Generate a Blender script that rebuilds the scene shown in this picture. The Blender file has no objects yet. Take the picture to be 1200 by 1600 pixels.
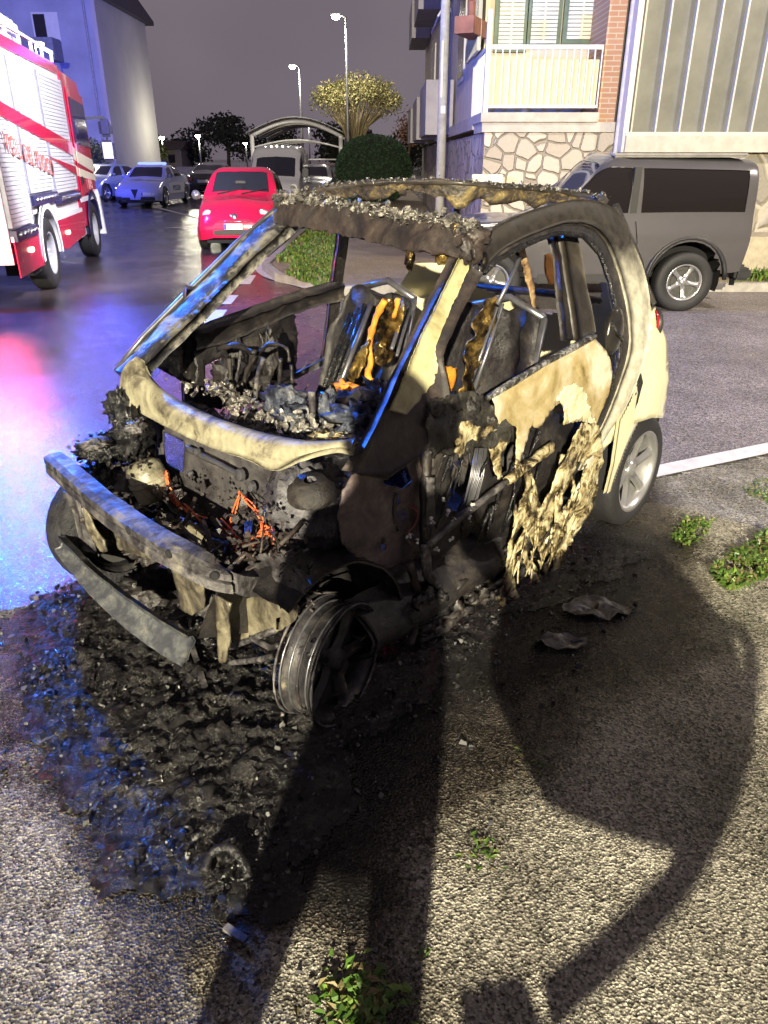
import bpy, bmesh, math, random
import numpy as np
from mathutils import Vector, Matrix, noise, geometry
from math import radians as R, pi, sin, cos

scn = bpy.context.scene
COL = scn.collection
# ---------------------------------------------------------------- camera
PITCH = math.atan(554/1160); FPX = 1160.0; CAMH = 1.70
cam = bpy.data.cameras.new('camera'); camo = bpy.data.objects.new('camera', cam); COL.objects.link(camo)
cam.sensor_fit = 'VERTICAL'; cam.sensor_height = 24.0; cam.lens = 24.0*FPX/1600
camo.location = (0, 0, CAMH); camo.rotation_euler = (pi/2-PITCH, 0, 0)
cam.clip_start = 0.05; cam.clip_end = 2000
scn.camera = camo
# ---------------------------------------------------------------- world: low cloud lit by the town
w = bpy.data.worlds.new('World'); scn.world = w; w.use_nodes = True
nt = w.node_tree; nt.nodes.clear()
out = nt.nodes.new('ShaderNodeOutputWorld'); bg = nt.nodes.new('ShaderNodeBackground')
tc = nt.nodes.new('ShaderNodeTexCoord'); nz = nt.nodes.new('ShaderNodeTexNoise'); cr = nt.nodes.new('ShaderNodeValToRGB')
nz.inputs['Scale'].default_value = 1.6; nz.inputs['Detail'].default_value = 4
cr.color_ramp.elements[0].position = .35; cr.color_ramp.elements[0].color = (.090, .074, .098, 1)
cr.color_ramp.elements[1].position = .7; cr.color_ramp.elements[1].color = (.165, .138, .155, 1)
nt.links.new(tc.outputs['Generated'], nz.inputs['Vector']); nt.links.new(nz.outputs['Fac'], cr.inputs['Fac'])
nt.links.new(cr.outputs['Color'], bg.inputs['Color']); bg.inputs['Strength'].default_value = 1.0
nt.links.new(bg.outputs['Background'], out.inputs['Surface'])
# ---------------------------------------------------------------- lamps that the street has
def lamp(name, kind, loc, power, color, size=.2, target=None, spot=None, blend=.5):
    l = bpy.data.lights.new(name, kind); l.energy = power; l.color = color
    if kind == 'AREA': l.size = size
    else: l.shadow_soft_size = size
    if spot: l.spot_size = R(spot); l.spot_blend = blend
    o = bpy.data.objects.new(name, l); COL.objects.link(o); o.location = loc
    if target: o.rotation_euler = (Vector(target)-Vector(loc)).to_track_quat('-Z', 'Y').to_euler()
    return o
# the street lamp behind the photographer (its post is built further down): warm white, throws the long shadows
KEY = (-1.6, -15.5, 6.2)
lamp('street_light', 'SPOT', KEY, 41000, (1.0, .89, .64), .09, (0.3, 8, 0), 80, .6)
# cooler lamp over the side street on the right
SIDE = (9.5, 5.5, 8.2)
lamp('street_light', 'SPOT', SIDE, 3400, (1.0, .88, .78), .25, (4.6, 9.5, 0), 92, .7)
scn.view_settings.view_transform = 'Standard'; scn.view_settings.look = 'None'
scn.view_settings.exposure = 0.45; scn.view_settings.gamma = 1.0
scn.render.engine = 'CYCLES'
scn.cycles.max_bounces = 5; scn.cycles.diffuse_bounces = 2; scn.cycles.glossy_bounces = 3
scn.cycles.sample_clamp_indirect = 4.0; scn.cycles.sample_clamp_direct = 0
scn.cycles.caustics_reflective = False; scn.cycles.caustics_refractive = False
scn.cycles.use_denoising = True

# ---------------------------------------------------------------- materials
MATS = {}
def _n(nt, t, **kw):
    n = nt.nodes.new(t)
    for k, v in kw.items(): n.inputs[k].default_value = v
    return n
def mat(name, col, rough=.5, metal=0.0, var=.15, vscale=6., bump=0., bscale=40., col2=None, emit=None, estr=0, coat=0, alpha=None, spec=.5, trans=0, detail=6., dist=.02):
    if name in MATS: return MATS[name]
    m = bpy.data.materials.new(name); m.use_nodes = True; nt = m.node_tree; b = nt.nodes['Principled BSDF']
    b.inputs['Roughness'].default_value = rough; b.inputs['Metallic'].default_value = metal
    b.inputs['Specular IOR Level'].default_value = spec; b.inputs['Coat Weight'].default_value = coat
    b.inputs['Transmission Weight'].default_value = trans
    tc = nt.nodes.new('ShaderNodeTexCoord')
    if var or col2:
        nz = _n(nt, 'ShaderNodeTexNoise', Scale=vscale, Detail=detail, Roughness=.62)
        nt.links.new(tc.outputs['Object'], nz.inputs['Vector'])
        cr = nt.nodes.new('ShaderNodeValToRGB')
        c = col; d = col2 if col2 else tuple(max(0, x*(1-var*2)) for x in col)
        cr.color_ramp.elements[0].position = .36; cr.color_ramp.elements[0].color = (*d, 1)
        cr.color_ramp.elements[1].position = .62; cr.color_ramp.elements[1].color = (*c, 1)
        nt.links.new(nz.outputs['Fac'], cr.inputs['Fac']); nt.links.new(cr.outputs['Color'], b.inputs['Base Color'])
    else: b.inputs['Base Color'].default_value = (*col, 1)
    if bump:
        nb = _n(nt, 'ShaderNodeTexNoise', Scale=bscale, Detail=5., Roughness=.6)
        nt.links.new(tc.outputs['Object'], nb.inputs['Vector'])
        bp = _n(nt, 'ShaderNodeBump', Strength=bump, Distance=dist)
        nt.links.new(nb.outputs['Fac'], bp.inputs['Height']); nt.links.new(bp.outputs['Normal'], b.inputs['Normal'])
    if emit: b.inputs['Emission Color'].default_value = (*emit, 1); b.inputs['Emission Strength'].default_value = estr
    MATS[name] = m; return m

def burnt(name, stops, scale=7., rough=(.35, .8), bump=.5, bscale=60., metal=.0, dist=.01, warp=0.6, fine=40.):
    """scorched surface: colour bands picked by layered noise, roughness by another"""
    if name in MATS: return MATS[name]
    m = bpy.data.materials.new(name); m.use_nodes = True; nt = m.node_tree; b = nt.nodes['Principled BSDF']
    tc = nt.nodes.new('ShaderNodeTexCoord'); L = nt.links.new
    n1 = _n(nt, 'ShaderNodeTexNoise', Scale=scale, Detail=8., Roughness=.68, Distortion=warp); L(tc.outputs['Object'], n1.inputs['Vector'])
    n2 = _n(nt, 'ShaderNodeTexNoise', Scale=fine, Detail=4., Roughness=.7); L(tc.outputs['Object'], n2.inputs['Vector'])
    mx = nt.nodes.new('ShaderNodeMath'); mx.operation = 'MULTIPLY_ADD'; mx.inputs[1].default_value = .22
    L(n2.outputs['Fac'], mx.inputs[0]); L(n1.outputs['Fac'], mx.inputs[2])
    sb = nt.nodes.new('ShaderNodeMath'); sb.operation = 'SUBTRACT'; sb.inputs[1].default_value = .11; L(mx.outputs[0], sb.inputs[0])
    cr = nt.nodes.new('ShaderNodeValToRGB'); els = cr.color_ramp.elements
    while len(els) < len(stops): els.new(.5)
    for e, (p, c) in zip(els, stops): e.position = p; e.color = (*c, 1)
    L(sb.outputs[0], cr.inputs['Fac']); L(cr.outputs['Color'], b.inputs['Base Color'])
    n3 = _n(nt, 'ShaderNodeTexNoise', Scale=scale*2.3, Detail=4.); L(tc.outputs['Object'], n3.inputs['Vector'])
    mr = nt.nodes.new('ShaderNodeMapRange'); mr.inputs[1].default_value = .35; mr.inputs[2].default_value = .65
    mr.inputs[3].default_value = rough[0]; mr.inputs[4].default_value = rough[1]
    L(n3.outputs['Fac'], mr.inputs[0]); L(mr.outputs[0], b.inputs['Roughness'])
    b.inputs['Metallic'].default_value = metal
    nb = _n(nt, 'ShaderNodeTexNoise', Scale=bscale, Detail=6., Roughness=.65); L(tc.outputs['Object'], nb.inputs['Vector'])
    bp = _n(nt, 'ShaderNodeBump', Strength=bump, Distance=dist); L(nb.outputs['Fac'], bp.inputs['Height']); L(bp.outputs['Normal'], b.inputs['Normal'])
    MATS[name] = m; return m

def zsoot(name, lo, hi, z0, z1, scale=4., rough=(.3, .6), bump=.3, cut=(.35, .65)):
    """paint that survived low down, smoke-blackened higher up: a sooty line with a ragged edge"""
    m = bpy.data.materials.new(name); m.use_nodes = True; nt = m.node_tree; b = nt.nodes['Principled BSDF']; L = nt.links.new
    tc = nt.nodes.new('ShaderNodeTexCoord'); sx = nt.nodes.new('ShaderNodeSeparateXYZ'); L(tc.outputs['Object'], sx.inputs[0])
    n1 = _n(nt, 'ShaderNodeTexNoise', Scale=scale, Detail=8., Roughness=.65); L(tc.outputs['Object'], n1.inputs['Vector'])
    mr = nt.nodes.new('ShaderNodeMapRange'); mr.inputs[1].default_value = z0; mr.inputs[2].default_value = z1; L(sx.outputs['Z'], mr.inputs[0])
    ad = nt.nodes.new('ShaderNodeMath'); ad.operation = 'MULTIPLY_ADD'; ad.inputs[1].default_value = .8; L(n1.outputs['Fac'], ad.inputs[0]); L(mr.outputs[0], ad.inputs[2])
    m2 = nt.nodes.new('ShaderNodeMapRange'); m2.inputs[1].default_value = cut[0]+.2; m2.inputs[2].default_value = cut[1]+.45; L(ad.outputs[0], m2.inputs[0])
    n2 = _n(nt, 'ShaderNodeTexNoise', Scale=scale*5, Detail=6., Roughness=.7); L(tc.outputs['Object'], n2.inputs['Vector'])
    m3 = nt.nodes.new('ShaderNodeMapRange'); m3.inputs[1].default_value = .3; m3.inputs[2].default_value = .7; m3.inputs[3].default_value = .55; m3.inputs[4].default_value = 1.25; L(n2.outputs['Fac'], m3.inputs[0])
    mx = nt.nodes.new('ShaderNodeMix'); mx.data_type = 'RGBA'; mx.inputs['A'].default_value = (*lo, 1); mx.inputs['B'].default_value = (*hi, 1); L(m2.outputs[0], mx.inputs['Factor'])
    vm = nt.nodes.new('ShaderNodeVectorMath'); vm.operation = 'SCALE'; L(mx.outputs['Result'], vm.inputs[0]); L(m3.outputs[0], vm.inputs['Scale']); L(vm.outputs[0], b.inputs['Base Color'])
    r = nt.nodes.new('ShaderNodeMapRange'); r.inputs[1].default_value = .35; r.inputs[2].default_value = .65; r.inputs[3].default_value = rough[0]; r.inputs[4].default_value = rough[1]; L(n2.outputs['Fac'], r.inputs[0]); L(r.outputs[0], b.inputs['Roughness'])
    bp = _n(nt, 'ShaderNodeBump', Strength=bump, Distance=.004); L(n2.outputs['Fac'], bp.inputs['Height']); L(bp.outputs['Normal'], b.inputs['Normal'])
    MATS[name] = m; return m

# ---------------------------------------------------------------- object helpers
def tag(o, label=None, cat=None, group=None, kind=None):
    if label: o['label'] = label
    if cat: o['category'] = cat
    if group: o['group'] = group
    if kind: o['kind'] = kind
    return o
def empty(name, loc=(0, 0, 0), rz=0, **kw):
    o = bpy.data.objects.new(name, None); COL.objects.link(o); o.location = loc; o.rotation_euler = (0, 0, rz)
    o.empty_display_size = .2
    return tag(o, **kw)
def mesh(name, vs, fs, m, parent=None, smooth=False, mi=None):
    me = bpy.data.meshes.new(name); me.from_pydata([tuple(v) for v in vs], [], [tuple(f) for f in fs])
    for x in (m if isinstance(m, (list, tuple)) else [m]): me.materials.append(x)
    if mi is not None: me.polygons.foreach_set('material_index', np.array(mi, dtype=np.int32))
    if smooth: me.polygons.foreach_set('use_smooth', np.ones(len(me.polygons), dtype=bool))
    me.update()
    o = bpy.data.objects.new(name, me); COL.objects.link(o)
    if parent: o.parent = parent
    return o
def copy_tree(o, parent=None):
    c = o.copy(); COL.objects.link(c); c.parent = parent
    for ch in o.children: copy_tree(ch, c)
    return c

class MB:
    """mesh collector"""
    def __init__(s): s.v = []; s.f = []; s.mi = []
    def add(s, vs, fs, mi=0):
        n = len(s.v); s.v += [tuple(v) for v in vs]; s.f += [tuple(i+n for i in f) for f in fs]; s.mi += [mi]*len(fs)
    def box(s, a, b, mi=0, rot=None, c=None, bev=0):
        x0, y0, z0 = a; x1, y1, z1 = b
        if bev > 0:
            bm = bmesh.new(); bmesh.ops.create_cube(bm, size=1)
            for v in bm.verts: v.co = Vector(((x0+x1)/2+v.co.x*(x1-x0), (y0+y1)/2+v.co.y*(y1-y0), (z0+z1)/2+v.co.z*(z1-z0)))
            bmesh.ops.bevel(bm, geom=bm.edges[:], offset=bev, segments=2, affect='EDGES')
            bm.verts.ensure_lookup_table()
            for i, v in enumerate(bm.verts): v.index = i
            vs = [v.co.copy() for v in bm.verts]; fs = [[v.index for v in f.verts] for f in bm.faces]; bm.free()
        else:
            vs = [Vector(p) for p in ((x0,y0,z0),(x1,y0,z0),(x1,y1,z0),(x0,y1,z0),(x0,y0,z1),(x1,y0,z1),(x1,y1,z1),(x0,y1,z1))]
            fs = [(0,3,2,1),(4,5,6,7),(0,1,5,4),(1,2,6,5),(2,3,7,6),(3,0,4,7)]
        if rot is not None:
            cc = Vector(c) if c else Vector(((x0+x1)/2, (y0+y1)/2, (z0+z1)/2)); vs = [rot @ (v-cc)+cc for v in vs]
        s.add(vs, fs, mi)
    def beam(s, p, q, w, h, mi=0, up=(0, 0, 1)):
        p = Vector(p); q = Vector(q); d = (q-p).normalized(); u = Vector(up)
        if abs(d.dot(u)) > .98: u = Vector((0, 1, 0))
        r = d.cross(u).normalized(); u = r.cross(d)
        vs = [b+r*sx*w/2+u*sy*h/2 for b in (p, q) for sx, sy in ((-1,-1),(1,-1),(1,1),(-1,1))]
        s.add(vs, [(0,1,2,3),(7,6,5,4),(0,4,5,1),(1,5,6,2),(2,6,7,3),(3,7,4,0)], mi)
    def tube(s, pts, r, n=8, mi=0, cap=True, nz=0., ns=20., flat=1.0, up=(0, 0, 1)):
        pts = [Vector(p) for p in pts]; N = len(pts); rs = r if isinstance(r, (list, tuple)) else [r]*N
        vs = []; prev = None
        for i, p in enumerate(pts):
            d = (pts[min(i+1, N-1)]-pts[max(i-1, 0)]);  d = d.normalized() if d.length > 1e-9 else Vector((0, 0, 1))
            if prev is None:
                u = Vector(up)
                if abs(d.dot(u)) > .95: u = Vector((0, 1, 0)) if abs(d.y) < .9 else Vector((1, 0, 0))
                a = d.cross(u).normalized()
            else:
                a = prev-d*prev.dot(d); a = a.normalized() if a.length > 1e-6 else d.orthogonal().normalized()
            prev = a; b = d.cross(a)
            for k in range(n):
                t = 2*pi*k/n; o = a*cos(t)+b*sin(t)*flat; q = p+o*rs[i]
                if nz: q = q+o*rs[i]*nz*noise.fractal(q*ns, 1, 2, 3)
                vs.append(q)
        fs = [(i*n+k, i*n+(k+1) % n, (i+1)*n+(k+1) % n, (i+1)*n+k) for i in range(N-1) for k in range(n)]
        if cap: fs += [tuple(range(n-1, -1, -1)), tuple((N-1)*n+k for k in range(n))]
        s.add(vs, fs, mi)
    def lathe(s, prof, c, axis, n=32, mi=0, close=False):
        """prof: (radius, height along axis)"""
        ax = Vector(axis).normalized(); a = ax.orthogonal().normalized(); b = ax.cross(a); c = Vector(c)
        vs = [c+ax*h+(a*cos(2*pi*k/n)+b*sin(2*pi*k/n))*r for r, h in prof for k in range(n)]
        m = len(prof)
        fs = [(i*n+k, i*n+(k+1) % n, (i+1)*n+(k+1) % n, (i+1)*n+k) for i in range(m-1) for k in range(n)]
        if close: fs += [((m-1)*n+k, (m-1)*n+(k+1) % n, (k+1) % n, k) for k in range(n)]
        s.add(vs, fs, mi)
    def grid(s, P, mi=0, thick=0, closed=False, tn=None):
        """P: rows x cols of points, optional thickness along the normal"""
        rows = len(P); cols = len(P[0]); P = [[Vector(p) for p in r] for r in P]
        base = [p for r in P for p in r]
        quad = lambda i, j: (i*cols+j, i*cols+j+1, (i+1)*cols+j+1, (i+1)*cols+j)
        fs = [quad(i, j) for i in range(rows-1) for j in range(cols-1)]
        if not thick: s.add(base, fs, mi); return
        nn = []
        for i in range(rows):
            for j in range(cols):
                a = P[min(i+1, rows-1)][j]-P[max(i-1, 0)][j]; b = P[i][min(j+1, cols-1)]-P[i][max(j-1, 0)]
                q = a.cross(b); nn.append(q.normalized() if q.length > 1e-12 else Vector((0, 0, 1)))
        if tn is not None: nn = [Vector(tn)]*len(nn)
        N = len(base); vs = base+[p-n*thick for p, n in zip(base, nn)]
        f2 = fs+[tuple(N+i for i in reversed(f)) for f in fs]
        rim = [(i*cols) for i in range(rows)]+[(rows-1)*cols+j for j in range(1, cols)]+[i*cols+cols-1 for i in range(rows-2, -1, -1)]+[j for j in range(cols-2, 0, -1)]
        for a, b in zip(rim, rim[1:]+rim[:1]): f2.append((b, a, a+N, b+N))
        s.add(vs, f2, mi)
    def build(s, name, m, parent=None, smooth=False):
        return mesh(name, s.v, s.f, m, parent, smooth, s.mi)

def crom(P, n):
    """Catmull-Rom through the points, n samples per span"""
    P = [np.array(p, float) for p in P]; out = []
    for i in range(len(P)-1):
        p0 = P[i-1] if i > 0 else 2*P[0]-P[1]; p1 = P[i]; p2 = P[i+1]; p3 = P[i+2] if i+2 < len(P) else 2*P[-1]-P[-2]
        for k in range(n):
            t = k/n
            out.append(.5*((2*p1)+(-p0+p2)*t+(2*p0-5*p1+4*p2-p3)*t*t+(-p0+3*p1-3*p2+p3)*t**3))
    out.append(P[-1]); return out
def inpoly(x, y, P):
    c = False; j = len(P)-1
    for i in range(len(P)):
        xi, yi = P[i]; xj, yj = P[j]
        if (yi > y) != (yj > y) and x < (xj-xi)*(y-yi)/(yj-yi)+xi: c = not c
        j = i
    return c
def jag(poly, step, amp, seed=0, keep=()):
    """subdivide a closed 2-D outline and roughen it; keep = indices of edges left straight"""
    out = []; n = len(poly); rnd = random.Random(seed)
    for i in range(n):
        a = np.array(poly[i], float); b = np.array(poly[(i+1) % n], float); L = np.linalg.norm(b-a); k = max(1, int(L/step))
        nrm = np.array([-(b-a)[1], (b-a)[0]])/(L+1e-9)
        for t in range(k):
            p = a+(b-a)*t/k
            if t > 0 and i not in keep: p = p+nrm*amp*(noise.fractal(Vector((p[0]*30, p[1]*30, seed)), .8, 2, 4)*1.6+rnd.uniform(-.3, .3))
            out.append(tuple(p))
    return out
def sheet(mb, outline, fn, spacing=.03, holes=(), thick=.004, mi=0, nz=0., ns=12., seed=0):
    """flat outline (2-D) -> triangulated sheet mapped by fn(a,b)->3-D, with thickness and holes"""
    pts = [tuple(p) for p in outline]; edges = [(i, (i+1) % len(pts)) for i in range(len(pts))]
    for h in holes:
        k = len(pts); pts += [tuple(p) for p in h]; edges += [(k+i, k+(i+1) % len(h)) for i in range(len(h))]
    xs = [p[0] for p in outline]; ys = [p[1] for p in outline]; rnd = random.Random(seed)
    y = min(ys)+spacing/2
    while y < max(ys):
        x = min(xs)+spacing/2
        while x < max(xs):
            q = (x+rnd.uniform(-.2, .2)*spacing, y+rnd.uniform(-.2, .2)*spacing)
            if inpoly(*q, outline) and not any(inpoly(*q, h) for h in holes): pts.append(q)
            x += spacing
        y += spacing
    v, _, f, _, _, _ = geometry.delaunay_2d_cdt([Vector(p) for p in pts], edges, [], 1, 1e-6)
    ff = []
    for t in f:
        c = sum((v[i] for i in t), Vector((0, 0)))/len(t)
        if inpoly(c.x, c.y, outline) and not any(inpoly(c.x, c.y, h) for h in holes): ff.append(list(t))
    V = [Vector(fn(p.x, p.y)) for p in v]
    N = [Vector((0, 0, 0)) for _ in V]
    for t in ff:
        n = (V[t[1]]-V[t[0]]).cross(V[t[2]]-V[t[0]])
        for i in t: N[i] += n
    N = [n.normalized() if n.length > 0 else Vector((0, 0, 1)) for n in N]
    if nz: V = [p+n*nz*noise.fractal(p*ns+Vector((seed, 0, 0)), .9, 2, 4) for p, n in zip(V, N)]
    cnt = {}
    for t in ff:
        for a, b in zip(t, t[1:]+t[:1]): cnt[(a, b)] = cnt.get((a, b), 0)+1
    M = len(V); vs = V+[p-n*thick for p, n in zip(V, N)]
    fs = [tuple(t) for t in ff]+[tuple(M+i for i in reversed(t)) for t in ff]
    for (a, b) in cnt:
        if (b, a) not in cnt: fs.append((b, a, a+M, b+M))
    mb.add(vs, fs, mi)

# pixel (1200x1600 frame) -> a point of the place, given one of its planes: used to lay things out at their real distance
CF = Vector((0, cos(PITCH), -sin(PITCH))); CU = Vector((0, sin(PITCH), cos(PITCH)))
def ray(u, v): return CF+Vector(((u-600)/FPX, 0, 0))+CU*((800-v)/FPX)
def gp(u, v, z=0.):
    d = ray(u, v); t = (z-CAMH)/d.z; return Vector((0, 0, CAMH))+d*t
def yp(u, v, Y):
    d = ray(u, v); return Vector((0, 0, CAMH))+d*(Y/d.y)
# ================================================================= GROUND
def road_mat(name, c1, c2, rough, bump, glint=170., patch=None, rs=.6, dist=.004):
    m = bpy.data.materials.new(name); m.use_nodes = True; nt = m.node_tree; b = nt.nodes['Principled BSDF']; L = nt.links.new
    tc = nt.nodes.new('ShaderNodeTexCoord')
    n1 = _n(nt, 'ShaderNodeTexNoise', Scale=1.1, Detail=8., Roughness=.65); L(tc.outputs['Object'], n1.inputs['Vector'])
    n2 = _n(nt, 'ShaderNodeTexVoronoi', Scale=glint); L(tc.outputs['Object'], n2.inputs['Vector'])
    n2b = _n(nt, 'ShaderNodeTexNoise', Scale=28., Detail=6., Roughness=.7); L(tc.outputs['Object'], n2b.inputs['Vector'])
    mx = nt.nodes.new('ShaderNodeMix'); mx.data_type = 'RGBA'; mx.inputs['A'].default_value = (*c1, 1); mx.inputs['B'].default_value = (*c2, 1)
    mr = nt.nodes.new('ShaderNodeMapRange'); mr.inputs[1].default_value = .38; mr.inputs[2].default_value = .62; L(n1.outputs['Fac'], mr.inputs[0])
    L(mr.outputs[0], mx.inputs['Factor'])
    # stone grains: each cell its own tone
    sep = nt.nodes.new('ShaderNodeSeparateColor'); L(n2.outputs['Color'], sep.inputs[0])
    m2 = nt.nodes.new('ShaderNodeMix'); m2.data_type = 'RGBA'; m2.blend_type = 'MULTIPLY'; m2.inputs['Factor'].default_value = 1.
    r2 = nt.nodes.new('ShaderNodeMapRange'); r2.inputs[3].default_value = .2; r2.inputs[4].default_value = 2.0; L(sep.outputs[0], r2.inputs[0])
    r3 = nt.nodes.new('ShaderNodeMapRange'); r3.inputs[1].default_value = .3; r3.inputs[2].default_value = .7; r3.inputs[3].default_value = .6; r3.inputs[4].default_value = 1.3; L(n2b.outputs['Fac'], r3.inputs[0])
    mm = nt.nodes.new('ShaderNodeMath'); mm.operation = 'MULTIPLY'; L(r2.outputs[0], mm.inputs[0]); L(r3.outputs[0], mm.inputs[1])
    L(mx.outputs['Result'], m2.inputs['A']); cc = nt.nodes.new('ShaderNodeCombineColor')
    for i in range(3): L(mm.outputs[0], cc.inputs[i])
    L(cc.outputs[0], m2.inputs['B'])
    L(m2.outputs['Result'], b.inputs['Base Color'])
    n4 = _n(nt, 'ShaderNodeTexNoise', Scale=rs, Detail=7., Roughness=.6); L(tc.outputs['Object'], n4.inputs['Vector'])
    r4 = nt.nodes.new('ShaderNodeMapRange'); r4.inputs[1].default_value = .4; r4.inputs[2].default_value = .6; r4.inputs[3].default_value = rough[0]; r4.inputs[4].default_value = rough[1]
    L(n4.outputs['Fac'], r4.inputs[0]); L(r4.outputs[0], b.inputs['Roughness'])
    b1 = _n(nt, 'ShaderNodeBump', Strength=bump, Distance=dist); L(n2.outputs['Distance'], b1.inputs['Height'])
    b2 = _n(nt, 'ShaderNodeBump', Strength=bump*.8, Distance=.01); L(n2b.outputs['Fac'], b2.inputs['Height']); L(b1.outputs['Normal'], b2.inputs['Normal'])
    L(b2.outputs['Normal'], b.inputs['Normal'])
    MATS[name] = m; return m
M_verge = road_mat('gritty_asphalt', (.38, .355, .29), (.17, .155, .125), (.12, .40), 1.0, 140., dist=.03)
M_road = road_mat('wet_asphalt', (.036, .029, .034), (.066, .052, .057), (.05, .24), .28, 170., dist=.004)
M_side = road_mat('side_asphalt', (.27, .24, .235), (.17, .15, .15), (.35, .6), .9, 120., dist=.012)
M_red = road_mat('red_lane', (.14, .045, .05), (.10, .035, .04), (.16, .35), .3, 190., dist=.003)
M_pave = road_mat('pavement_concrete', (.30, .24, .15), (.22, .18, .12), (.4, .6), .4, 110.)
M_line = mat('road_paint', (.78, .76, .74), .45, var=.12, vscale=9, bump=.3, bscale=120, dist=.003)
def flat(name, pts, z, m, kind='structure', parent=None):
    o = mesh(name, [(p[0], p[1], z) for p in pts], [tuple(range(len(pts)))], m, parent)
    if kind: o['kind'] = kind
    return o
flat('ground', [(-600, -60), (600, -60), (600, 700), (-600, 700)], 0, M_verge)
edge = lambda x: 2.87+.4615*(x+1)
# the wet road on the left and the drier side street on the right share one edge through the verge line
flat('road', [(-60, edge(-60)), (-.1, edge(-.1)), (.25, 6.2), (-.6, 10.45), (-1.62, 11.72), (-1.97, 12.9), (-1.97, 300), (-60, 300)], .004, M_road)
flat('side_road', [(-.1, edge(-.1)), (15, edge(15)), (15, 10.75), (.6, 10.75), (-.6, 10.45), (.25, 6.2)], .0045, M_side)
flat('red_lane', [(-1.93, 5.2), (-.2, 5.2), (-.55, 8.5), (-.75, 10.4), (-1.75, 11.7), (-2.12, 12.8)], .008, M_red)
# pavement with a kerb of its own height
pv = [(-.58, 10.55), (.6, 10.85), (40, 10.85), (40, 12.99), (1.5, 12.99), (1.5, 80), (-1.88, 80), (-1.88, 12.95), (-1.53, 11.8)]
m = MB(); n = len(pv)
m.add([(x, y, .10) for x, y in pv]+[(x, y, 0) for x, y in pv], [tuple(range(n))]+[(i, (i+n), (i+1) % n+n, (i+1) % n) for i in range(n)])
tag(m.build('pavement', M_pave), kind='structure')
m = MB(); k = [(-.58, 10.45), (-1.60, 11.72), (-1.97, 12.9), (-1.97, 60)]
kb = []
for i in range(len(k)-1): m.beam((*k[i], .055), (*k[i+1], .055), .12, .13)
m.beam((-.58, 10.45, .055), (.6, 10.75, .055), .12, .13); m.beam((.6, 10.75, .055), (30, 10.75, .055), .12, .13)
tag(m.build('kerb', mat('kerb_stone', (.42, .40, .36), .6, bump=.3)), kind='structure')
# markings
def quadpx(ps, z=.012): return [gp(u, v, z) for u, v in ps]
m = MB()
for q in ([(335,484),(355,484),(338,508),(317,508)], [(351,461),(373,461),(361,475),(343,475)], [(379,430),(400,430),(391,444),(371,444)]):
    m.add(quadpx(q), [(0,1,2,3)])
# hand-laid kinked line round the corner
cl = crom([gp(420,402,.0125), gp(409,411,.0125), gp(407,422,.0125), gp(425,434,.0125), gp(470,446,.0125), gp(520,462,.0125)], 6)
vs = []
for i, p in enumerate(cl):
    p = Vector(p); d = (Vector(cl[min(i+1, len(cl)-1)])-Vector(cl[max(i-1, 0)])).normalized(); r = Vector((d.y, -d.x, 0))*.075
    vs += [p-r, p+r]
m.add(vs, [(2*i, 2*i+1, 2*i+3, 2*i+2) for i in range(len(cl)-1)])
tag(m.build('dashed_lane_marking', M_line), kind='structure')
m = MB(); a = Vector((.2, edge(.2)+.02, .013)); b = Vector((9, edge(9)+.02, .013)); d = (b-a).normalized(); r = Vector((-d.y, d.x, 0))*.07
m.add([a-r, b-r, b+r, a+r], [(0,1,2,3)])
for (p, q) in (((-3.2, 19.5), (-8.5, 30)), ((-5.8, 21), (-3.9, 21.6))):
    a = Vector((*p, .013)); b = Vector((*q, .013)); d = (b-a).normalized(); r = Vector((-d.y, d.x, 0))*.07; m.add([a-r, b-r, b+r, a+r], [(0,1,2,3)])
tag(m.build('edge_line_marking', M_line), kind='structure')

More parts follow.
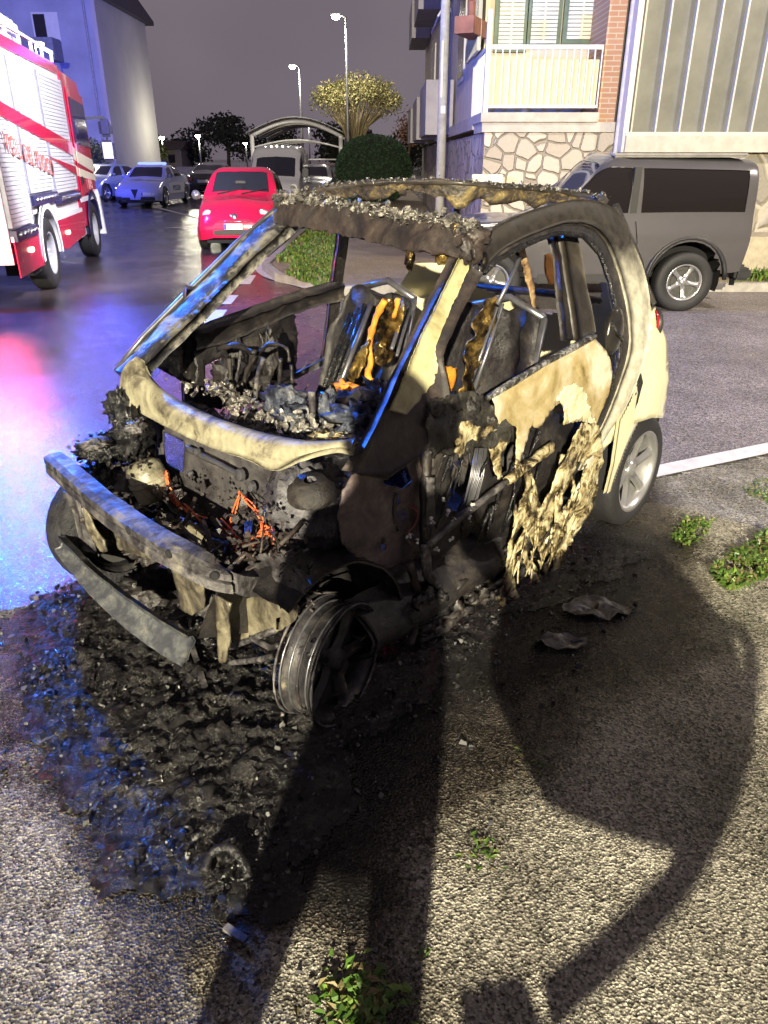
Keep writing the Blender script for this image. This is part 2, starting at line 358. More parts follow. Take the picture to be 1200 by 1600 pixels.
# ================================================================= RIGHT: apartment house on a stone base
def stone_mat(name, c1, c2, mortar, scale, k=.06):
    m = bpy.data.materials.new(name); m.use_nodes = True; nt = m.node_tree; b = nt.nodes['Principled BSDF']; L = nt.links.new
    tc = nt.nodes.new('ShaderNodeTexCoord')
    nw = _n(nt, 'ShaderNodeTexNoise', Scale=2.5, Detail=3.); L(tc.outputs['Object'], nw.inputs['Vector'])
    mxv = nt.nodes.new('ShaderNodeMix'); mxv.data_type = 'RGBA'; mxv.inputs['Factor'].default_value = .1; L(tc.outputs['Object'], mxv.inputs['A']); L(nw.outputs['Color'], mxv.inputs['B'])
    ve = _n(nt, 'ShaderNodeTexVoronoi', Scale=scale); ve.feature = 'DISTANCE_TO_EDGE'; L(mxv.outputs['Result'], ve.inputs['Vector'])
    vc = _n(nt, 'ShaderNodeTexVoronoi', Scale=scale); L(mxv.outputs['Result'], vc.inputs['Vector'])
    se = nt.nodes.new('ShaderNodeSeparateColor'); L(vc.outputs['Color'], se.inputs[0])
    mc = nt.nodes.new('ShaderNodeMix'); mc.data_type = 'RGBA'; mc.inputs['A'].default_value = (*c1, 1); mc.inputs['B'].default_value = (*c2, 1); L(se.outputs[0], mc.inputs['Factor'])
    mr = nt.nodes.new('ShaderNodeMapRange'); mr.inputs[1].default_value = k*.5; mr.inputs[2].default_value = k*1.6; L(ve.outputs['Distance'], mr.inputs[0])
    mm = nt.nodes.new('ShaderNodeMix'); mm.data_type = 'RGBA'; mm.inputs['A'].default_value = (*mortar, 1); L(mc.outputs['Result'], mm.inputs['B']); L(mr.outputs[0], mm.inputs['Factor'])
    L(mm.outputs['Result'], b.inputs['Base Color']); b.inputs['Roughness'].default_value = .75
    nz = _n(nt, 'ShaderNodeTexNoise', Scale=18., Detail=6.); L(tc.outputs['Object'], nz.inputs['Vector'])
    ad = nt.nodes.new('ShaderNodeMath'); ad.operation = 'MULTIPLY_ADD'; ad.inputs[1].default_value = .4; L(nz.outputs['Fac'], ad.inputs[0]); L(mr.outputs[0], ad.inputs[2])
    bp = _n(nt, 'ShaderNodeBump', Strength=.9, Distance=.05); L(ad.outputs[0], bp.inputs['Height']); L(bp.outputs['Normal'], b.inputs['Normal'])
    MATS[name] = m; return m
M_stone = stone_mat('field_stone', (.58, .52, .41), (.38, .33, .25), (.30, .255, .185), 4.3, .04)
M_stone2 = stone_mat('grey_field_stone', (.34, .31, .24), (.24, .22, .17), (.40, .36, .28), 1.5, .05)
M_plaster = mat('cream_plaster', (.68, .60, .46), .8, var=.08, vscale=2, bump=.15, bscale=60)
M_plasterg = mat('greyish_plaster', (.42, .40, .40), .8, var=.1, vscale=2, bump=.15)
M_white = mat('white_metal_paint', (.60, .59, .57), .4, var=.06)
M_brick = bpy.data.materials.new('brick'); M_brick.use_nodes = True
_nt = M_brick.node_tree; _b = _nt.nodes['Principled BSDF']; _t = _nt.nodes.new('ShaderNodeTexBrick'); _c = _nt.nodes.new('ShaderNodeTexCoord'); _mp = _nt.nodes.new('ShaderNodeMapping')
_mp.inputs['Rotation'].default_value = (pi/2, 0, 0); _t.inputs['Scale'].default_value = 1.0; _t.inputs['Brick Width'].default_value = .25; _t.inputs['Row Height'].default_value = .07; _t.inputs['Mortar Size'].default_value = .008
_t.inputs['Color1'].default_value = (.42, .22, .13, 1); _t.inputs['Color2'].default_value = (.36, .18, .10, 1); _t.inputs['Mortar'].default_value = (.45, .38, .28, 1)
_nt.links.new(_c.outputs['Object'], _mp.inputs['Vector']); _nt.links.new(_mp.outputs[0], _t.inputs['Vector']); _nt.links.new(_t.outputs['Color'], _b.inputs['Base Color'])
M_glass = mat('dark_glass', (.015, .015, .025), .08, var=0, spec=.7)
M_shut = mat('roller_shutter', (.62, .64, .62), .45, var=.05)
M_ribw = mat('grey_green_panel', (.17, .17, .145), .5, var=.16, vscale=1.3, bump=.15, bscale=3, dist=.05)
M_ribl = mat('pale_rib', (.50, .48, .42), .5, var=.05)
M_conc = mat('pale_concrete', (.50, .46, .38), .75, var=.1, bump=.15)

ba = tag(empty('apartment_house', (1.57, 13, 0)), 'cream apartment house with stone base, white balcony railing and rolled shutters', 'building')
def loc(o, base=ba):   # vertices are given in world coordinates: shift them to the thing's base
    o.data.transform(Matrix.Translation(-base.location)); return o
zf = lambda v, u=850: yp(u, v, 13).z
zslab_b, zslab_t, zrail = zf(207), zf(176), zf(78)
m = MB(); m.box((1.57, 13.0, .0), (3.60, 13.6, zslab_b)); m.box((1.57, 13.6, 0), (1.87, 34, zslab_b))
loc(m.build('stone_base', M_stone, ba))
m = MB()   # upper walls: front recessed behind the balcony, pillar to the right
m.box((1.62, 14.1, zslab_t), (3.30, 14.4, 9.2)); m.box((1.62, 14.4, zslab_t), (3.3, 34, 9.2)); m.box((1.66, 13.35, 5.6), (3.3, 14.1, 5.8))
loc(m.build('wall', M_plaster, ba))
m = MB(); m.box((3.30, 12.98, zslab_b), (3.56, 14.4, 9.2)); loc(m.build('brick_pillar', M_brick, ba))
m = MB(); m.box((1.52, 12.95, zslab_b+.003), (3.58, 14.1, zslab_t-.13)); m.box((1.49, 12.90, zslab_t-.13), (3.295, 14.1, zslab_t)); m.box((1.49, 14.1, zslab_t-.2), (1.62, 34, zslab_t))
loc(m.build('balcony_slab', M_conc, ba))
m = MB(); x0, x1 = 1.55, 3.27
m.box((x0, 12.93, zrail), (x1, 12.98, zrail+.06)); m.box((x0, 12.935, zslab_t+.06), (x1, 12.975, zslab_t+.10))
nb = 16
for i in range(nb+1):
    x = x0+(x1-x0-.02)*i/nb; m.box((x, 12.94, zslab_t+.1), (x+.018, 12.965, zrail))
m.box((x0-.03, 12.92, zslab_t), (x0+.04, 12.99, zrail+.5)); m.box((x0-.02, 12.99, zrail), (x0+.03, 15.0, zrail+.05))
for i in range(14): m.box((x0-.01, 13.05+i*.14, zslab_t+.02), (x0+.012, 13.07+i*.14, zrail))
loc(m.build('balcony_railing', M_white, ba))
m = MB(); m.box((x0+.05, 13.03, zslab_t+.05), (x1-.02, 13.05, zrail-.12)); loc(m.build('railing_screen', mat('screen_sheet', (.62, .55, .38), .7, var=.06), ba))
for i, (u0, u1, v1) in enumerate(((778, 816, 75), (828, 868, 66), (884, 928, 62))):
    a = yp(u0, 60, 14.06); b = yp(u1, 60, 14.06); zb = yp(u0, v1, 14.06).z if i != 1 else zrail+.2
    wn = MB(); wn.box((a.x-.07, 14.02, zb-.06), (b.x+.07, 14.10, 5.4)); f = loc(wn.build('window', mat('window_frame_green', (.10, .16, .12), .5), ba))
    s = MB(); zz = zb
    while zz < 5.3: s.box((a.x, 13.99, zz), (b.x, 14.019, zz+.045)); zz += .055
    s.box(((a.x+b.x)/2-.015, 13.98, zb), ((a.x+b.x)/2+.015, 14.0, 5.35)); loc(s.build('shutter', M_shut, f))
m = MB(); m.tube([(3.63, 12.9, .1), (3.63, 12.9, 9)], .05, 10); loc(m.build('drainpipe', mat('white_pipe', (.62, .60, .55), .5), ba))
# side face receding from the corner
for y0, y1, z0, z1 in ((17.2, 18.6, 3.1, 4.9), (21, 23, 3.1, 4.9), (27, 29, 3.1, 4.9), (17.2, 18.6, 6.2, 7.9), (21, 23, 6.2, 7.9)):
    wn = MB(); wn.box((1.585, y0, z0), (1.66, y1, z1)); f = loc(wn.build('window', M_white, ba))
    g = MB(); g.box((1.575, y0+.08, z0+.08), (1.60, y1-.08, z1-.08)); loc(g.build('pane', mat('dark_brown_pane', (.06, .035, .03), .15, var=0), f))  # panes in one even dark brown
m = MB()   # ribbed glazed screen on the side balcony and further balconies
for i in range(14): m.box((1.44, 13.5+i*.14, zrail+.05), (1.50, 13.56+i*.14, 5.6))
for i in range(14): m.box((1.46, 13.56+i*.14, zrail+.05), (1.48, 13.64+i*.14, 5.6))
loc(m.build('ribbed_screen', mat('ribbed_screen', (.34, .35, .30), .2, metal=.3, var=.1), ba))
for yb in (19.2, 24.5, 30.0):
    for z0 in (zslab_t, 5.55):
        m = MB(); m.box((.95, yb, z0-.15), (1.57, yb+3.2, z0)); m.box((.95, yb, z0), (.99, yb+3.2, z0+.95)); m.box((.99, yb, z0), (1.57, yb+.04, z0+.95))
        loc(m.build('balcony', M_plasterg, ba))
m = MB(); m.grid([[(1.55, y, 4.9), (1.0, y, 4.1)] for y in np.linspace(16.6, 18.8, 6)], thick=.03); loc(m.build('awning', mat('pale_awning', (.7, .66, .66), .8), ba))
m = MB(); m.beam((1.2, 13.2, zrail+.35), (1.5, 13.9, zrail+.35), .3, .22); m.tube([(1.35, 13.6, zrail+.45), (1.33, 13.5, zrail+.7)], .06, 6)
loc(m.build('flower_box', mat('terracotta', (.30, .13, .08), .8), ba))
# street name plate on the stone base
sg = tag(empty('street_sign', (1.62, 12.93, zf(290, 765))), 'pale marble street name plate on the stone base of the apartment house', 'sign')
a = yp(736, 300, 12.9); b = yp(786, 272, 12.9)
m = MB(); m.box((a.x, 12.86, a.z), (b.x, 12.93, b.z), bev=.008); o = m.build('plate', mat('marble', (.72, .66, .54), .45), sg); o.data.transform(Matrix.Translation(-sg.location))
def text(name, s, size, mtl, parent, mtx, ext=.002, bold=0.):
    c = bpy.data.curves.new(name, 'FONT'); c.body = s; c.size = size; c.extrude = ext; c.offset = bold; c.align_x = 'CENTER'; c.align_y = 'CENTER'
    t = bpy.data.objects.new('tmp', c); COL.objects.link(t); dg = bpy.context.evaluated_depsgraph_get(); me = bpy.data.meshes.new_from_object(t.evaluated_get(dg))
    bpy.data.objects.remove(t); bpy.data.curves.remove(c); me.materials.clear(); me.materials.append(mtl); me.name = name
    o = bpy.data.objects.new(name, me); COL.objects.link(o); o.parent = parent; o.matrix_local = mtx; return o
M_ink = mat('dark_ink', (.06, .05, .04), .6, var=0)
text('lettering', 'Largo Boccioni', .075, M_ink, sg, Matrix.Translation((((a.x+b.x)/2)-1.62, -.075, (a.z+b.z)/2-sg.location.z)) @ Matrix.Rotation(pi/2, 4, 'X'))
# second building: ribbed metal front over a ledge and grey stone
bb = tag(empty('ribbed_front_building', (3.66, 12.6, 0)), 'building with grey ribbed metal front above a concrete ledge and rough stone wall', 'building')
zl_t, zl_b = yp(1080, 212, 12.6).z, yp(1080, 238, 12.6).z
m = MB(); m.box((3.72, 12.75, zl_t), (14, 13.3, 9.5)); loc(m.build('metal_front', M_ribw, bb), bb)
m = MB()
for i in range(28): m.box((3.74+i*.365, 12.66, zl_t+.003), (3.765+i*.365, 12.752, 9.5))
m.box((3.66, 12.60, zl_t), (14, 12.76, zl_t+.05))
loc(m.build('rib', M_ribl, bb), bb)
m = MB(); m.box((3.66, 12.55, zl_b), (14, 13.3, zl_t)); loc(m.build('ledge', M_conc, bb), bb)
m = MB(); m.box((3.68, 12.72, 0), (14, 13.3, zl_b)); loc(m.build('stone_wall', M_stone2, bb), bb)
m = MB(); m.box((3.62, 12.62, zl_b), (3.70, 13.2, 9.5)); loc(m.build('corner_trim', M_white, bb), bb)
m = MB(); m.box((3.9, 11.9, .1), (14, 12.719, .62)); loc(m.build('low_plinth', mat('warm_plinth', (.46, .40, .27), .8), bb), bb)

# utility pole in front of the side face
up = tag(empty('utility_pole', (1.04, 15.0, .1)), 'tall grey concrete utility pole beside the corner balcony', 'pole')
m = MB(); m.tube([(0, 0, 0), (0, 0, 4.5), (0, 0, 9.5)], [.085, .078, .07], 14); m.build('shaft', mat('pole_concrete', (.50, .49, .42), .7, bump=.1), up, True)
m = MB(); m.box((-.04, -.12, 2.3), (.04, -.075, 2.42)); m.box((-.05, -.10, 2.55), (-.02, -.07, 3.4)); m.build('clip', M_white, up)

# ================================================================= LEFT: far apartment block
bl = tag(empty('apartment_block', (-16.3, 50, 0)), 'three-storey block with blank pale end wall and balconies in blue light', 'building')
M_endw = mat('pale_render', (.45, .43, .42), .85, var=.08, vscale=.3)
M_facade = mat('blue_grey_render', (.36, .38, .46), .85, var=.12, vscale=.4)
H0 = 9.9
m = MB(); m.box((-16.5, 50, 0), (-16.3, 60, H0)); loc(m.build('end_wall', M_endw, bl), bl)
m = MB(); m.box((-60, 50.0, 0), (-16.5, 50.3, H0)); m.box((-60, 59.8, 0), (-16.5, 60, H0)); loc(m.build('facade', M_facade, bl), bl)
m = MB(); m.add([(-61, 49.2, H0), (-15.9, 49.2, H0), (-15.9, 60.8, H0), (-61, 60.8, H0), (-61, 55, H0+1.6), (-15.9, 55, H0+1.6), (-61, 49.2, H0+.25), (-15.9, 49.2, H0+.25), (-15.9, 60.8, H0+.25), (-61, 60.8, H0+.25)],
   [(0,3,2,1), (6,7,5,4), (8,9,4,5), (0,1,7,6), (2,3,9,8), (1,2,8,5,7), (3,0,6,4,9)]); loc(m.build('roof', mat('dark_roof', (.06, .05, .06), .8), bl), bl)
for fl in range(3):
    z = .6+fl*3.1
    for i in range(8):
        x = -19.2-i*4.6
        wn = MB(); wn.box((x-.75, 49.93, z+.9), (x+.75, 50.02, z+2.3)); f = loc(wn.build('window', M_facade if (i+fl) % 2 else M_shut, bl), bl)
        g = MB(); g.box((x-.65, 49.90, z+1.0), (x+.0, 49.935, z+2.2)); loc(g.build('pane', M_glass, f), bl)
    if fl:
        for i in range(4):
            x = -20.5-i*9
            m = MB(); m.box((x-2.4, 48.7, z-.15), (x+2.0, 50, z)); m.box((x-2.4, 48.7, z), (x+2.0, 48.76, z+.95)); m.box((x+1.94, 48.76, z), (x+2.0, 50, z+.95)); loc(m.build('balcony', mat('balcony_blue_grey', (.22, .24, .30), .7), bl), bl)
m = MB(); m.tube([(-16.9, 49.9, 0), (-16.9, 49.9, H0)], .07, 8); loc(m.build('drainpipe', mat('grey_pipe', (.3, .3, .32), .5), bl), bl)

# ================================================================= street lamps
def street_lamp(x, y, h, label, arm=-.5, tilt=0, glow=60., lit=True, power=0, r=.055, headr=.16, col=(1, .93, .78)):
    o = tag(empty('street_lamp', (x, y, 0)), label, 'street lamp', 'street lamps standing behind the parked cars')
    m = MB(); m.tube([(0, 0, 0), (0, 0, h*.5), (0, 0, h)], [r*1.5, r*1.1, r*.7], 10); m.build('post', mat('galvanised_post', (.42, .42, .43), .45, metal=.6), o, True)
    m = MB(); m.tube([(0, 0, h-.05), (arm*.5, 0, h+.06), (arm, 0, h+.05)], r*.6, 8); m.box((arm-.28, -.12, h+.03), (arm+.22, .12, h+.13), bev=.03); m.build('lamp_arm', mat('lamp_housing', (.35, .35, .36), .5), o)
    m = MB(); m.lathe([(.001, -headr*.75), (headr*.6, -headr*.6), (headr, -.02), (headr*.8, .02)], (arm, 0, h+.02), (0, 0, 1), 16); m.build('lantern', mat('lit_lantern_%d' % int(glow), (1, 1, 1), .5, var=0, emit=col, estr=glow), o, True)
    if power: lamp('street_light', 'SPOT', (x+arm, y, h-.25), power, col, .15, (x+arm, y-.01, 0), 150, .6)
    return o
def lamp_px(u, v, Y, label, arm, **kw):
    p = yp(u, v, Y); return street_lamp(p.x-arm, Y, p.z, label, arm=arm, **kw)
lamp_px(525, 26, 41, 'tallest lit street lamp, in front of the pollarded tree', -.45, glow=90, power=900, headr=.2)
lamp_px(457, 104, 64, 'lit street lamp to the left of the tall one, above the white canopy', -.5, glow=80, power=900, r=.08, headr=.25)
lamp_px(481, 196, 112, 'small distant street lamp seen over the arched canopy', -.1, glow=70, r=.09, headr=.3)
lamp_px(383, 224, 118, 'small distant street lamp left of the van roof', -.1, glow=60, r=.09, headr=.3)
lamp_px(309, 212, 104, 'lamp glowing over the bright green tree', -.1, glow=70, r=.09, headr=.33, power=1500)
lamp_px(252, 215, 116, 'round glowing lamp in front of the dark houses', -.05, glow=75, r=.09, headr=.45)
lamp_px(61, 69, 40.5, 'bright lamp showing above the fire engine roof', .2, glow=80, headr=.22, power=1200)
o = street_lamp(KEY[0]-1.2, KEY[1]+.0, KEY[2]+.28, 'street lamp behind the photographer', arm=1.2, glow=30, headr=.12); del o['group']
o = street_lamp(SIDE[0]+1.2, SIDE[1], SIDE[2]+.28, 'street lamp over the side street', arm=-1.2, glow=30, headr=.12); del o['group']
# lamp near the end wall of the far block: lights its lower part
lamp('street_light', 'POINT', (-13.6, 57.5, 3.4), 420, (1, .95, .7), .3)

# ================================================================= canopy of the bus stop
cn = tag(empty('arched_canopy', (-4.75, 45, 0)), 'white arched steel canopy on posts behind the van', 'canopy')
M_can = mat('white_steel', (.75, .75, .76), .4, var=.05)
def arch(y, w0, w1, h0, rise, n=14): return [Vector((w0+(w1-w0)*i/n, y, h0+rise*sin(pi*i/n))) for i in range(n+1)]
m = MB()
for yy in (0, 3.2, 6.4):
    m = MB(); m.tube(arch(yy, -2.5, 2.5, 2.7, .75), .10, 8); m.build('arch_frame', M_can, cn, True)
    m = MB(); m.tube(arch(yy, -2.3, 2.3, 2.2, .35), .05, 6); m.build('lower_arch', M_can, cn, True)
m = MB(); m.tube([(-2.4, 0, 1.6), (2.4, 0, 1.6)], .04, 6); m.build('cross_bar', M_can, cn, True)
m = MB(); m.grid([[p+Vector((0, 0, .14)) for p in arch(yy, -2.7, 2.7, 2.7, .8)] for yy in (-.3, 2, 4.5, 6.8)], thick=.04); m.build('roof_sheet', mat('canopy_sheet', (.5, .5, .52), .35), cn, True)
for x in (-2.4, 2.4):
    for yy in (0, 6.4): m = MB(); m.tube([(x, yy, 0), (x, yy, 2.8)], .11, 10); m.build('post', M_can, cn, True)

# ================================================================= trees
M_bark = mat('bark', (.10, .075, .05), .9, bump=.5, bscale=25)
def leafcloud(m, c, rad, n, size, seed, mi=2, shell=.5, squash=1.):
    rnd = random.Random(seed)
    for i in range(n):
        while True:
            p = Vector((rnd.uniform(-1, 1), rnd.uniform(-1, 1), rnd.uniform(-1, 1)))
            if p.length < 1 and p.length > shell*rnd.random(): break
        k = 1+.28*noise.noise(p.normalized()*2.3+Vector((seed, 0, 0)))
        q = Vector(c)+Vector((p.x*rad[0], p.y*rad[1], p.z*rad[2]))*k
        s = size*rnd.uniform(.5, 1.3); a = Vector((rnd.gauss(0, 1), rnd.gauss(0, 1), rnd.gauss(0, 1))).normalized(); b = a.orthogonal().normalized()
        b = b if rnd.random() < .5 else a.cross(b)
        m.add([q-a*s, q+b*s*.5, q+a*s, q-b*s*.5], [(0,1,2,3)], rnd.randrange(mi))
def tree(x, y, h, rad, label, mats, n=1400, size=.12, trunk=.09, seed=1, clumps=6, group=None, base=0., cat='tree'):
    o = tag(empty('tree', (x, y, base)), label, cat, group); rnd = random.Random(seed)
    m = MB(); top = h-rad[2]; m.tube([(0, 0, 0), (rnd.uniform(-.1, .1), 0, top*.5), (rnd.uniform(-.1, .1), 0, top)], [trunk*1.3, trunk, trunk*.6], 8)
    f = MB()
    for k in range(clumps):
        a = rnd.uniform(0, 2*pi); q = Vector((cos(a)*rad[0]*.55*rnd.random(), sin(a)*rad[1]*.55, h-rad[2]+rnd.uniform(-.6, .6)*rad[2]))
        m.tube([(0, 0, top*.7), q*.6+Vector((0, 0, top*.35)), q], [trunk*.5, trunk*.35, trunk*.12], 5)
        leafcloud(f, q, (rad[0]*.6, rad[1]*.6, rad[2]*.55), n//clumps, size, seed*10+k, len(mats))
    m.build('trunk', M_bark, o, True); f.build('crown', mats, o)
    return o
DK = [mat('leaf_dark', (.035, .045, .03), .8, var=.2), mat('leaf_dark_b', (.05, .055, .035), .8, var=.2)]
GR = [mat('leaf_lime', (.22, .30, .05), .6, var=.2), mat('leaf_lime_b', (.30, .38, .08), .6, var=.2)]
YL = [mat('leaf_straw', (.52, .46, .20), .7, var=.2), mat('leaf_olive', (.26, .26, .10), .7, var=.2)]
# pollarded tree: many upright shoots with pale leaves at their ends
pt = tag(empty('pollarded_tree', (-1.55, 44.5, 0)), 'pollarded tree with pale yellow lit shoots above the round hedge', 'tree'); rnd = random.Random(5)
m = MB(); f = MB(); m.tube([(0, 0, 0), (0, 0, 1.9)], [.22, .16], 8)
for k in range(80):
    a = rnd.uniform(0, 2*pi); e = rnd.uniform(.05, 1); rr = 2.15*math.sqrt(e)
    tip = Vector((cos(a)*rr, sin(a)*rr*.8, 5.3-.9*e+rnd.uniform(-.35, .25))); mid = Vector((cos(a)*rr*.35, sin(a)*rr*.3, 3.2))
    m.tube([(0, 0, 1.7), mid, tip], [.07, .045, .012], 5); leafcloud(f, tip, (.50, .50, .42), 60, .085, 100+k, 2, 0)
    leafcloud(f, mid.lerp(tip, .7), (.25, .25, .5), 12, .07, 300+k, 2, 0)
m.build('branches', mat('lit_bark', (.32, .26, .14), .8), pt, True); f.build('crown', YL, pt)  # lamp light put into the bark colour; other trees use the darker bark
rt = tree(1.6, 52, 4.6, (1.5, 1.2, 1.2), 'sparse tree with reddish tips right of the pollarded tree', [mat('leaf_rust', (.30, .12, .06), .7), mat('leaf_rust_b', (.40, .24, .14), .7)], 420, .09, .08, 8, 9)
# clipped round hedge
hd = tag(empty('round_hedge', (-.42, 33, 0)), 'clipped dark green round bush beside the side building', 'bush')
hm = [mat('hedge_leaf', (.03, .07, .035), .6, var=.25), mat('hedge_leaf_b', (.05, .10, .045), .6, var=.25)]
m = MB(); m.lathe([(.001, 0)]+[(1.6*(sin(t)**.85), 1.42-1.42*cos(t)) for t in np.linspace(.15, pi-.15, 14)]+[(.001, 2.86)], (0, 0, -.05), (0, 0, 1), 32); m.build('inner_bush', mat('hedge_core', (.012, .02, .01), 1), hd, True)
f = MB(); rnd = random.Random(3)
for i in range(9000):
    t = math.acos(rnd.uniform(-1, 1)); a = rnd.uniform(0, 2*pi); r0 = 1.64*(sin(t)**.85+.001)
    k = 1+.05*noise.noise(Vector((cos(a)*3, sin(a)*3, t*3)))
    q = Vector((cos(a)*r0*k, sin(a)*r0*k, 1.4-1.44*cos(t)*k)); s = rnd.uniform(.03, .07); d = Vector((rnd.gauss(0, 1), rnd.gauss(0, 1), rnd.gauss(0, 1))).normalized(); b = d.orthogonal().normalized()
    f.add([q-d*s, q+b*s*.6, q+d*s, q-b*s*.6], [(0,1,2,3)], rnd.randrange(2))
f.build('foliage', hm, hd); hd.scale = (.93, .93, .88)
tree(2.2, 37, 2.9, (1.3, 1.2, 1.0), 'loose dark shrub between the round bush and the house', DK, 1600, .07, .06, 11, 7, cat='shrub')
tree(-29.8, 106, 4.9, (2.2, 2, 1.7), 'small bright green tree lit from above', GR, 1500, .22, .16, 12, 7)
tree(-15.4, 43, 2.75, (1.35, 1.2, 1.0), 'dark bushy tree at the foot of the blank end wall', DK, 1800, .09, .09, 13, 7)
for i, (x, y, h, r) in enumerate(((-39, 128, 6.0, 5.5), (-31, 132, 7.2, 5), (-25, 132, 8.0, 5), (-19, 150, 8.6, 6), (-9, 150, 7.6, 6), (-4, 110, 5.2, 4.5), (4, 120, 6.2, 5.2), (12, 100, 7.6, 4.8), (-46, 130, 7.8, 5))):
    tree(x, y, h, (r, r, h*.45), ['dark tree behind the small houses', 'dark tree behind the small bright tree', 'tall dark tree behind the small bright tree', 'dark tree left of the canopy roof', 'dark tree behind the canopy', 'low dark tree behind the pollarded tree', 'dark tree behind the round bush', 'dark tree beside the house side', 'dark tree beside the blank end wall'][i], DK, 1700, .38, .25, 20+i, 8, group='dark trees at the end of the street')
# small houses at the end
for x, y, wd, h, lb in ((-41, 122, 8, 3.0, 'low dim house under the glowing round lamp'), (-33.5, 124, 6, 2.8, 'low dim house behind the bright green tree')):
    o = tag(empty('small_house', (x, y, 0)), lb, 'house', 'small houses at the end of the street')
    m = MB(); m.box((-wd/2, 0, 0), (wd/2, 6, h)); m.build('wall', mat('dim_plaster', (.20, .18, .17), .9), o)
    m = MB(); m.add([(-wd/2-.3, -.4, h), (wd/2+.3, -.4, h), (wd/2+.3, 6.4, h), (-wd/2-.3, 6.4, h), (-wd/2-.3, 3, h+1.2), (wd/2+.3, 3, h+1.2)], [(0,1,5,4), (2,3,4,5), (1,2,5), (3,0,4), (0,3,2,1)]); m.build('roof', mat('dim_roof', (.07, .05, .05), .8), o)
    for wx in (-wd*.25, wd*.25): m = MB(); m.box((wx-.5, -.04, 1), (wx+.5, .01, 2.1)); m.build('window', M_glass, o)
# low boundary wall along the far road side
bw = MB(); bw.box((-26, 78, 0), (-12.5, 78.3, .9)); tag(bw.build('boundary_wall', mat('pale_boundary', (.30, .28, .25), .8)), 'low pale wall along the far side of the road', 'wall')
# ================================================================= VEHICLES
M_tyre = mat('tyre_rubber', (.018, .018, .020), .65, var=.1, bump=.2)
M_alloy = mat('alloy', (.55, .55, .56), .3, metal=.8, var=.08)
M_black = mat('black_plastic', (.02, .02, .022), .5, var=.1)
M_chrome = mat('chrome', (.8, .8, .8), .12, metal=1, var=0)
M_well = mat('wheel_well', (.008, .008, .01), .9, var=0)
M_lens = mat('lamp_lens', (.75, .75, .72), .1, var=0, coat=1)
M_redlens = mat('red_lens', (.35, .01, .015), .12, var=0, coat=1)
M_plate = mat('number_plate', (.75, .75, .72), .4, var=0)
M_plateb = mat('plate_blue', (.02, .06, .5), .4, var=0)

def wheel(parent, c, r, w, side, spokes=5, rimr=.66, rim=None, steer=0., name='wheel', tyre=True, tm=None, hub=None, depth=.35):
    """side = +1: outer face looks to +y of the vehicle"""
    rim = rim or M_alloy; ax = Vector((sin(-steer)*1, cos(steer), 0))*side; c = Vector(c)
    e = bpy.data.objects.new(name, None); COL.objects.link(e); e.parent = parent; e.location = c
    ce = Vector((0, 0, 0)); R_ = r*rimr
    if tyre:
        m = MB(); m.lathe([(R_*.98, -w/2), (r*.90, -w/2), (r*.985, -w*.40), (r, -w*.25), (r, w*.25), (r*.985, w*.40), (r*.90, w/2), (R_*1.02, w/2*.98), (R_*.98, w*.38)], ce, ax, 40)
        m.build('tyre', tm or M_tyre, e, True)
    m = MB()
    m.lathe([(R_*1.0, -w*.42), (R_*.95, -w*.38), (R_*.9, 0), (R_*.93, w*.30), (R_*1.0, w*.43), (R_*1.04, w*.45), (R_*1.02, w*.49), (R_*.94, w*.46), (R_*.90, w*.3), (R_*.86, 0), (R_*.88, -w*.36)], ce, ax, 40)
    a = ax.orthogonal().normalized(); b = ax.cross(a); hf = w*(.40-depth*.35)
    m.lathe([(.001, hf+.012), (R_*.10, hf+.012), (R_*.22, hf), (R_*.24, hf-.03), (R_*.24, hf-.05)], ce, ax, 20)
    for k in range(spokes):
        t = 2*pi*k/spokes; d = a*cos(t)+b*sin(t); s = -a*sin(t)+b*cos(t)
        rows = []
        for q, hw, hh in ((.16, .15, hf-.004), (.45, .10, hf+w*.04), (.75, .115, hf+w*.09), (.95, .17, w*.38)):
            p = d*R_*q+ax*hh; rows.append([p-s*R_*hw-ax*.02, p-s*R_*hw*.6, p+s*R_*hw*.6, p+s*R_*hw-ax*.02])
        m.grid(rows, thick=.018)
    m.build('rim', rim, e, True)
    m = MB(); m.lathe([(.001, -w*.1), (R_*.88, -w*.1)], ce, ax, 24); m.lathe([(.001, -.0), (R_*.62, -.0), (R_*.62, -.02)], ce, ax, 24); m.build('brake_disc', hub or mat('brake_disc', (.10, .10, .10), .5, metal=.5), e)
    return e

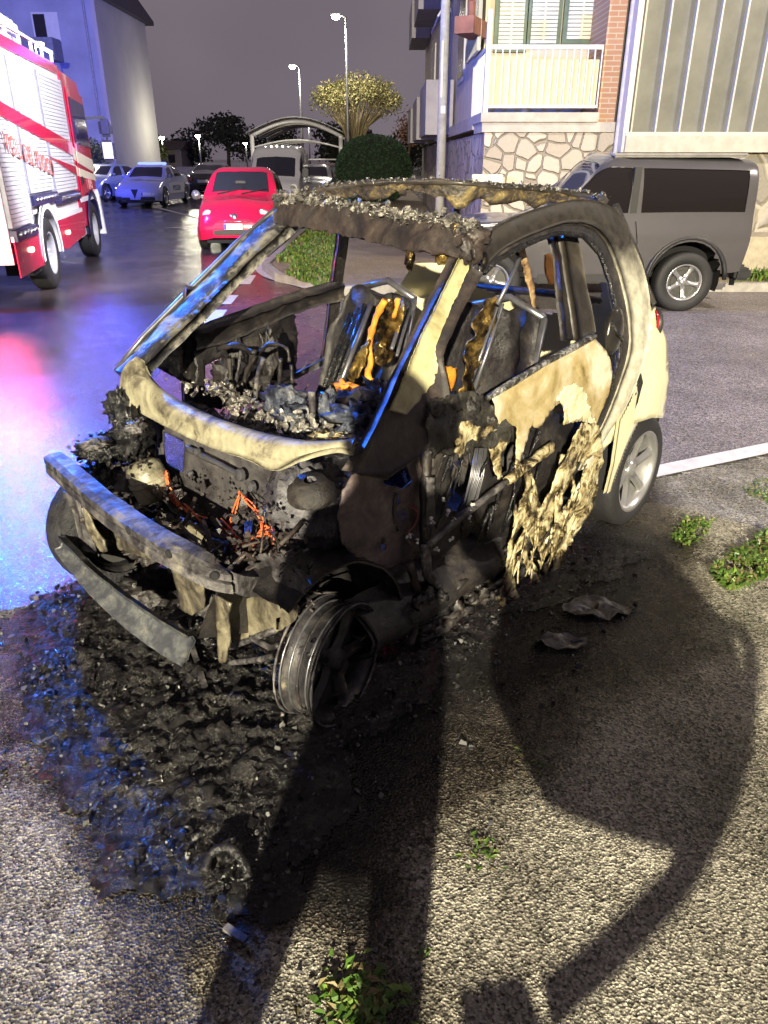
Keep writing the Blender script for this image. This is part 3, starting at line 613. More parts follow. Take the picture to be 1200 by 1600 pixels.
def car_shell(parent, stations, paint, wins=(), arches=(), nx=7, nv=6, name='body', under=.16, nvlist=None):
    """stations: rear-to-front list of half rings (x,y,z) sill->roof centre; wins: (name, material, s0, s1, r0, r1) in station/ring units, both sides"""
    S = [[np.array(p, float) for p in st] for st in stations]
    rings = []
    cols = [crom([st[j] for st in S], nx) for j in range(len(S[0]))]
    for i in range(len(cols[0])):
        rings.append(crom([cols[j][i] for j in range(len(cols))], nv))
    ni = len(rings); nj = len(rings[0]); half = np.array(rings)
    # mirror: full ring from -y sill over roof to +y sill
    full = np.concatenate([half*np.array([1, -1, 1]), half[:, -2::-1]], axis=1); N = full.shape[1]
    for (ax_, az, ar) in arches:
        h = .055
        for i in range(ni):
            for j in range(N):
                p = full[i, j]
                if abs(p[1]) > .3:
                    d = math.hypot(p[0]-ax_, p[2]-az)
                    if abs(d-ar) < h*.75 and d > 1e-6: k = ar/d; full[i, j, 0] = ax_+(p[0]-ax_)*k; full[i, j, 2] = az+(p[2]-az)*k
    body = MB(); parts = {}
    body.v = [tuple(p) for p in full.reshape(-1, 3)]
    for i in range(ni-1):
        for j in range(N-1):
            jj = min(j+.5, N-1-(j+.5)); s = (i+.5)/nx; r = jj/nv
            f = (i*N+j, (i+1)*N+j, (i+1)*N+j+1, i*N+j+1)
            c = (full[i, j]+full[i+1, j]+full[i+1, j+1]+full[i, j+1])/4
            if any(abs(c[1]) > .3 and math.hypot(c[0]-ax_, c[2]-az) < ar*.995 for ax_, az, ar in arches): continue
            hit = None
            for w in wins:
                if w[2] < s < w[3] and w[4] < r < w[5]: hit = w; break
            if hit:
                side = 0 if (w[5] >= len(S[0])-1.01) else (1 if j < N/2 else 2)
                parts.setdefault((hit[0], hit[1].name, hit[2], side), []).append(f)
            else: body.f.append(f); body.mi.append(0)
    # close the ends and the floor
    for i in (0, ni-1):
        body.f.append(tuple(i*N+j for j in (range(N) if i == 0 else range(N-1, -1, -1)))); body.mi.append(0)
    o = body.build(name, paint, parent, True)
    fl = MB(); xs = full[:, 0, 0]; ww = float(np.abs(full[:, 0, 1]).max()); z0 = float(full[:, 0, 2].min())
    fl.box((float(xs.min())+.05, -ww*.72, z0-.02), (float(xs.max())-.05, ww*.72, z0+.04)); fl.build('underside', M_well, parent)
    V = full.reshape(-1, 3)
    for (nm, mn, s0, side), fs in parts.items():
        ids = sorted({i for f in fs for i in f}); mp = {i: k for k, i in enumerate(ids)}
        cx = V[:, 0].mean()
        vs = [(V[i][0]*1-.0, V[i][1]*.988, V[i][2]-.006) for i in ids]
        mesh(nm, vs, [tuple(mp[i] for i in f) for f in fs], bpy.data.materials[mn], parent, True)
    for (ax_, az, ar) in arches:
        for sd in (-1, 1):
            m = MB(); y1 = ww*.98; prof = [(ax_+ar*cos(t), az+ar*sin(t)) for t in np.linspace(-.35, pi+.35, 18)]
            m.grid([[(x, sd*y1*.985, z) for x, z in prof], [(x, sd*y1*.55, z) for x, z in prof]])
            n = len(m.v); m.add([(x, sd*y1*.55, z) for x, z in prof], [tuple(range(len(prof)))])
            m.build('wheel_arch', M_well, parent, True)
    return o
def plate(parent, c, w=.52, h=.11, rz=0, txt='EB 482 RT', fwd=1, nm='number_plate'):
    m = MB(); m.box((-.006, -w/2, -h/2), (.006, w/2, h/2)); o = m.build(nm, M_plate, parent); o.location = c; o.rotation_euler = (0, 0, 0 if fwd > 0 else pi)
    b = MB(); b.box((.005, -w/2, -h/2+.004), (.009, -w/2+.045, h/2-.004)); b.build('blue_band', M_plateb, o)
    if txt: text('characters', txt, h*.72, M_ink, o, Matrix.Translation((.009, .02, 0)) @ Matrix.Rotation(pi/2, 4, 'Z') @ Matrix.Rotation(pi/2, 4, 'X'))
    return o
def seat_shapes(parent, xs, y, z0, col=M_black):
    for x in xs:
        for s in (-1, 1):
            m = MB(); m.box((x-.28, s*y-.22, z0), (x+.22, s*y+.22, z0+.14), bev=.04); m.box((x-.36, s*y-.22, z0+.1), (x-.22, s*y+.22, z0+.62), bev=.05, rot=Matrix.Rotation(-.2, 3, 'Y')); m.box((x-.42, s*y-.12, z0+.66), (x-.34, s*y+.12, z0+.82), bev=.03)
            m.build('seat', col, parent)

# ---------------------------------------------------------------- small red hatchback
M_red = mat('magenta_red_paint', (.78, .010, .07), .22, var=0, coat=1.0)
M_int = mat('pale_interior', (.22, .20, .19), .7)
M_wglass = mat('windscreen_glass', (.03, .035, .045), .04, var=0, spec=.9)
fc = tag(empty('parked_car', (-3.0, 17.35, 0), -pi/2+.035), 'small round-eyed bright magenta-red hatchback parked by the kerb', 'car', 'cars parked along the kerb')
st = [ # rear -> front (x, y, z)
 [(-1.72,.60,.30),(-1.76,.64,.55),(-1.70,.58,.88),(-1.66,.40,.95),(-1.66,0,.97)],
 [(-1.60,.74,.24),(-1.62,.77,.58),(-1.56,.70,.93),(-1.42,.52,1.18),(-1.40,0,1.22)],
 [(-1.15,.79,.20),(-1.15,.81,.58),(-1.10,.75,.97),(-1.10,.56,1.38),(-1.10,0,1.44)],
 [(-.45,.80,.18),(-.45,.81,.58),(-.42,.76,.95),(-.45,.58,1.44),(-.45,0,1.50)],
 [(.35,.80,.18),(.35,.81,.58),(.42,.77,.92),(.08,.59,1.42),(.08,0,1.475)],
 [(.75,.80,.18),(.78,.81,.56),(.83,.76,.90),(.66,.66,.99),(.74,0,1.05)],
 [(1.15,.80,.18),(1.18,.81,.52),(1.20,.73,.82),(1.18,.48,.90),(1.20,0,.95)],
 [(1.48,.76,.20),(1.52,.76,.45),(1.48,.66,.70),(1.46,.44,.79),(1.48,0,.83)],
 [(1.66,.62,.22),(1.71,.64,.42),(1.64,.56,.60),(1.62,.36,.68),(1.64,0,.70)],
 [(1.72,.45,.26),(1.77,.44,.40),(1.74,.38,.52),(1.70,.26,.60),(1.72,0,.61)]]
car_shell(fc, st, M_red, [('windscreen', M_wglass, 4.12, 4.90, 3.12, 4.01), ('side_window', M_glass, 3.1, 4.2, 2.12, 2.9), ('rear_window', M_glass, 2.1, 2.95, 2.12, 2.9)], [(1.13, .29, .34), (-1.17, .29, .34)], nv=6)
for s in (-1, 1):
    wheel(fc, (1.13, s*.72, .285), .285, .18, s, rim=M_alloy); wheel(fc, (-1.17, s*.72, .285), .285, .18, s)
    m = MB(); m.lathe([(.001, .05), (.07, .045), (.105, .02), (.118, 0), (.125, -.03)], (1.52, s*.56, .655), (.80, s*.32, .35), 24); hl = m.build('headlight', M_lens, fc, True)
    m = MB(); m.lathe([(.122, -.02), (.132, -.0), (.124, .012), (.116, .0)], (1.52, s*.56, .655), (.80, s*.32, .35), 24); m.build('bezel', M_chrome, hl, True)
    m = MB(); m.lathe([(.001, .03), (.045, .025), (.062, 0), (.065, -.03)], (1.665, s*.565, .475), (.86, s*.32, .1), 20); m.build('fog_lamp', M_lens, fc, True)
    m = MB(); m.tube([(.62, s*.74, .93), (.60, s*.86, .97)], .025, 6); m.lathe([(.001, -.05), (.07, -.04), (.095, 0), (.085, .05), (.001, .07)], (.60, s*.92, 1.0), (1, 0, 0), 16); m.build('mirror', mat('bright_mirror_cap', (.6, .6, .62), .15, metal=.8), fc, True)
m = MB(); m.box((1.72, -.42, .315), (1.785, .42, .41), bev=.02); m.build('lower_grille', M_black, fc)
m = MB(); m.tube([(1.70, -.40, .56), (1.735, 0, .565), (1.70, .40, .56)], .012, 6); m.build('chrome_strip', M_chrome, fc, True)
m = MB(); m.lathe([(.001, .03), (.05, .025), (.062, .01), (.065, -.02)], (1.675, 0, .655), (.85, 0, .5), 20)
for k in range(4): m.box((1.70, -.075+k*.035, .63), (1.712, -.055+k*.035, .69), rot=Matrix.Rotation(.35, 3, 'X'))
m.build('emblem', M_chrome, fc, True)
plate(fc, (1.79, -.02, .475), .36, .11, txt='')
m = MB(); m.box((.66, -.36, 1.02), (.70, -.05, 1.035)); m.tube([(.80, -.45, 1.03), (.6, .1, 1.13)], .012, 6); m.tube([(.80, .05, 1.03), (.58, .55, 1.12)], .012, 6); m.build('wiper', M_black, fc)
# light shapes behind the windscreen
m = MB(); m.box((.52, -.10, 1.21), (.54, .12, 1.27), bev=.01); m.build('rear_view_mirror', M_black, fc)

# ---------------------------------------------------------------- police saloon
M_pol = mat('police_paint', (.42, .46, .66), .18, var=0, coat=1.0, metal=.1)
M_polw = mat('police_white', (.78, .78, .80), .25, var=0, coat=.5)
def saloon(label, loc_, rz, paint, group=None, name='parked_car', cat='car'):
    c = tag(empty(name, loc_, rz), label, cat, group)
    st = [[(-2.28,.62,.36),(-2.32,.66,.6),(-2.28,.60,.92),(-2.24,.45,1.0),(-2.24,0,1.02)],
     [(-2.1,.80,.26),(-2.14,.84,.6),(-2.08,.76,.95),(-1.98,.6,1.06),(-1.98,0,1.09)],
     [(-1.5,.87,.2),(-1.5,.90,.6),(-1.45,.84,.95),(-1.40,.66,1.10),(-1.45,0,1.16)],
     [(-.9,.88,.18),(-.9,.91,.6),(-.85,.85,.95),(-.75,.62,1.36),(-.75,0,1.40)],
     [(-.05,.88,.18),(-.05,.91,.6),(-.05,.85,.93),(-.1,.62,1.40),(-.1,0,1.44)],
     [(.75,.88,.18),(.75,.91,.58),(.80,.85,.90),(.30,.62,1.36),(.32,0,1.40)],
     [(1.05,.88,.18),(1.05,.91,.56),(1.15,.84,.88),(1.02,.74,.95),(1.10,0,1.00)],
     [(1.75,.87,.2),(1.80,.90,.5),(1.78,.80,.74),(1.70,.6,.84),(1.75,0,.88)],
     [(2.1,.78,.22),(2.15,.80,.45),(2.08,.72,.62),(2.05,.5,.70),(2.08,0,.73)],
     [(2.26,.5,.26),(2.32,.5,.42),(2.26,.42,.55),(2.22,.3,.62),(2.24,0,.63)]]
    car_shell(c, st, paint, [('windscreen', M_glass, 5.1, 5.92, 3.1, 4.01), ('rear_screen', M_glass, 2.1, 2.92, 3.1, 4.01), ('side_window', M_glass, 4.08, 5.1, 2.12, 2.9), ('rear_window', M_glass, 2.7, 3.92, 2.12, 2.9)], [(1.42, .33, .38), (-1.40, .33, .38)])
    for s in (-1, 1):
        wheel(c, (1.42, s*.80, .33), .33, .22, s); wheel(c, (-1.40, s*.80, .33), .33, .22, s)
        m = MB(); m.grid([[(2.12-.02*k, s*.46, .60-k*.05), (2.04-.02*k, s*.66, .63-k*.03), (1.84, s*.835, .67-k*.015)] for k in range(2)], thick=.05); m.build('headlight', M_lens if 'police' not in name else mat('lit_headlight', (1, 1, 1), .3, var=0, emit=(.85, .9, 1), estr=9), c)
        m = MB(); m.box((.72, s*.92-.06, .98), (.86, s*.92+.08, 1.1), bev=.04); m.build('mirror', paint, c, True)
    m = MB(); m.add([(2.30, -.13, .62), (2.30, .13, .62), (2.34, 0, .30), (2.26, -.13, .62), (2.26, .13, .62), (2.30, 0, .30)], [(0,1,2),(5,4,3),(0,3,4,1),(1,4,5,2),(2,5,3,0)]); m.box((2.24, -.75, .24), (2.31, -.2, .36), bev=.02); m.box((2.24, .2, .24), (2.31, .75, .36), bev=.02); m.build('grille', M_black, c)
    return c
pc = saloon('pale blue and white police saloon with a roof light bar facing the fire engine', (-9.25, 32.6, 0), -pi/2-.05, M_pol, name='police_car', cat='police car')
m = MB(); m.box((-.25, -.55, 1.44), (.05, .55, 1.53), bev=.03); m.build('light_bar', mat('light_bar_blue', (.05, .08, .6), .2, var=0, emit=(.3, .4, 1), estr=1.2), pc)
m = MB(); m.box((-1.0, .905, .42), (.95, .925, .78), bev=.008); pw = m.build('door_panel', M_polw, pc)
text('lettering', 'POLIZIA', .27, mat('police_blue_ink', (.03, .06, .25), .5, var=0), pw, Matrix.Translation((0, .93, .6)) @ Matrix.Rotation(pi, 4, 'Z') @ Matrix.Rotation(pi/2, 4, 'X'))
plate(pc, (2.33, .45, .46), .36, .11, txt='')
saloon('dull blue-grey car half hidden behind the police saloon', (-12.4, 36.5, 0), -pi/2-.3, mat('dull_blue_paint', (.16, .20, .28), .3, var=0, coat=.6), 'cars standing further down the street')
dk = saloon('black car with a lit plate, left of the red hatchback', (-6.9, 29.0, 0), pi/2-.05, mat('black_paint', (.012, .012, .02), .15, var=0, coat=1), 'cars standing further down the street')
dk.location = (-8.2, 39.5, 0)
for s in (-1, 1): m = MB(); m.box((-2.34, s*.62-.16, .75), (-2.28, s*.62+.16, .88), bev=.02); m.build('tail_light', M_redlens, dk)
plate(dk, (-2.34, 0, .72), .52, .12, fwd=-1, txt='')
dk2 = saloon('grey estate parked beyond the van, near the canopy', (-2.9, 33.5, 0), -pi/2, mat('grey_paint', (.13, .13, .14), .25, var=0, coat=.8), 'cars standing further down the street')
dk3 = saloon('dark car parked behind the grey estate', (-2.7, 39.5, 0), -pi/2, mat('deep_red_paint', (.07, .02, .025), .2, var=0, coat=.8), 'cars standing further down the street')

# ---------------------------------------------------------------- white panel van behind the hatchback
vn = tag(empty('parked_van', (-3.9, 30.6, 0), -pi/2+.03), 'tall pale van with dark windscreen parked behind the red hatchback', 'van', 'cars parked along the kerb')
M_van = mat('pale_van_paint', (.50, .50, .52), .3, var=.03, coat=.5)
st = [[(-2.7,.95,.4),(-2.72,.98,.8),(-2.7,.96,1.3),(-2.68,.88,2.30),(-2.66,0,2.42)],
 [(-2.6,.98,.35),(-2.6,1.0,.8),(-2.6,.99,1.3),(-2.6,.90,2.36),(-2.6,0,2.48)],
 [(-.5,.99,.3),(-.5,1.02,.8),(-.5,1.0,1.3),(-.5,.90,2.38),(-.5,0,2.50)],
 [(.9,.99,.3),(.9,1.02,.8),(.95,1.0,1.25),(.55,.88,2.32),(.60,0,2.46)],
 [(1.35,.99,.3),(1.35,1.02,.8),(1.42,.98,1.22),(1.00,.84,2.02),(1.08,0,2.16)],
 [(1.9,.98,.3),(1.9,1.0,.75),(1.95,.94,1.16),(1.86,.84,1.28),(2.0,0,1.34)],
 [(2.35,.92,.3),(2.42,.92,.6),(2.34,.84,.92),(2.28,.7,1.04),(2.36,0,1.1)],
 [(2.6,.7,.32),(2.66,.7,.5),(2.58,.6,.75),(2.52,.5,.85),(2.56,0,.88)]]
car_shell(vn, st, M_van, [('windscreen', M_glass, 4.08, 4.94, 3.1, 4.01), ('side_window', M_glass, 3.2, 4.6, 2.12, 2.9)], [(1.75, .36, .42), (-1.7, .36, .42)])
for s in (-1, 1):
    wheel(vn, (1.75, s*.88, .35), .35, .22, s, rim=M_black); wheel(vn, (-1.7, s*.88, .35), .35, .22, s, rim=M_black)
    m = MB(); m.box((1.45, s*1.12-.1, 1.25), (1.58, s*1.12+.12, 1.62), bev=.04); m.beam((1.5, s*.98, 1.35), (1.5, s*1.1, 1.4), .05, .05); m.build('mirror', M_black, vn)
    m = MB(); m.box((2.2, s*.72-.12, .78), (2.45, s*.72+.14, 1.02), bev=.05); m.build('headlight', M_lens, vn)
vn.scale = (1, .93, .84)
for k in range(7): m = MB(); m.lathe([(.001, .05), (.03, .04), (.04, 0)], (.62-.02*abs(k-3), -.66+k*.22, 2.46-.012*(k-3)**2), (0, 0, 1), 10); m.build('marker_lamp', mat('lit_marker', (1, 1, 1), .4, var=0, emit=(1, .97, .85), estr=4), vn)

# ---------------------------------------------------------------- grey off-roader on the right
M_jeep = mat('grey_metallic', (.105, .10, .105), .3, metal=.35, var=.03, coat=.8)
M_jglass = mat('brown_tinted_glass', (.012, .010, .010), .07, var=0, spec=.6)
jp = tag(empty('parked_jeep', (2.62, 10.0, 0), pi), 'grey three-door off-roader with silver wheels parked before the stone wall', 'car')
st = [[(-1.62,.70,.52),(-1.66,.74,.8),(-1.66,.72,1.05),(-1.64,.64,1.57),(-1.64,0,1.68)],
 [(-1.58,.74,.46),(-1.60,.79,.8),(-1.60,.76,1.07),(-1.585,.67,1.61),(-1.585,0,1.71)],
 [(-.9,.76,.42),(-.9,.80,.8),(-.9,.77,1.07),(-.9,.67,1.63),(-.9,0,1.73)],
 [(-.28,.76,.40),(-.28,.80,.8),(-.28,.77,1.06),(-.28,.67,1.64),(-.28,0,1.74)],
 [(.55,.76,.40),(.55,.80,.8),(.62,.77,1.04),(.12,.66,1.61),(.14,0,1.71)],
 [(.70,.76,.40),(.72,.80,.78),(.78,.76,1.02),(.66,.70,1.08),(.72,0,1.14)],
 [(1.35,.74,.42),(1.38,.79,.76),(1.36,.72,.96),(1.32,.64,1.03),(1.36,0,1.08)],
 [(1.80,.70,.44),(1.84,.76,.72),(1.78,.68,.92),(1.74,.58,.98),(1.80,0,1.0)],
 [(1.92,.66,.46),(1.96,.7,.6),(1.92,.62,.80),(1.86,.5,.88),(1.90,0,.90)]]
car_shell(jp, st, M_jeep, [('windscreen', M_wglass, 4.08, 4.94, 3.1, 4.01), ('side_window', M_jglass, 3.12, 4.15, 2.10, 2.86), ('rear_window', M_jglass, 1.12, 2.88, 2.08, 2.86)], [(1.33, .38, .43), (-.98, .38, .43)], nx=10, nv=8)
for s in (-1, 1):
    wheel(jp, (1.33, s*.68, .345), .345, .21, s, rimr=.60); wheel(jp, (-.98, s*.68, .345), .345, .21, s, rimr=.60)
    m = MB(); m.box((.42, s*.90-.07, 1.02), (.55, s*.90+.09, 1.17), bev=.04); m.beam((.5, s*.78, 1.02), (.5, s*.88, 1.07), .04, .04); m.build('mirror', mat('jeep_mirror', (.30, .29, .29), .3), jp, True)
    m = MB(); m.box((-.18, s*.80-.012, .93), (-.02, s*.80+.018, .965), bev=.008); m.build('door_handle', M_black, jp)
    m = MB(); m.box((-1.67, s*.66-.07, .78), (-1.62, s*.66+.08, .96), bev=.02); m.build('tail_light', M_redlens, jp)
    prof = [(-.98+.47*cos(t), .38+.47*sin(t)) for t in np.linspace(.0, pi, 16)]
    m = MB(); m.tube([(x, s*.785, z) for x, z in prof], .028, 6, up=(0, 1, 0)); m.build('arch_trim', M_black, jp, True)
    m = MB(); m.box((-.42, s*.745-.02, .33), (.80, s*.745+.03, .46), bev=.02); m.build('sill', M_black, jp)
    m = MB()
    for pts in ([(.60, s*.806, .44), (.62, s*.812, .8), (.66, s*.785, 1.0)], [(-.30, s*.80, .46), (-.34, s*.812, .8), (-.30, s*.785, 1.03)]): m.tube(pts, .005, 4)
    m.build('door_seam', M_well, jp)
m = MB(); m.box((-1.55, -.62, 1.70), (.0, .62, 1.745), bev=.02); m.build('roof_panel', mat('pale_roof', (.30, .29, .28), .3, coat=.5), jp)
m = MB(); m.box((-.30, .70, 1.08), (-.22, .765, 1.60)); m.build('door_pillar', M_black, jp)
m = MB(); m.box((-1.80, -.72, .36), (-1.60, .72, .50), bev=.03); m.build('rear_bumper', M_black, jp)
m = MB(); m.box((-2.0, -.05, .40), (-1.78, .05, .46)); m.lathe([(.001, .07), (.028, .05), (.028, .02), (.015, 0), (.015, -.04)], (-1.96, 0, .50), (0, 0, 1), 12); m.beam((-1.9, 0, .43), (-1.9, 0, .20), .06, .03); m.build('tow_hitch', M_black, jp)
m = MB(); m.lathe([(.001, -.10), (.28, -.10), (.33, -.05), (.33, .06), (.28, .1), (.001, .1)], (-1.78, -.05, .95), (1, 0, 0), 28); m.build('spare_wheel', M_black, jp, True)

# ---------------------------------------------------------------- fire engine on the left
M_fr = mat('fire_red', (.62, .01, .07), .25, var=.02, coat=.8)
M_frw = mat('fire_white', (.80, .80, .82), .3, var=.02, coat=.3)
M_alu = mat('shutter_aluminium', (.72, .72, .76), .35, metal=.15, var=.03)
M_refl = mat('cream_reflective', (.74, .70, .52), .4, var=.02)
M_dk = mat('dark_navy_trim', (.02, .02, .07), .4, var=0)
rw = gp(90, 450); fw = gp(155, 400); hd_ = math.atan2(fw.y-rw.y, fw.x-rw.x)
ft = tag(empty('fire_engine', (rw.x, rw.y, 0), hd_), 'red and white fire engine with roller shutters and VIGILI DEL FUOCO lettering', 'fire engine')
# local frame: x forward from the rear axle, y = 0 is the side facing us (which is -y), body extends to +y
WB = (fw-rw).length; BW = 2.35
XB0, XB1, XC1 = -1.9, WB-1.15, WB+.85   # body start, cab start, cab end
def side(m, x0, x1, z0, z1, d=.0, t=.03, mi=0): m.box((x0, -d-t, z0), (x1, -d+.0, z1), mi)
m = MB(); m.box((XB0, .02, 1.02), (XB1, BW-.02, 3.0)); m.box((XB0, .02, .55), (-.62, BW-.02, 1.02)); m.box((.62, .02, .55), (XB1, BW-.02, 1.02)); m.build('body', M_frw, ft)
m = MB(); m.box((XB0, -.005, 2.86), (XB1, BW+.005, 3.06), bev=.04); m.build('roof_edge', M_fr, ft)
# shutters: slats are real ridges
bays = [(-1.85, -.62, .95, 2.82), (-.54, .62, 1.22, 2.82), (.70, XB1-.08, .98, 2.82)]
bays = [(-1.85, -.74, .95, 2.82), (-.66, .86, 1.28, 2.82), (.94, XB1-.06, 1.22, 2.82)]
for x0, x1, z0, z1 in bays:
    m = MB(); z = z0
    while z < z1-.01: m.box((x0+.02, -.022, z), (x1-.02, .02, min(z+.042, z1))); z += .05
    sh = m.build('roller_shutter', M_alu, ft)
    for xr in (x0, x1-.022): m = MB(); m.box((xr, -.032, z0), (xr+.022, .03, z1)); m.build('guide_rail', mat('rail_grey', (.25, .25, .32), .4), sh)
    b = MB(); b.box((x0, -.06, z0-.15), (x1, .02, z0-.03)); hb = b.build('shutter_bar', M_dk, ft)
    k = MB(); nx_ = int((x1-x0)/.18)
    for i in range(nx_): k.tube([(x0+.08+i*.18, -.075, z0-.09), (x0+.16+i*.18, -.075, z0-.06)], .022, 6)
    k.build('handle', M_chrome, hb, True)
def band(name, pts, mtl, d=.038, parent=ft):   # coloured band laid over the shutters: a thin plate
    m = MB(); n = len(pts); m.add([(x, -d, z) for x, z in pts]+[(x, -d+.012, z) for x, z in pts], [tuple(range(n)), tuple(range(2*n-1, n-1, -1))]+[(i, i+n, (i+1) % n+n, (i+1) % n) for i in range(n)]); return m.build(name, mtl, parent)
E_ = XB1
band('red_stripe', [(XB0, 2.34), (XB0, 2.18), (E_, 1.72), (E_, 1.92)], M_fr)
band('red_stripe', [(.75, 1.72), (E_, 1.42), (E_, 1.56)], M_fr)
m = MB(); m.box((-.66, -.02, .55), (.66, .02, 1.05)); 
lt = text('lettering', 'VIGILI DEL FUOCO', .30, mat('worn_red_letter', (.42, .12, .10), .5, var=.1), ft, Matrix.Translation((-.30, -.045, 1.70)) @ Matrix.Rotation(pi/2, 4, 'X') @ Matrix.Rotation(-.13, 4, 'Z'), bold=.003)
band('skirt', [(XB0, .40), (-1.45, .40), (-.62, .40), (-.62, .80), (XB0, .80)], M_fr, .03)
m = MB(); m.box((XB0, -.03, .80), (-.62, .0, .86)); m.box((.62, -.03, .86), (XB1, .0, .92)); m.build('white_trim', M_frw, ft)
band('skirt', [(.66, .48), (1.05, .42), (XB1, .50), (XB1, .86), (.66, .86)], M_fr, .03)
for x in (-1.2, 1.25): m = MB(); m.box((x-.06, -.06, .62), (x+.06, -.03, .68), bev=.01); m.build('side_marker', mat('lit_amber', (1, .6, .3), .4, var=0, emit=(1, .7, .5), estr=5), ft)
for k, (ax_, rr) in enumerate(((0, .56), (WB, .56))):
    prof = [(ax_+rr*cos(t), .50+rr*sin(t)) for t in np.linspace(-.1, pi+.1, 18)]; prof2 = [(ax_+(rr+.10)*cos(t), .50+(rr+.10)*sin(t)) for t in np.linspace(-.1, pi+.1, 18)]
    m = MB(); m.grid([[(x, -.045, z) for x, z in prof], [(x, -.045, z) for x, z in prof2]], thick=.02); m.grid([[(x, -.045, z) for x, z in prof], [(x, .45, z) for x, z in prof]]); m.build('mudguard', M_frw if k == 0 else M_dk, ft, True)
    for s, y in ((-1, .12), (1, BW-.12)): wheel(ft, (ax_, y, .48), .48, .28, s, spokes=8, rimr=.58, rim=mat('truck_rim', (.35, .35, .38), .45), depth=1.3)
m = MB(); m.box((XB0+.1, .3, .5), (WB+.9, BW-.3, .95)); m.box((-.9, .06, .3), (.0, .4, .5)) ; m.build('chassis', M_well, ft)
# cab
m = MB()
cab = [(XB1+.03, 0, .62), (XC1-.18, 0, .62), (XC1, 0, 1.0), (XC1-.02, 0, 1.55), (XC1-.22, 0, 2.66), (XC1-.42, 0, 2.90), (XB1+.03, 0, 2.98)]
n = len(cab); wa = [(WB+.62*cos(t), .50+.62*sin(t)) for t in np.linspace(.15, pi-.15, 12)]
ring = [(XB1+.03, .62), *[(x, z) for x, z in reversed(wa) if x > XB1+.05], (XC1-.18, .62), (XC1, 1.0), (XC1-.02, 1.55), (XC1-.22, 2.66), (XC1-.42, 2.90), (XB1+.03, 2.98)]
n = len(ring); m.add([(x, 0, z) for x, z in ring]+[(x, BW, z) for x, z in ring], [tuple(range(n)), tuple(range(2*n-1, n-1, -1))]+[(i, i+n, (i+1) % n+n, (i+1) % n) for i in range(n)])
m.build('cab', M_fr, ft)
dr = band('cab_door', [(XB1+.32, 1.12), (WB+.62, 1.12), (WB+.78, 1.4), (WB+.70, 2.70), (XB1+.32, 2.76)], M_fr, .02)
band('door_window', [(XB1+.45, 1.92), (WB+.60, 1.86), (WB+.62, 2.56), (XB1+.45, 2.62)], mat('cab_glass', (.03, .02, .10), .08, var=0, spec=.8), .034, dr)
band('cream_stripe', [(XB1+.32, 1.80), (XB1+.32, 1.62), (WB+.76, 1.44), (WB+.74, 1.66)], M_refl, .030, dr)
band('cream_stripe', [(XB1+.32, 1.54), (XB1+.32, 1.40), (WB+.76, 1.30), (WB+.76, 1.40)], M_refl, .030, dr)
band('cream_stripe', [(XB1+.05, 1.90), (XB1+.05, 1.68), (XB1+.30, 1.64), (XB1+.30, 1.84)], M_refl, .012)
band('cream_stripe', [(XB1+.05, 1.60), (XB1+.05, 1.44), (XB1+.30, 1.41), (XB1+.30, 1.55)], M_refl, .012)
m = MB(); m.box((XB1+.38, -.05, 1.28), (XB1+.52, -.02, 1.40), bev=.01); m.build('door_handle', M_black, dr)
text('lettering', '115', .27, mat('pink_number', (.80, .45, .40), .5, var=0), dr, Matrix.Translation((WB+.05, -.036, 1.26)) @ Matrix.Rotation(pi/2, 4, 'X'), bold=.006)
band('white_trim', [(XB1+.05, 1.0), (XB1+.05, 1.08), (WB+.60, 1.08), (WB+.60, 1.0)], M_frw, .03)
m = MB(); m.box((XC1-.30, .25, 1.75), (XC1-.02, BW-.25, 2.5), rot=Matrix.Rotation(-.18, 3, 'Y')); m.build('windscreen', M_glass, ft)
m = MB(); m.beam((XC1-.22, .0, 2.35), (XC1-.05, -.34, 2.38), .04, .04); m.beam((XC1-.05, -.34, 2.38), (XC1-.05, -.34, 1.75), .035, .035); arm_ = m.build('mirror_arm', M_black, ft)
m = MB(); m.box((XC1-.12, -.46, 2.05), (XC1+.02, -.22, 2.36), bev=.05); m.box((XC1-.12, -.46, 1.62), (XC1+.02, -.22, 2.0), bev=.05); m.build('mirror', M_dk, ft)
m = MB(); m.box((XC1-.135, -.43, 1.68), (XC1-.121, -.25, 1.96)); m.build('mirror_glass', M_lens, ft)
m = MB(); m.add([(WB+.62, -.10, .35), (WB+.70, -.10, .35), (WB+.78, -.06, 1.05), (WB+.60, -.06, 1.15), (WB+.62, .3, .35), (WB+.70, .3, .35), (WB+.78, .3, 1.05), (WB+.60, .3, 1.15)], [(0,1,2,3),(7,6,5,4),(0,4,5,1),(1,5,6,2),(2,6,7,3),(3,7,4,0)]); m.build('front_fender', M_frw, ft)
m = MB(); m.box((WB-.95, .05, .42), (WB-.60, .5, .98), bev=.03); m.build('cab_step', M_frw, ft)
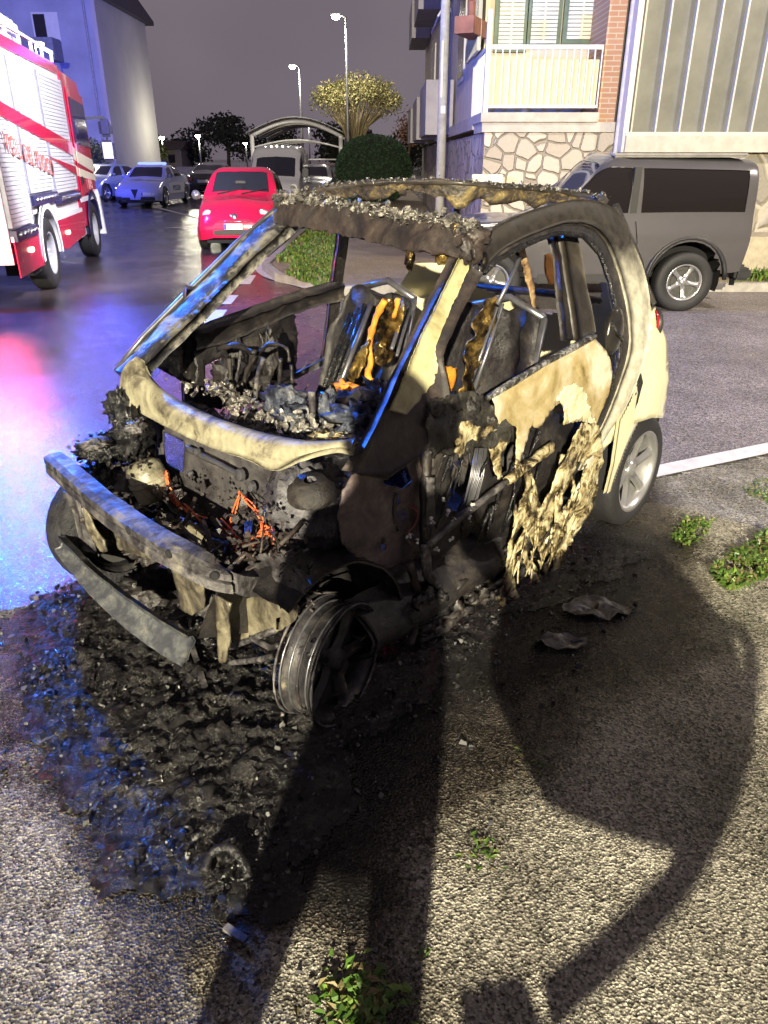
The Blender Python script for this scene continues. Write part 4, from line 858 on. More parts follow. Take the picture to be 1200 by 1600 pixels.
# roof: equipment box, rail, beacons
m = MB(); m.box((-1.7, .15, 3.06), (1.2, 1.6, 3.40), bev=.05); m.build('roof_locker', M_frw, ft)
m = MB()
for x in np.linspace(-1.5, XB1-.1, 7): m.box((x, .03, 3.06), (x+.04, .07, 3.2))
m.box((-1.6, .03, 3.18), (XB1, .07, 3.22)); m.build('roof_rail', M_frw, ft)
M_beac = mat('lit_blue_beacon', (.05, .1, 1), .3, var=0, emit=(.12, .22, 1.0), estr=140)
for (x, y, z) in ((-1.8, .18, 3.06), (XC1-.75, .35, 2.96)):
    m = MB(); m.lathe([(.10, 0), (.11, .03), (.085, .16), (.05, .19), (.001, .2)], (x, y, z), (0, 0, 1), 16); m.build('blue_beacon', M_beac, ft, True)
for yy in (.12, BW-.32): m = MB(); m.box((XB0-.05, yy, .85), (XB0, yy+.2, 1.1), bev=.015); m.build('tail_light', mat('lit_tail_red', (1, .05, .08), .3, var=0, emit=(1, .03, .12), estr=14), ft)
m = MB(); m.box((XB0-.03, .1, 1.2), (XB0, .5, 1.9)); m.build('blue_side_strobe', mat('strobe_blue', (.05, .1, 1), .3, var=0, emit=(.12, .22, 1.0), estr=8), ft)
B0 = ft.matrix_basis
hx = Vector((cos(hd_), sin(hd_), 0)); hy = Vector((-sin(hd_), cos(hd_), 0)); o0 = Vector((rw.x, rw.y, 0))
lamp('beacon_light', 'POINT', o0+hx*(-1.95)+hy*.45+Vector((0, 0, 3.32)), 2500, (.01, .16, 1.0), .10)
lamp('tail_lamp_light', 'POINT', o0+hx*(-2.1)+hy*.3+Vector((0, 0, .98)), 48, (1.0, .02, .10), .10)
lamp('beacon_light', 'POINT', o0+hx*(XC1-.4)+hy*(-.0)+Vector((0, 0, 3.35)), 350, (.10, .12, 1.0), .12)
# unseen spot added beside the engine to brighten its side and the wet road
lamp('truck_fill_light', 'SPOT', o0+hx*(-2.6)+hy*(-3.2)+Vector((0, 0, 3.6)), 3000, (.92, .90, 1.0), .2, tuple(o0+hx*(1.6)+Vector((0, 0, 1.7))), 75, .7)
lamp('beacon_light', 'SPOT', o0+hx*(XC1-.6)+hy*.4+Vector((0, 0, 3.4)), 42000, (.05, .08, 1.0), .15, (-24, 50, 6.5), 48, .8)  # extra blue spot added at the cab roof to turn the far facade blue
# ================================================================= THE BURNT-OUT CAR
# car frame: x forward (front axle near 0.15), y to the car's left (towards us), z up
CX, CY, CYAW = -.57, 2.55, 3.977
car = tag(empty('burnt_car', (CX, CY, 0), CYAW), 'burnt-out two-seat city car with bare front frame and melted cream door', 'burnt car')
_c, _s = cos(CYAW), sin(CYAW)
def w2c(P): dx, dy = P[0]-CX, P[1]-CY; return Vector((_c*dx+_s*dy, -_s*dx+_c*dy, P[2]))
def c2w(P): return Vector((CX+_c*P[0]-_s*P[1], CY+_s*P[0]+_c*P[1], P[2]))
def gw(x, z):
    q = .765
    if z > .93: q -= .34*(z-.93)+.12*(z-.93)**2
    if z < .45: q -= .1*(.45-z)
    if x < -1.45: q += .05*min(1, (-1.45-x)/.35)*max(0, min(1, (1.05-z)/.3))
    if x < -1.85: q -= .75*(x+1.85)**2
    if x > 0: q -= .25*x*x
    return q
def C(u, v, k, val=0.):
    d = ray(u, v); o = Vector((0, 0, CAMH))
    f = {'x': lambda p: p[0]-val, 'y': lambda p: p[1]-val, 'z': lambda p: p[2]-val, 'S': lambda p: p[1]-gw(p[0], p[2])-val,
         'F': lambda p: p[1]+gw(p[0], p[2])-val, 'W': lambda p: (p[2]-.93)-(.05-p[0])*.743-val}[k]
    pt = .3; pf = f(w2c(o+d*pt)); t = pt; best = (1e9, None)
    while t < 8:
        t += .02; g = f(w2c(o+d*t))
        if pf*g <= 0:
            lo, hi = t-.02, t
            for _ in range(30):
                mid = (lo+hi)/2
                if f(w2c(o+d*lo))*f(w2c(o+d*mid)) <= 0: hi = mid
                else: lo = mid
            return w2c(o+d*lo)
        if abs(g) < best[0]: best = (abs(g), t)
        pf = g
    return w2c(o+d*best[1])
# ---- materials of the wreck
M_soot = burnt('soot_black', [(.30, (.006, .006, .007)), (.52, (.016, .014, .015)), (.66, (.045, .038, .032)), (.78, (.16, .14, .11))], 6, (.28, .7), .6, 45)
M_soot2 = burnt('soot_brown', [(.30, (.010, .009, .012)), (.48, (.024, .019, .019)), (.62, (.056, .042, .036)), (.76, (.13, .115, .10))], 5, (.35, .75), .4, 60)
M_scorch = burnt('scorched_pale_metal', [(.32, (.012, .010, .009)), (.43, (.05, .043, .032)), (.53, (.14, .125, .085)), (.65, (.22, .20, .14)), (.80, (.34, .32, .24))], 5.5, (.35, .75), .5, 60, dist=.006, warp=1.)
M_ash = burnt('ashy_metal', [(.34, (.014, .013, .015)), (.45, (.040, .037, .040)), (.56, (.11, .105, .11)), (.70, (.26, .24, .19))], 13, (.35, .7), .5, 60, metal=.2, dist=.006)
M_rail = burnt('smoked_satin_rail', [(.30, (.014, .012, .010)), (.50, (.034, .029, .024)), (.68, (.07, .06, .05))], 3.6, (.30, .6), .35, 60, dist=.003)
M_pilc = burnt('cream_paint_pillar', [(.27, (.10, .07, .035)), (.40, (.26, .23, .11)), (.56, (.40, .38, .21)), (.8, (.50, .48, .32))], 6, (.3, .55), .25, 60, dist=.003)
M_crust = burnt('flaky_crust', [(.34, (.02, .018, .018)), (.48, (.16, .15, .14)), (.60, (.42, .40, .36)), (.72, (.70, .68, .62))], 16, (.12, .5), .9, 90, metal=.55, fine=90.)
M_cream = mat('cream_body_paint', (.66, .62, .42), .28, var=.03, vscale=2, coat=.6)
M_tan = burnt('heat_stained_cream', [(.28, (.06, .04, .015)), (.37, (.26, .20, .08)), (.46, (.38, .31, .16)), (.53, (.45, .38, .25)), (.60, (.56, .53, .41)), (.75, (.62, .60, .49))], 3.6, (.3, .6), .25, 50, dist=.004, fine=14.)
M_melt = burnt('melted_cream', [(.40, (.012, .010, .008)), (.46, (.09, .065, .03)), (.52, (.33, .27, .14)), (.60, (.52, .48, .31)), (.72, (.60, .56, .40))], 10, (.22, .6), .8, 90, dist=.006, warp=1.8)
M_foil = burnt('gold_scorched_foil', [(.40, (.012, .009, .006)), (.48, (.10, .065, .02)), (.58, (.34, .22, .06)), (.72, (.62, .50, .24))], 9, (.12, .4), .7, 40, metal=.7, dist=.012)
M_orange = mat('orange_foam', (.80, .30, .03), .6, var=.2, vscale=14, bump=.5, bscale=60)
M_wire = mat('orange_wire', (.75, .16, .05), .5, var=.15, vscale=30)
M_black2 = burnt('glossy_char', [(.35, (.004, .004, .005)), (.6, (.012, .012, .014)), (.75, (.05, .047, .042))], 12, (.08, .4), .8, 50, dist=.012)
M_steel = mat('dull_steel', (.20, .20, .22), .35, metal=.7, var=.2, vscale=15)
M_bluec = burnt('blue_grey_melt', [(.36, (.01, .012, .02)), (.5, (.05, .06, .09)), (.62, (.20, .21, .24)), (.74, (.6, .6, .58))], 14, (.2, .6), .9, 60, metal=.3)

def ribbon(rows, thick=.04, bulge=.0, sub=4, across=5, nz=.0, ns=14., mb=None, seed=0, inward=None):
    """rows: list of (L, R) points; a band with thickness, rounded across"""
    L_ = crom([r[0] for r in rows], sub); R__ = crom([r[1] for r in rows], sub); m = mb or MB(); G = []
    for i, (a, b) in enumerate(zip(L_, R__)):
        a = Vector(a); b = Vector(b); row = []
        p0 = Vector(L_[max(i-1, 0)]); p1 = Vector(L_[min(i+1, len(L_)-1)]); n = (p1-p0).cross(b-a); n = n.normalized() if n.length > 1e-9 else Vector((0, 0, 1))
        for k in range(across+1):
            t = k/across; p = a.lerp(b, t)+n*bulge*(4*t*(1-t)); 
            if nz: p = p+n*nz*noise.fractal(p*ns+Vector((seed, 0, 0)), .9, 2, 4)
            row.append(p)
        G.append(row)
    m.grid(G, thick=thick); return m
def flip(m):  # outward direction the other way
    m.f = [tuple(reversed(f)) for f in m.f]; return m
def panel(name, px, mtl, k='S', val=0., holes=(), step=.012, amp=.006, thick=.004, nz=.003, ns=10., spacing=.03, seed=1, parent=None, keep=(), off=0., build=True, mb=None):
    """outline given by points on a known plane of the car, cut as a torn sheet"""
    ax = {'S': (0, 2), 'F': (0, 2), 'y': (0, 2), 'x': (1, 2), 'z': (0, 1), 'W': (1, 2)}[k]
    def cv(P): 
        q = [C(u, v, k, val) for u, v in P]; return [(p[ax[0]], p[ax[1]]) for p in q]
    fn = {'S': lambda a, b: (a, gw(a, b)+val+off, b), 'F': lambda a, b: (a, -gw(a, b)+val+off, b), 'y': lambda a, b: (a, val+off, b), 'x': lambda a, b: (val+off, a, b),
          'z': lambda a, b: (a, b, val+off), 'W': lambda a, b: (.05-(b-.93-val)/.743+off, a, b)}[k]
    m = mb or MB(); o = jag(cv(px), step, amp, seed, keep)
    sheet(m, o, fn, spacing, [jag(cv(h), step, amp*.7, seed+7+i) for i, h in enumerate(holes)], thick, 0, nz, ns, seed)
    if not build: return m
    return m.build(name, mtl, parent or car, True)
def rubble(m, c, spread, n, size, seed, flat=.35, mats=1):
    rnd = random.Random(seed); c = Vector(c)
    for i in range(n):
        q = c+Vector([rnd.gauss(0, s) for s in spread]); s = size*rnd.uniform(.3, 1.5)
        k = rnd.randint(4, 6); a = Vector((rnd.gauss(0, 1), rnd.gauss(0, 1), rnd.gauss(0, 1)*1.5)).normalized(); b = a.orthogonal().normalized(); cc = a.cross(b)
        pts = []
        for h in (-1, 1):
            for j in range(k):
                t = 2*pi*j/k; pts.append(q+a*h*s*flat*rnd.uniform(.4, 1)+(b*cos(t)+cc*sin(t))*s*rnd.uniform(.45, 1.1))
        m.add(pts, [tuple(range(k-1, -1, -1)), tuple(range(k, 2*k))]+[(j, (j+1) % k, (j+1) % k+k, j+k) for j in range(k)], rnd.randrange(mats))
def blob(m, c, r, seed=0, n=20, amp=.25, ns=9., mi=0):
    c = Vector(c); rows = []
    for i in range(n//2+1):
        t = pi*i/(n//2); row = []
        for j in range(n):
            a = 2*pi*j/n; d = Vector((sin(t)*cos(a), sin(t)*sin(a), cos(t))); k = 1+amp*noise.fractal(d*ns*.2*1.5+Vector((seed*3.1, 0, 0)), .8, 2, 5)*1.5
            row.append(c+Vector((d.x*r[0], d.y*r[1], d.z*r[2]))*k)
        row.append(row[0]); rows.append(row)
    m.grid(rows, mi)

# ---- safety cell: near side ------------------------------------------------
outer = [(744,384),(766,363),(800,344),(850,327),(890,318),(930,320),(960,337),(981,380),(999,425),(1008,470),(1008,508),(1001,556),(976,624),(944,674),(918,722),(896,765)]
inner = [(756,426),(777,406),(808,388),(841,373),(872,363),(912,368),(938,396),(953,440),(961,480),(967,520),(967,560),(952,610),(931,662),(912,704),(892,740)]
rows = [(C(*a, 'S'), C(*b, 'S')) for a, b in zip(outer, inner)]
M_cell = zsoot('sooted_safety_cell', (.47, .45, .36), (.028, .024, .019), 1.10, 1.48)
m = ribbon([(a, a.lerp(b, .70)) for a, b in rows], .022, -.006, 5, 6, .0015)
m.build('roof_rail', M_cell, car, True)
dn = Vector((0, -.016, -.004)); m = ribbon([(a.lerp(b, .66)+dn, b+dn) for a, b in rows], .02, -.003, 5, 4, .003); m.build('rail_inner_lip', M_soot, car, True)
m = MB(); m.tube(crom([a.lerp(b, .70)+Vector((0, .003, 0)) for a, b in rows], 5), .004, 6, nz=.6, ns=30); m.build('rail_edge', M_rail, car, True)
m = MB(); m.tube(crom([a+Vector((0, -.004, .004)) for a, b in rows[:9]], 5), .006, 6, nz=.7, ns=40); m.build('rail_gutter', M_ash, car, True)
# window seal along the rail
m = MB(); m.tube([C(*b, 'S', .002) for b in inner[:12]], .011, 6, nz=.5, ns=30); m.build('window_seal', M_black2, car, True)
# near windscreen pillar
Lp = [(716,398),(701,428),(685,460),(669,492),(653,524),(637,556),(621,590),(600,640),(575,690),(548,738)]
Rp = [(756,426),(738,458),(721,490),(706,522),(693,556),(699,592),(703,628),(690,668),(664,705),(610,742)]
rows = [(C(*a, 'W'), C(*b, 'S')) for a, b in zip(Lp, Rp)]
m = ribbon(rows, .035, -.012, 4, 6, .003); wp = m.build('windscreen_pillar', M_soot2, car, True)
# the cream strip left on it: lies 3 mm proud of the pillar
Ls = [(714,402),(699,430),(684,461),(669,492),(654,523),(641,556),(628,590),(612,630)]
rows = [(C(*a, 'W').lerp(C(*b, 'S'), .10), C(*a, 'W').lerp(C(*b, 'S'), t)) for a, b, t in zip(Lp[:8], Rp[:8], (.50, .55, .58, .62, .66, .70, .55, .35))]
off = Vector((.35, .55, .5)).normalized()*.016
rows = [(a+off, b+off) for a, b in rows]
m = MB(); Lc = crom([r[0] for r in rows], 8); Rc = crom([r[1] for r in rows], 8); G = []
for i, (a, b) in enumerate(zip(Lc, Rc)):
    a = Vector(a); b = Vector(b); ja = noise.fractal(a*60, .8, 2, 4)*.05; jb = noise.fractal(b*70+Vector((5, 0, 0)), .8, 2, 4)*.10; G.append([a.lerp(b, .0+ja+k/6*(1-ja+jb)) for k in range(7)])
m.grid(G, thick=.008); m.build('paint_strip', M_pilc, wp, True)
# far windscreen pillar: two ribs with an open quarter between
o1 = [(444,316),(408,345),(372,382),(330,425),(288,468),(245,510),(210,548),(178,578)]
i1 = [(462,340),(428,372),(390,408),(350,448),(312,488),(268,530),(232,566),(205,592)]
rows = [(C(*a, 'W'), C(*b, 'W')) for a, b in zip(o1, i1)]
m = flip(ribbon(rows, .05, .01, 4, 5, .006, mb=None)); fp = m.build('far_windscreen_pillar', burnt('peeling_grey_pillar', [(.36, (.012, .012, .016)), (.50, (.03, .03, .033)), (.56, (.14, .135, .12)), (.7, (.26, .25, .21))], 8, (.3, .65), .5, 60), car, True)
m = MB(); m.tube([C(442,318,'F',-.03), C(372,378,'F',-.03), C(288,462,'F',-.03), C(225,525,'F',-.03), C(180,580,'F',-.03)], .012, 6, nz=.4); m.build('far_gutter', M_steel, car, True)
# ---- front header with the burnt crust ------------------------------------
top = [(438,314),(480,317),(530,322),(590,332),(640,341),(700,350),(748,362)]
bot = [(434,350),(470,356),(520,364),(580,378),(640,392),(700,400),(742,402)]
rows = [(C(*a, 'W', .035), C(*b, 'W', -.005)) for a, b in zip(top, bot)]
m = MB(); Lc = crom([r[0] for r in rows], 16); Rc = crom([r[1] for r in rows], 16); G = []
for i, (a, b) in enumerate(zip(Lc, Rc)):
    a = Vector(a); b = Vector(b); row = []
    for k in range(-6, 15):
        t = k/14; p = a.lerp(b, max(t, 0))+Vector((.5, 0, .7))*.022*(1-(2*max(t, 0)-1)**2)
        if k < 0: p = p+Vector((k*.012, 0, k*.004))
        amp = .013 if t < .5 else .004
        p = p+Vector((.6, 0, .8))*amp*noise.fractal(p*34, .8, 2.1, 5)*1.3
        row.append(p)
    G.append(row)
m.grid(G, thick=.02); hd2 = m.build('roof_header', [M_soot2], car, True)
m = MB()
for i, (a, b) in enumerate(zip(Lc, Rc)):
    a = Vector(a); b = Vector(b)
    rubble(m, a.lerp(b, .22)+Vector((.018, 0, .028)), (.012, .008, .014), 9, .012, 50+i, .25)
tag(m.build('crust', M_crust, hd2), kind='stuff')
m = MB(); blob(m, C(722, 360, 'W', .03), (.045, .035, .035), 3, 18, .2); blob(m, C(640, 405, 'W', -.02), (.016, .018, .035), 4, 16, .4); blob(m, C(690, 398, 'W', -.02), (.02, .03, .03), 8, 14, .2); m.build('melted_drip', M_foil, hd2, True)
m = MB(); blob(m, C(738, 388, 'W', .0), (.055, .035, .05), 21, 26, .3, 14.); blob(m, C(748, 372, 'W', .02), (.05, .03, .03), 22, 26, .4, 14.); m.build('corner_gusset', M_soot2, car, True)
# ---- far rail and rear header with ragged lining --------------------------
far = [C(442,318,'F',.01), C(456,308,'F'), C(500,297,'F'), C(560,289,'F'), C(625,285,'F')]
rear = [Vector((-1.80, -.43, 1.585)), Vector((-1.90, -.25, 1.572)), Vector((-1.93, 0, 1.560)), Vector((-1.93, .22, 1.545)), Vector((-1.86, .42, 1.53)), Vector((-1.66, .515, 1.52))]
m = MB(); pts = [Vector(p) for p in crom(far+rear, 8)]
m.tube(pts, .020, 10, nz=.35, ns=18, flat=.8); m.build('rear_header', M_rail, car, True)
m = MB(); rnd = random.Random(4); G = []
for i, p in enumerate(pts):
    q = i/len(pts); inw = Vector((.35 if i > 32 else 0, .25 if i <= 34 else 0, 0)).normalized()*.02
    d = .05+.045*(noise.noise(Vector((q*26, 1.3, 0)))+.3)+.012*noise.noise(Vector((q*90, 0, 0)))
    u_ = i-58
    if 38 <= i <= 50: d += .085*math.exp(-((i-43.5)/2.6)**2)
    d = max(d, .015)
    G.append([p+inw*k*.5+Vector((0, 0, -d*k/5+.006)) + Vector((.006, 0, 0))*noise.noise(p*40+Vector((k, 0, 0))) for k in range(6)])
m.grid(G, thick=.004); m.build('charred_roof_lining', burnt('charred_lining', [(.36, (.012, .010, .010)), (.50, (.05, .04, .03)), (.62, (.20, .15, .06)), (.74, (.42, .36, .20))], 11, (.12, .4), .8, 60), car, True)
m = MB(); rubble(m, (0, 0, 0), (0, 0, 0), 0, .01, 1)
for i, p in enumerate(pts[4:-4]): rubble(m, p+Vector((.01, 0, .012)), (.012, .012, .006), 5, .009, 700+i, .3)
tag(m.build('ash_flakes', M_crust, car), kind='stuff')
# ---- rear quarter and tailgate ---------------------------------------------
qx = [(1012,478),(1030,470),(1040,520),(1046,600),(1062,640),(1070,715),(1062,780),(1040,800)]
def rearp(z, t):   # plan outline from the pillar round to the tail centre, t 0..1
    x0 = -1.50-.0*z; 
    if z > .95: x0 = -1.78+.0
    bulge = .10*sin(pi*min(max((z-.30)/.75, 0), 1))
    xe = -2.12-bulge-(.0 if z < .9 else -.30*(z-.9)); w_ = gw(-1.7, z)+.012
    a = t*pi/2; n = 3.0
    X = x0+(xe-x0)*(abs(sin(a))**(2/n)) ; Y = w_*(abs(cos(a))**(2/n)); return Vector((X, Y, z))
zs = np.linspace(.30, 1.16, 60); ts = np.concatenate([np.linspace(0, .04, 30), np.linspace(.045, .45, 90), np.linspace(.46, 1, 40)])
arch_c, arch_r = (-1.885, .30), .345
m = MB(); V = [[rearp(z, t) for t in ts] for z in zs]
for i in range(len(zs)):
    for j in range(len(ts)):
        p = V[i][j]; d = math.hypot(p.x-arch_c[0], p.z-arch_c[1])
        if p.y > .4 and abs(d-arch_r) < .013 and d > 0: k = arch_r/d; V[i][j] = Vector((arch_c[0]+(p.x-arch_c[0])*k, p.y, arch_c[1]+(p.z-arch_c[1])*k))
# pillar line the panel starts from (x as a function of z) follows the safety cell
pl = sorted([(C(u, v, 'S').z, C(u, v, 'S').x) for u, v in outer[8:15]]); pz = [a for a, b in pl]; px_ = [b for a, b in pl]
def keepf(p):
    if p.y > .35 and math.hypot(p.x-arch_c[0], p.z-arch_c[1]) < arch_r*.99: return False
    if p.y > .55 and p.x > np.interp(p.z, pz, px_)+.0: return False
    if p.z > 1.02+.30*max(0, p.y-.0)-(.0 if p.y > .4 else .1): return False
    return True
Wv = [v for r in V for v in r]; nj = len(ts); fs = []
for i in range(len(zs)-1):
    for j in range(nj-1):
        c = (V[i][j]+V[i+1][j+1])/2
        if keepf(c): fs.append((i*nj+j, (i+1)*nj+j, (i+1)*nj+j+1, i*nj+j+1))
m.add(Wv, fs); m.add([Vector((v.x+.012, v.y-.012 if v.y > .1 else v.y, v.z)) for v in Wv], [tuple(reversed(f)) for f in fs])
m.add([Vector((v.x, -v.y, v.z)) for v in Wv], [tuple(reversed(f)) for f in fs])
rq = m.build('rear_body_panel', M_cream, car, True)
# front part of the rear wing between pillar and arch (lies on the side surface)
wing = [(1008,508),(1001,556),(976,624),(948,672),(915,735),(880,795),(846,850),(862,868),(885,850),(905,822),(920,790),(925,740),(938,705),(960,680),(990,660),(1015,652),(1034,652),(1040,560),(1020,480)]
panel('rear_wing', wing, M_cream, 'S', .004, step=.03, amp=0, nz=0, thick=.012, spacing=.04)
m = MB(); prof = [(arch_c[0]+arch_r*cos(t), arch_c[1]+arch_r*sin(t)) for t in np.linspace(-.35, pi+.3, 22)]
m.grid([[(x, gw(x, z)-.01, z) for x, z in prof], [(x, .45, z) for x, z in prof]]); m.add([(x, .45, z) for x, z in prof], [tuple(range(len(prof)))])
m.build('rear_wheel_arch', M_well, car, True)
vt = [(1001,588),(1003,600),(992,645),(975,680),(965,708),(963,690),(972,650),(985,612)]
vt = [(1000,582),(1003,598),(995,628),(982,660),(966,690),(957,708),(958,692),(968,655),(983,612)]
panel('side_air_intake', vt, M_well, 'S', .012, step=.05, amp=0, nz=0, thick=.006, spacing=.05)
m = MB()
for k in range(7):
    a = C(961+k*5.6, 699-k*16, 'S', .020); b = C(968+k*5.2, 694-k*16, 'S', .020); m.beam(a, b, .006, .008)
m.build('intake_slat', M_black, car)
def tail_at(v):
    best = None
    for z in np.linspace(.6, 1.1, 51):
        cs = [(rearp(z, t), t) for t in np.linspace(.1, .9, 41)]
        def pj(p): q = c2w(p)-Vector((0, 0, CAMH)); d = q.dot(CF); return 600+FPX*q.x/d, 800-FPX*q.dot(CU)/d
        c = max(cs, key=lambda a: pj(a[0])[0]); e = abs(pj(c[0])[1]-v)
        if best is None or e < best[0]: best = (e, c[0])
    return best[1]
for vt in (503, 557):
    t = MB(); c0 = tail_at(vt)+Vector((.01, .0, 0)); t.lathe([(.001, .030), (.035, .026), (.058, .008), (.064, -.02)], c0, (-.72, .69, 0), 22); tl = t.build('tail_light', M_redlens, car, True)
    t = MB(); t.lathe([(.064, -.01), (.070, .004), (.064, .010), (.058, .006)], c0, (-.72, .69, 0), 22); t.build('bezel', M_black, tl, True)
# black rear window seal outside the pillar
m = MB(); G = []
for u, v, w_ in ((958,328,10),(975,352,13),(990,385,14),(1005,420,13),(1018,452,11),(1026,472,7)):
    p = C(u-6, v+6, 'S'); q = p+Vector((-.09, -.02, .0)); G.append([p, q])
m = ribbon(G, .03, 0, 4, 3, 0); m.build('rear_window_seal', M_black2, car, True)
m = MB()   # rear hatch frame, bare
m.tube([(-1.93, .45, 1.50), (-2.05, .55, 1.25), (-2.12, .60, 1.02)], .022, 8); m.tube([(-1.93, -.45, 1.50), (-2.05, -.55, 1.25), (-2.12, -.60, 1.02)], .022, 8); m.tube([(-2.14, .6, 1.02), (-2.2, 0, 1.03), (-2.14, -.6, 1.02)], .022, 8)
m.build('rear_hatch_frame', M_soot, car, True)
# ---- near door ---------------------------------------------------------------
skin = [(768,622),(820,588),(875,556),(926,528),(946,548),(955,580),(951,612),(935,660),(930,664),(903,657),(890,660),(880,664),(882,642),(876,630),(866,634),(858,642),(846,664),(838,668),(830,664),(826,676),(812,720),(804,732),(806,700),(806,668),(796,662),(782,670),(774,650)]
ds = panel('door_skin', skin, M_tan, 'S', .0, step=.010, amp=.005, thick=.005, nz=.004, ns=9, spacing=.022, seed=3, keep=(0, 1, 2, 3, 4, 5, 6))
patch = [(868,625),(880,604),(900,598),(914,612),(922,640),(931,661),(905,655),(890,659),(883,640),(876,630)]
panel('blistered_paint', patch, burnt('pale_blister', [(.3, (.45, .40, .22)), (.5, (.66, .62, .42)), (.7, (.72, .70, .52))], 8, (.3, .5), .8, 40, dist=.01), 'S', .006, step=.008, amp=.008, thick=.005, nz=.004, ns=30, spacing=.015, seed=9, parent=ds)
# belt seal
m = MB(); m.tube([C(762,622,'S',.002), C(800,598,'S',.002), C(850,568,'S',.002), C(900,541,'S',.002), C(930,524,'S',.002)], .013, 8, nz=.5, ns=35); m.build('belt_seal', burnt('silvery_seal', [(.36, (.02, .02, .02)), (.5, (.10, .10, .10)), (.6, (.5, .5, .5))], 25, (.15, .4), .7, 90, metal=.5), car, True)
# door handle shell
hc = C(951, 520, 'S'); m = MB()
G = []
for i in range(9):
    t = i/8*pi; row = []
    for j in range(13):
        a = 2*pi*j/12; rr = sin(t) if i < 8 else 0
        row.append(hc+Vector((cos(a)*.072*rr+.0, .022+.035*cos(t)*.8, sin(a)*.105*rr+.005)))
    G.append(row)
m.grid(G); dh = m.build('door_handle', mat('smoked_handle', (.022, .020, .018), .22, var=.2, coat=.3), car, True)
m = MB(); m.tube([hc+Vector((.055, .03, .06)), hc+Vector((.02, .055, .0)), hc+Vector((-.04, .045, -.03))], .008, 6); m.build('grip', M_black2, dh, True)
# bare inner door below: dark membrane, crash bar, ribs
panel('inner_door_panel', [(668,700),(700,650),(790,650),(850,640),(905,660),(915,700),(895,770),(850,850),(790,905),(700,960),(672,900),(665,800)], M_soot, 'S', -.085, holes=[[(700,720),(735,700),(735,760),(712,800),(697,790)],[(760,690),(800,690),(790,735),(765,745)],[(690,860),(740,830),(760,870),(705,915)]], step=.015, amp=.008, thick=.008, nz=.022, ns=9, spacing=.03, seed=12)
bar = [C(668,852,'S',-.025), C(705,820,'S',-.02), C(745,788,'S',-.02), (C(792,752,'S',-.02))]; bar2 = [C(792,752,'S',-.02), C(830,722,'S',-.02), C(862,698,'S',-.03)]
m = MB(); m.tube(crom(bar, 5), .014, 8, nz=.4, ns=40); cb = m.build('crash_bar', M_ash, car, True)
m = MB(); m.tube(crom(bar2, 5), .020, 8, nz=.5, ns=30); m.build('bar_end', M_melt, cb, True)
m = MB(); rnd = random.Random(6)
for k in range(9): m.tube([C(742+k*2.5+rnd.uniform(-2, 2), 700, 'S', -.05), C(735+k*2.5, 745, 'S', -.045), C(722+k*2.2+rnd.uniform(-2, 2), 796, 'S', -.045)], rnd.uniform(.002, .005), 5, nz=.4)
m.build('molten_rib', M_steel, car, True)
for px4 in ([(664,745),(676,745),(675,820),(664,822)], [(655,850),(668,850),(672,890),(688,915),(680,920),(660,900)]):
    panel('hinge_plate', px4, M_ash, 'S', -.03, step=.02, amp=.002, thick=.01, nz=.002, spacing=.02, seed=5)
m = MB(); rnd = random.Random(9)
for k in range(26):
    u = rnd.uniform(690, 850); v = rnd.uniform(665, 800); ln = rnd.uniform(25, 90); a = C(u, v, 'S', rnd.uniform(-.07, -.01)); b = C(u-ln*.25+rnd.uniform(-8, 8), v+ln, 'S', rnd.uniform(-.08, -.02)); c_ = a.lerp(b, .5)+Vector((rnd.uniform(-.015, .015), 0, 0))
    m.tube([a, c_, b], [rnd.uniform(.004, .011), rnd.uniform(.003, .008), .002], 5, nz=.5, ns=40)
m.build('charred_strand', M_black2, car, True)
# top of the burnt front wing: a sagging dark skin
panel('melted_wing_top', [(662,664),(672,636),(690,622),(716,614),(748,618),(774,636),(790,660),(794,690),(784,704),(772,688),(760,700),(744,690),(730,706),(716,694),(700,712),(688,700),(676,716),(666,700)], burnt('dark_olive_char', [(.36, (.01, .01, .01)), (.52, (.035, .033, .028)), (.68, (.10, .095, .08)), (.8, (.2, .19, .16))], 7, (.2, .5), .8, 60), 'S', -.01, step=.010, amp=.008, thick=.012, nz=.035, ns=7, spacing=.018, seed=90)
m = MB()
for k, (u, v) in enumerate(((680,640),(705,632),(735,636),(765,655),(690,668),(728,662),(755,680))): blob(m, C(u, v, 'S', -.02), (.04, .025, .035), 60+k, 24, .35, 14.)
m.build('charred_wing_lump', M_soot, car, True)
m = MB(); rnd = random.Random(55)
for k in range(22):
    u = rnd.uniform(800, 915); v = rnd.uniform(760, 880); ln = rnd.uniform(30, 80); a = C(u, v, 'S', .03); b = C(u-ln*.22+rnd.uniform(-8, 12), v+ln, 'S', rnd.uniform(.0, .05)); q = a.lerp(b, .5)+Vector((rnd.uniform(-.012, .012), rnd.uniform(0, .01), 0))
    if b.z < .01: b.z = .012
    m.tube(crom([a, q, b], 4), [rnd.uniform(.004, .008)]*3+[.003]*6, 6, nz=.9, ns=45)
m.build('melted_thread', M_melt, car, True)
panel('torn_cream_scrap', [(704,690),(712,668),(724,658),(740,664),(752,670),(768,664),(775,672),(762,680),(748,690),(740,700),(728,706),(716,714),(708,706)], M_melt, 'S', .0, step=.008, amp=.010, thick=.006, nz=.012, ns=18, spacing=.018, seed=21)
panel('torn_cream_scrap', [(762,700),(772,690),(786,672),(790,690),(780,712),(784,745),(776,748),(770,722)], M_melt, 'S', -.01, step=.008, amp=.006, thick=.005, nz=.008, ns=18, spacing=.018, seed=22)
panel('torn_cream_scrap', [(664,700),(680,684),(700,676),(702,692),(694,706),(676,712)], M_ash, 'S', -.01, step=.008, amp=.009, thick=.006, nz=.012, ns=18, spacing=.018, seed=23)
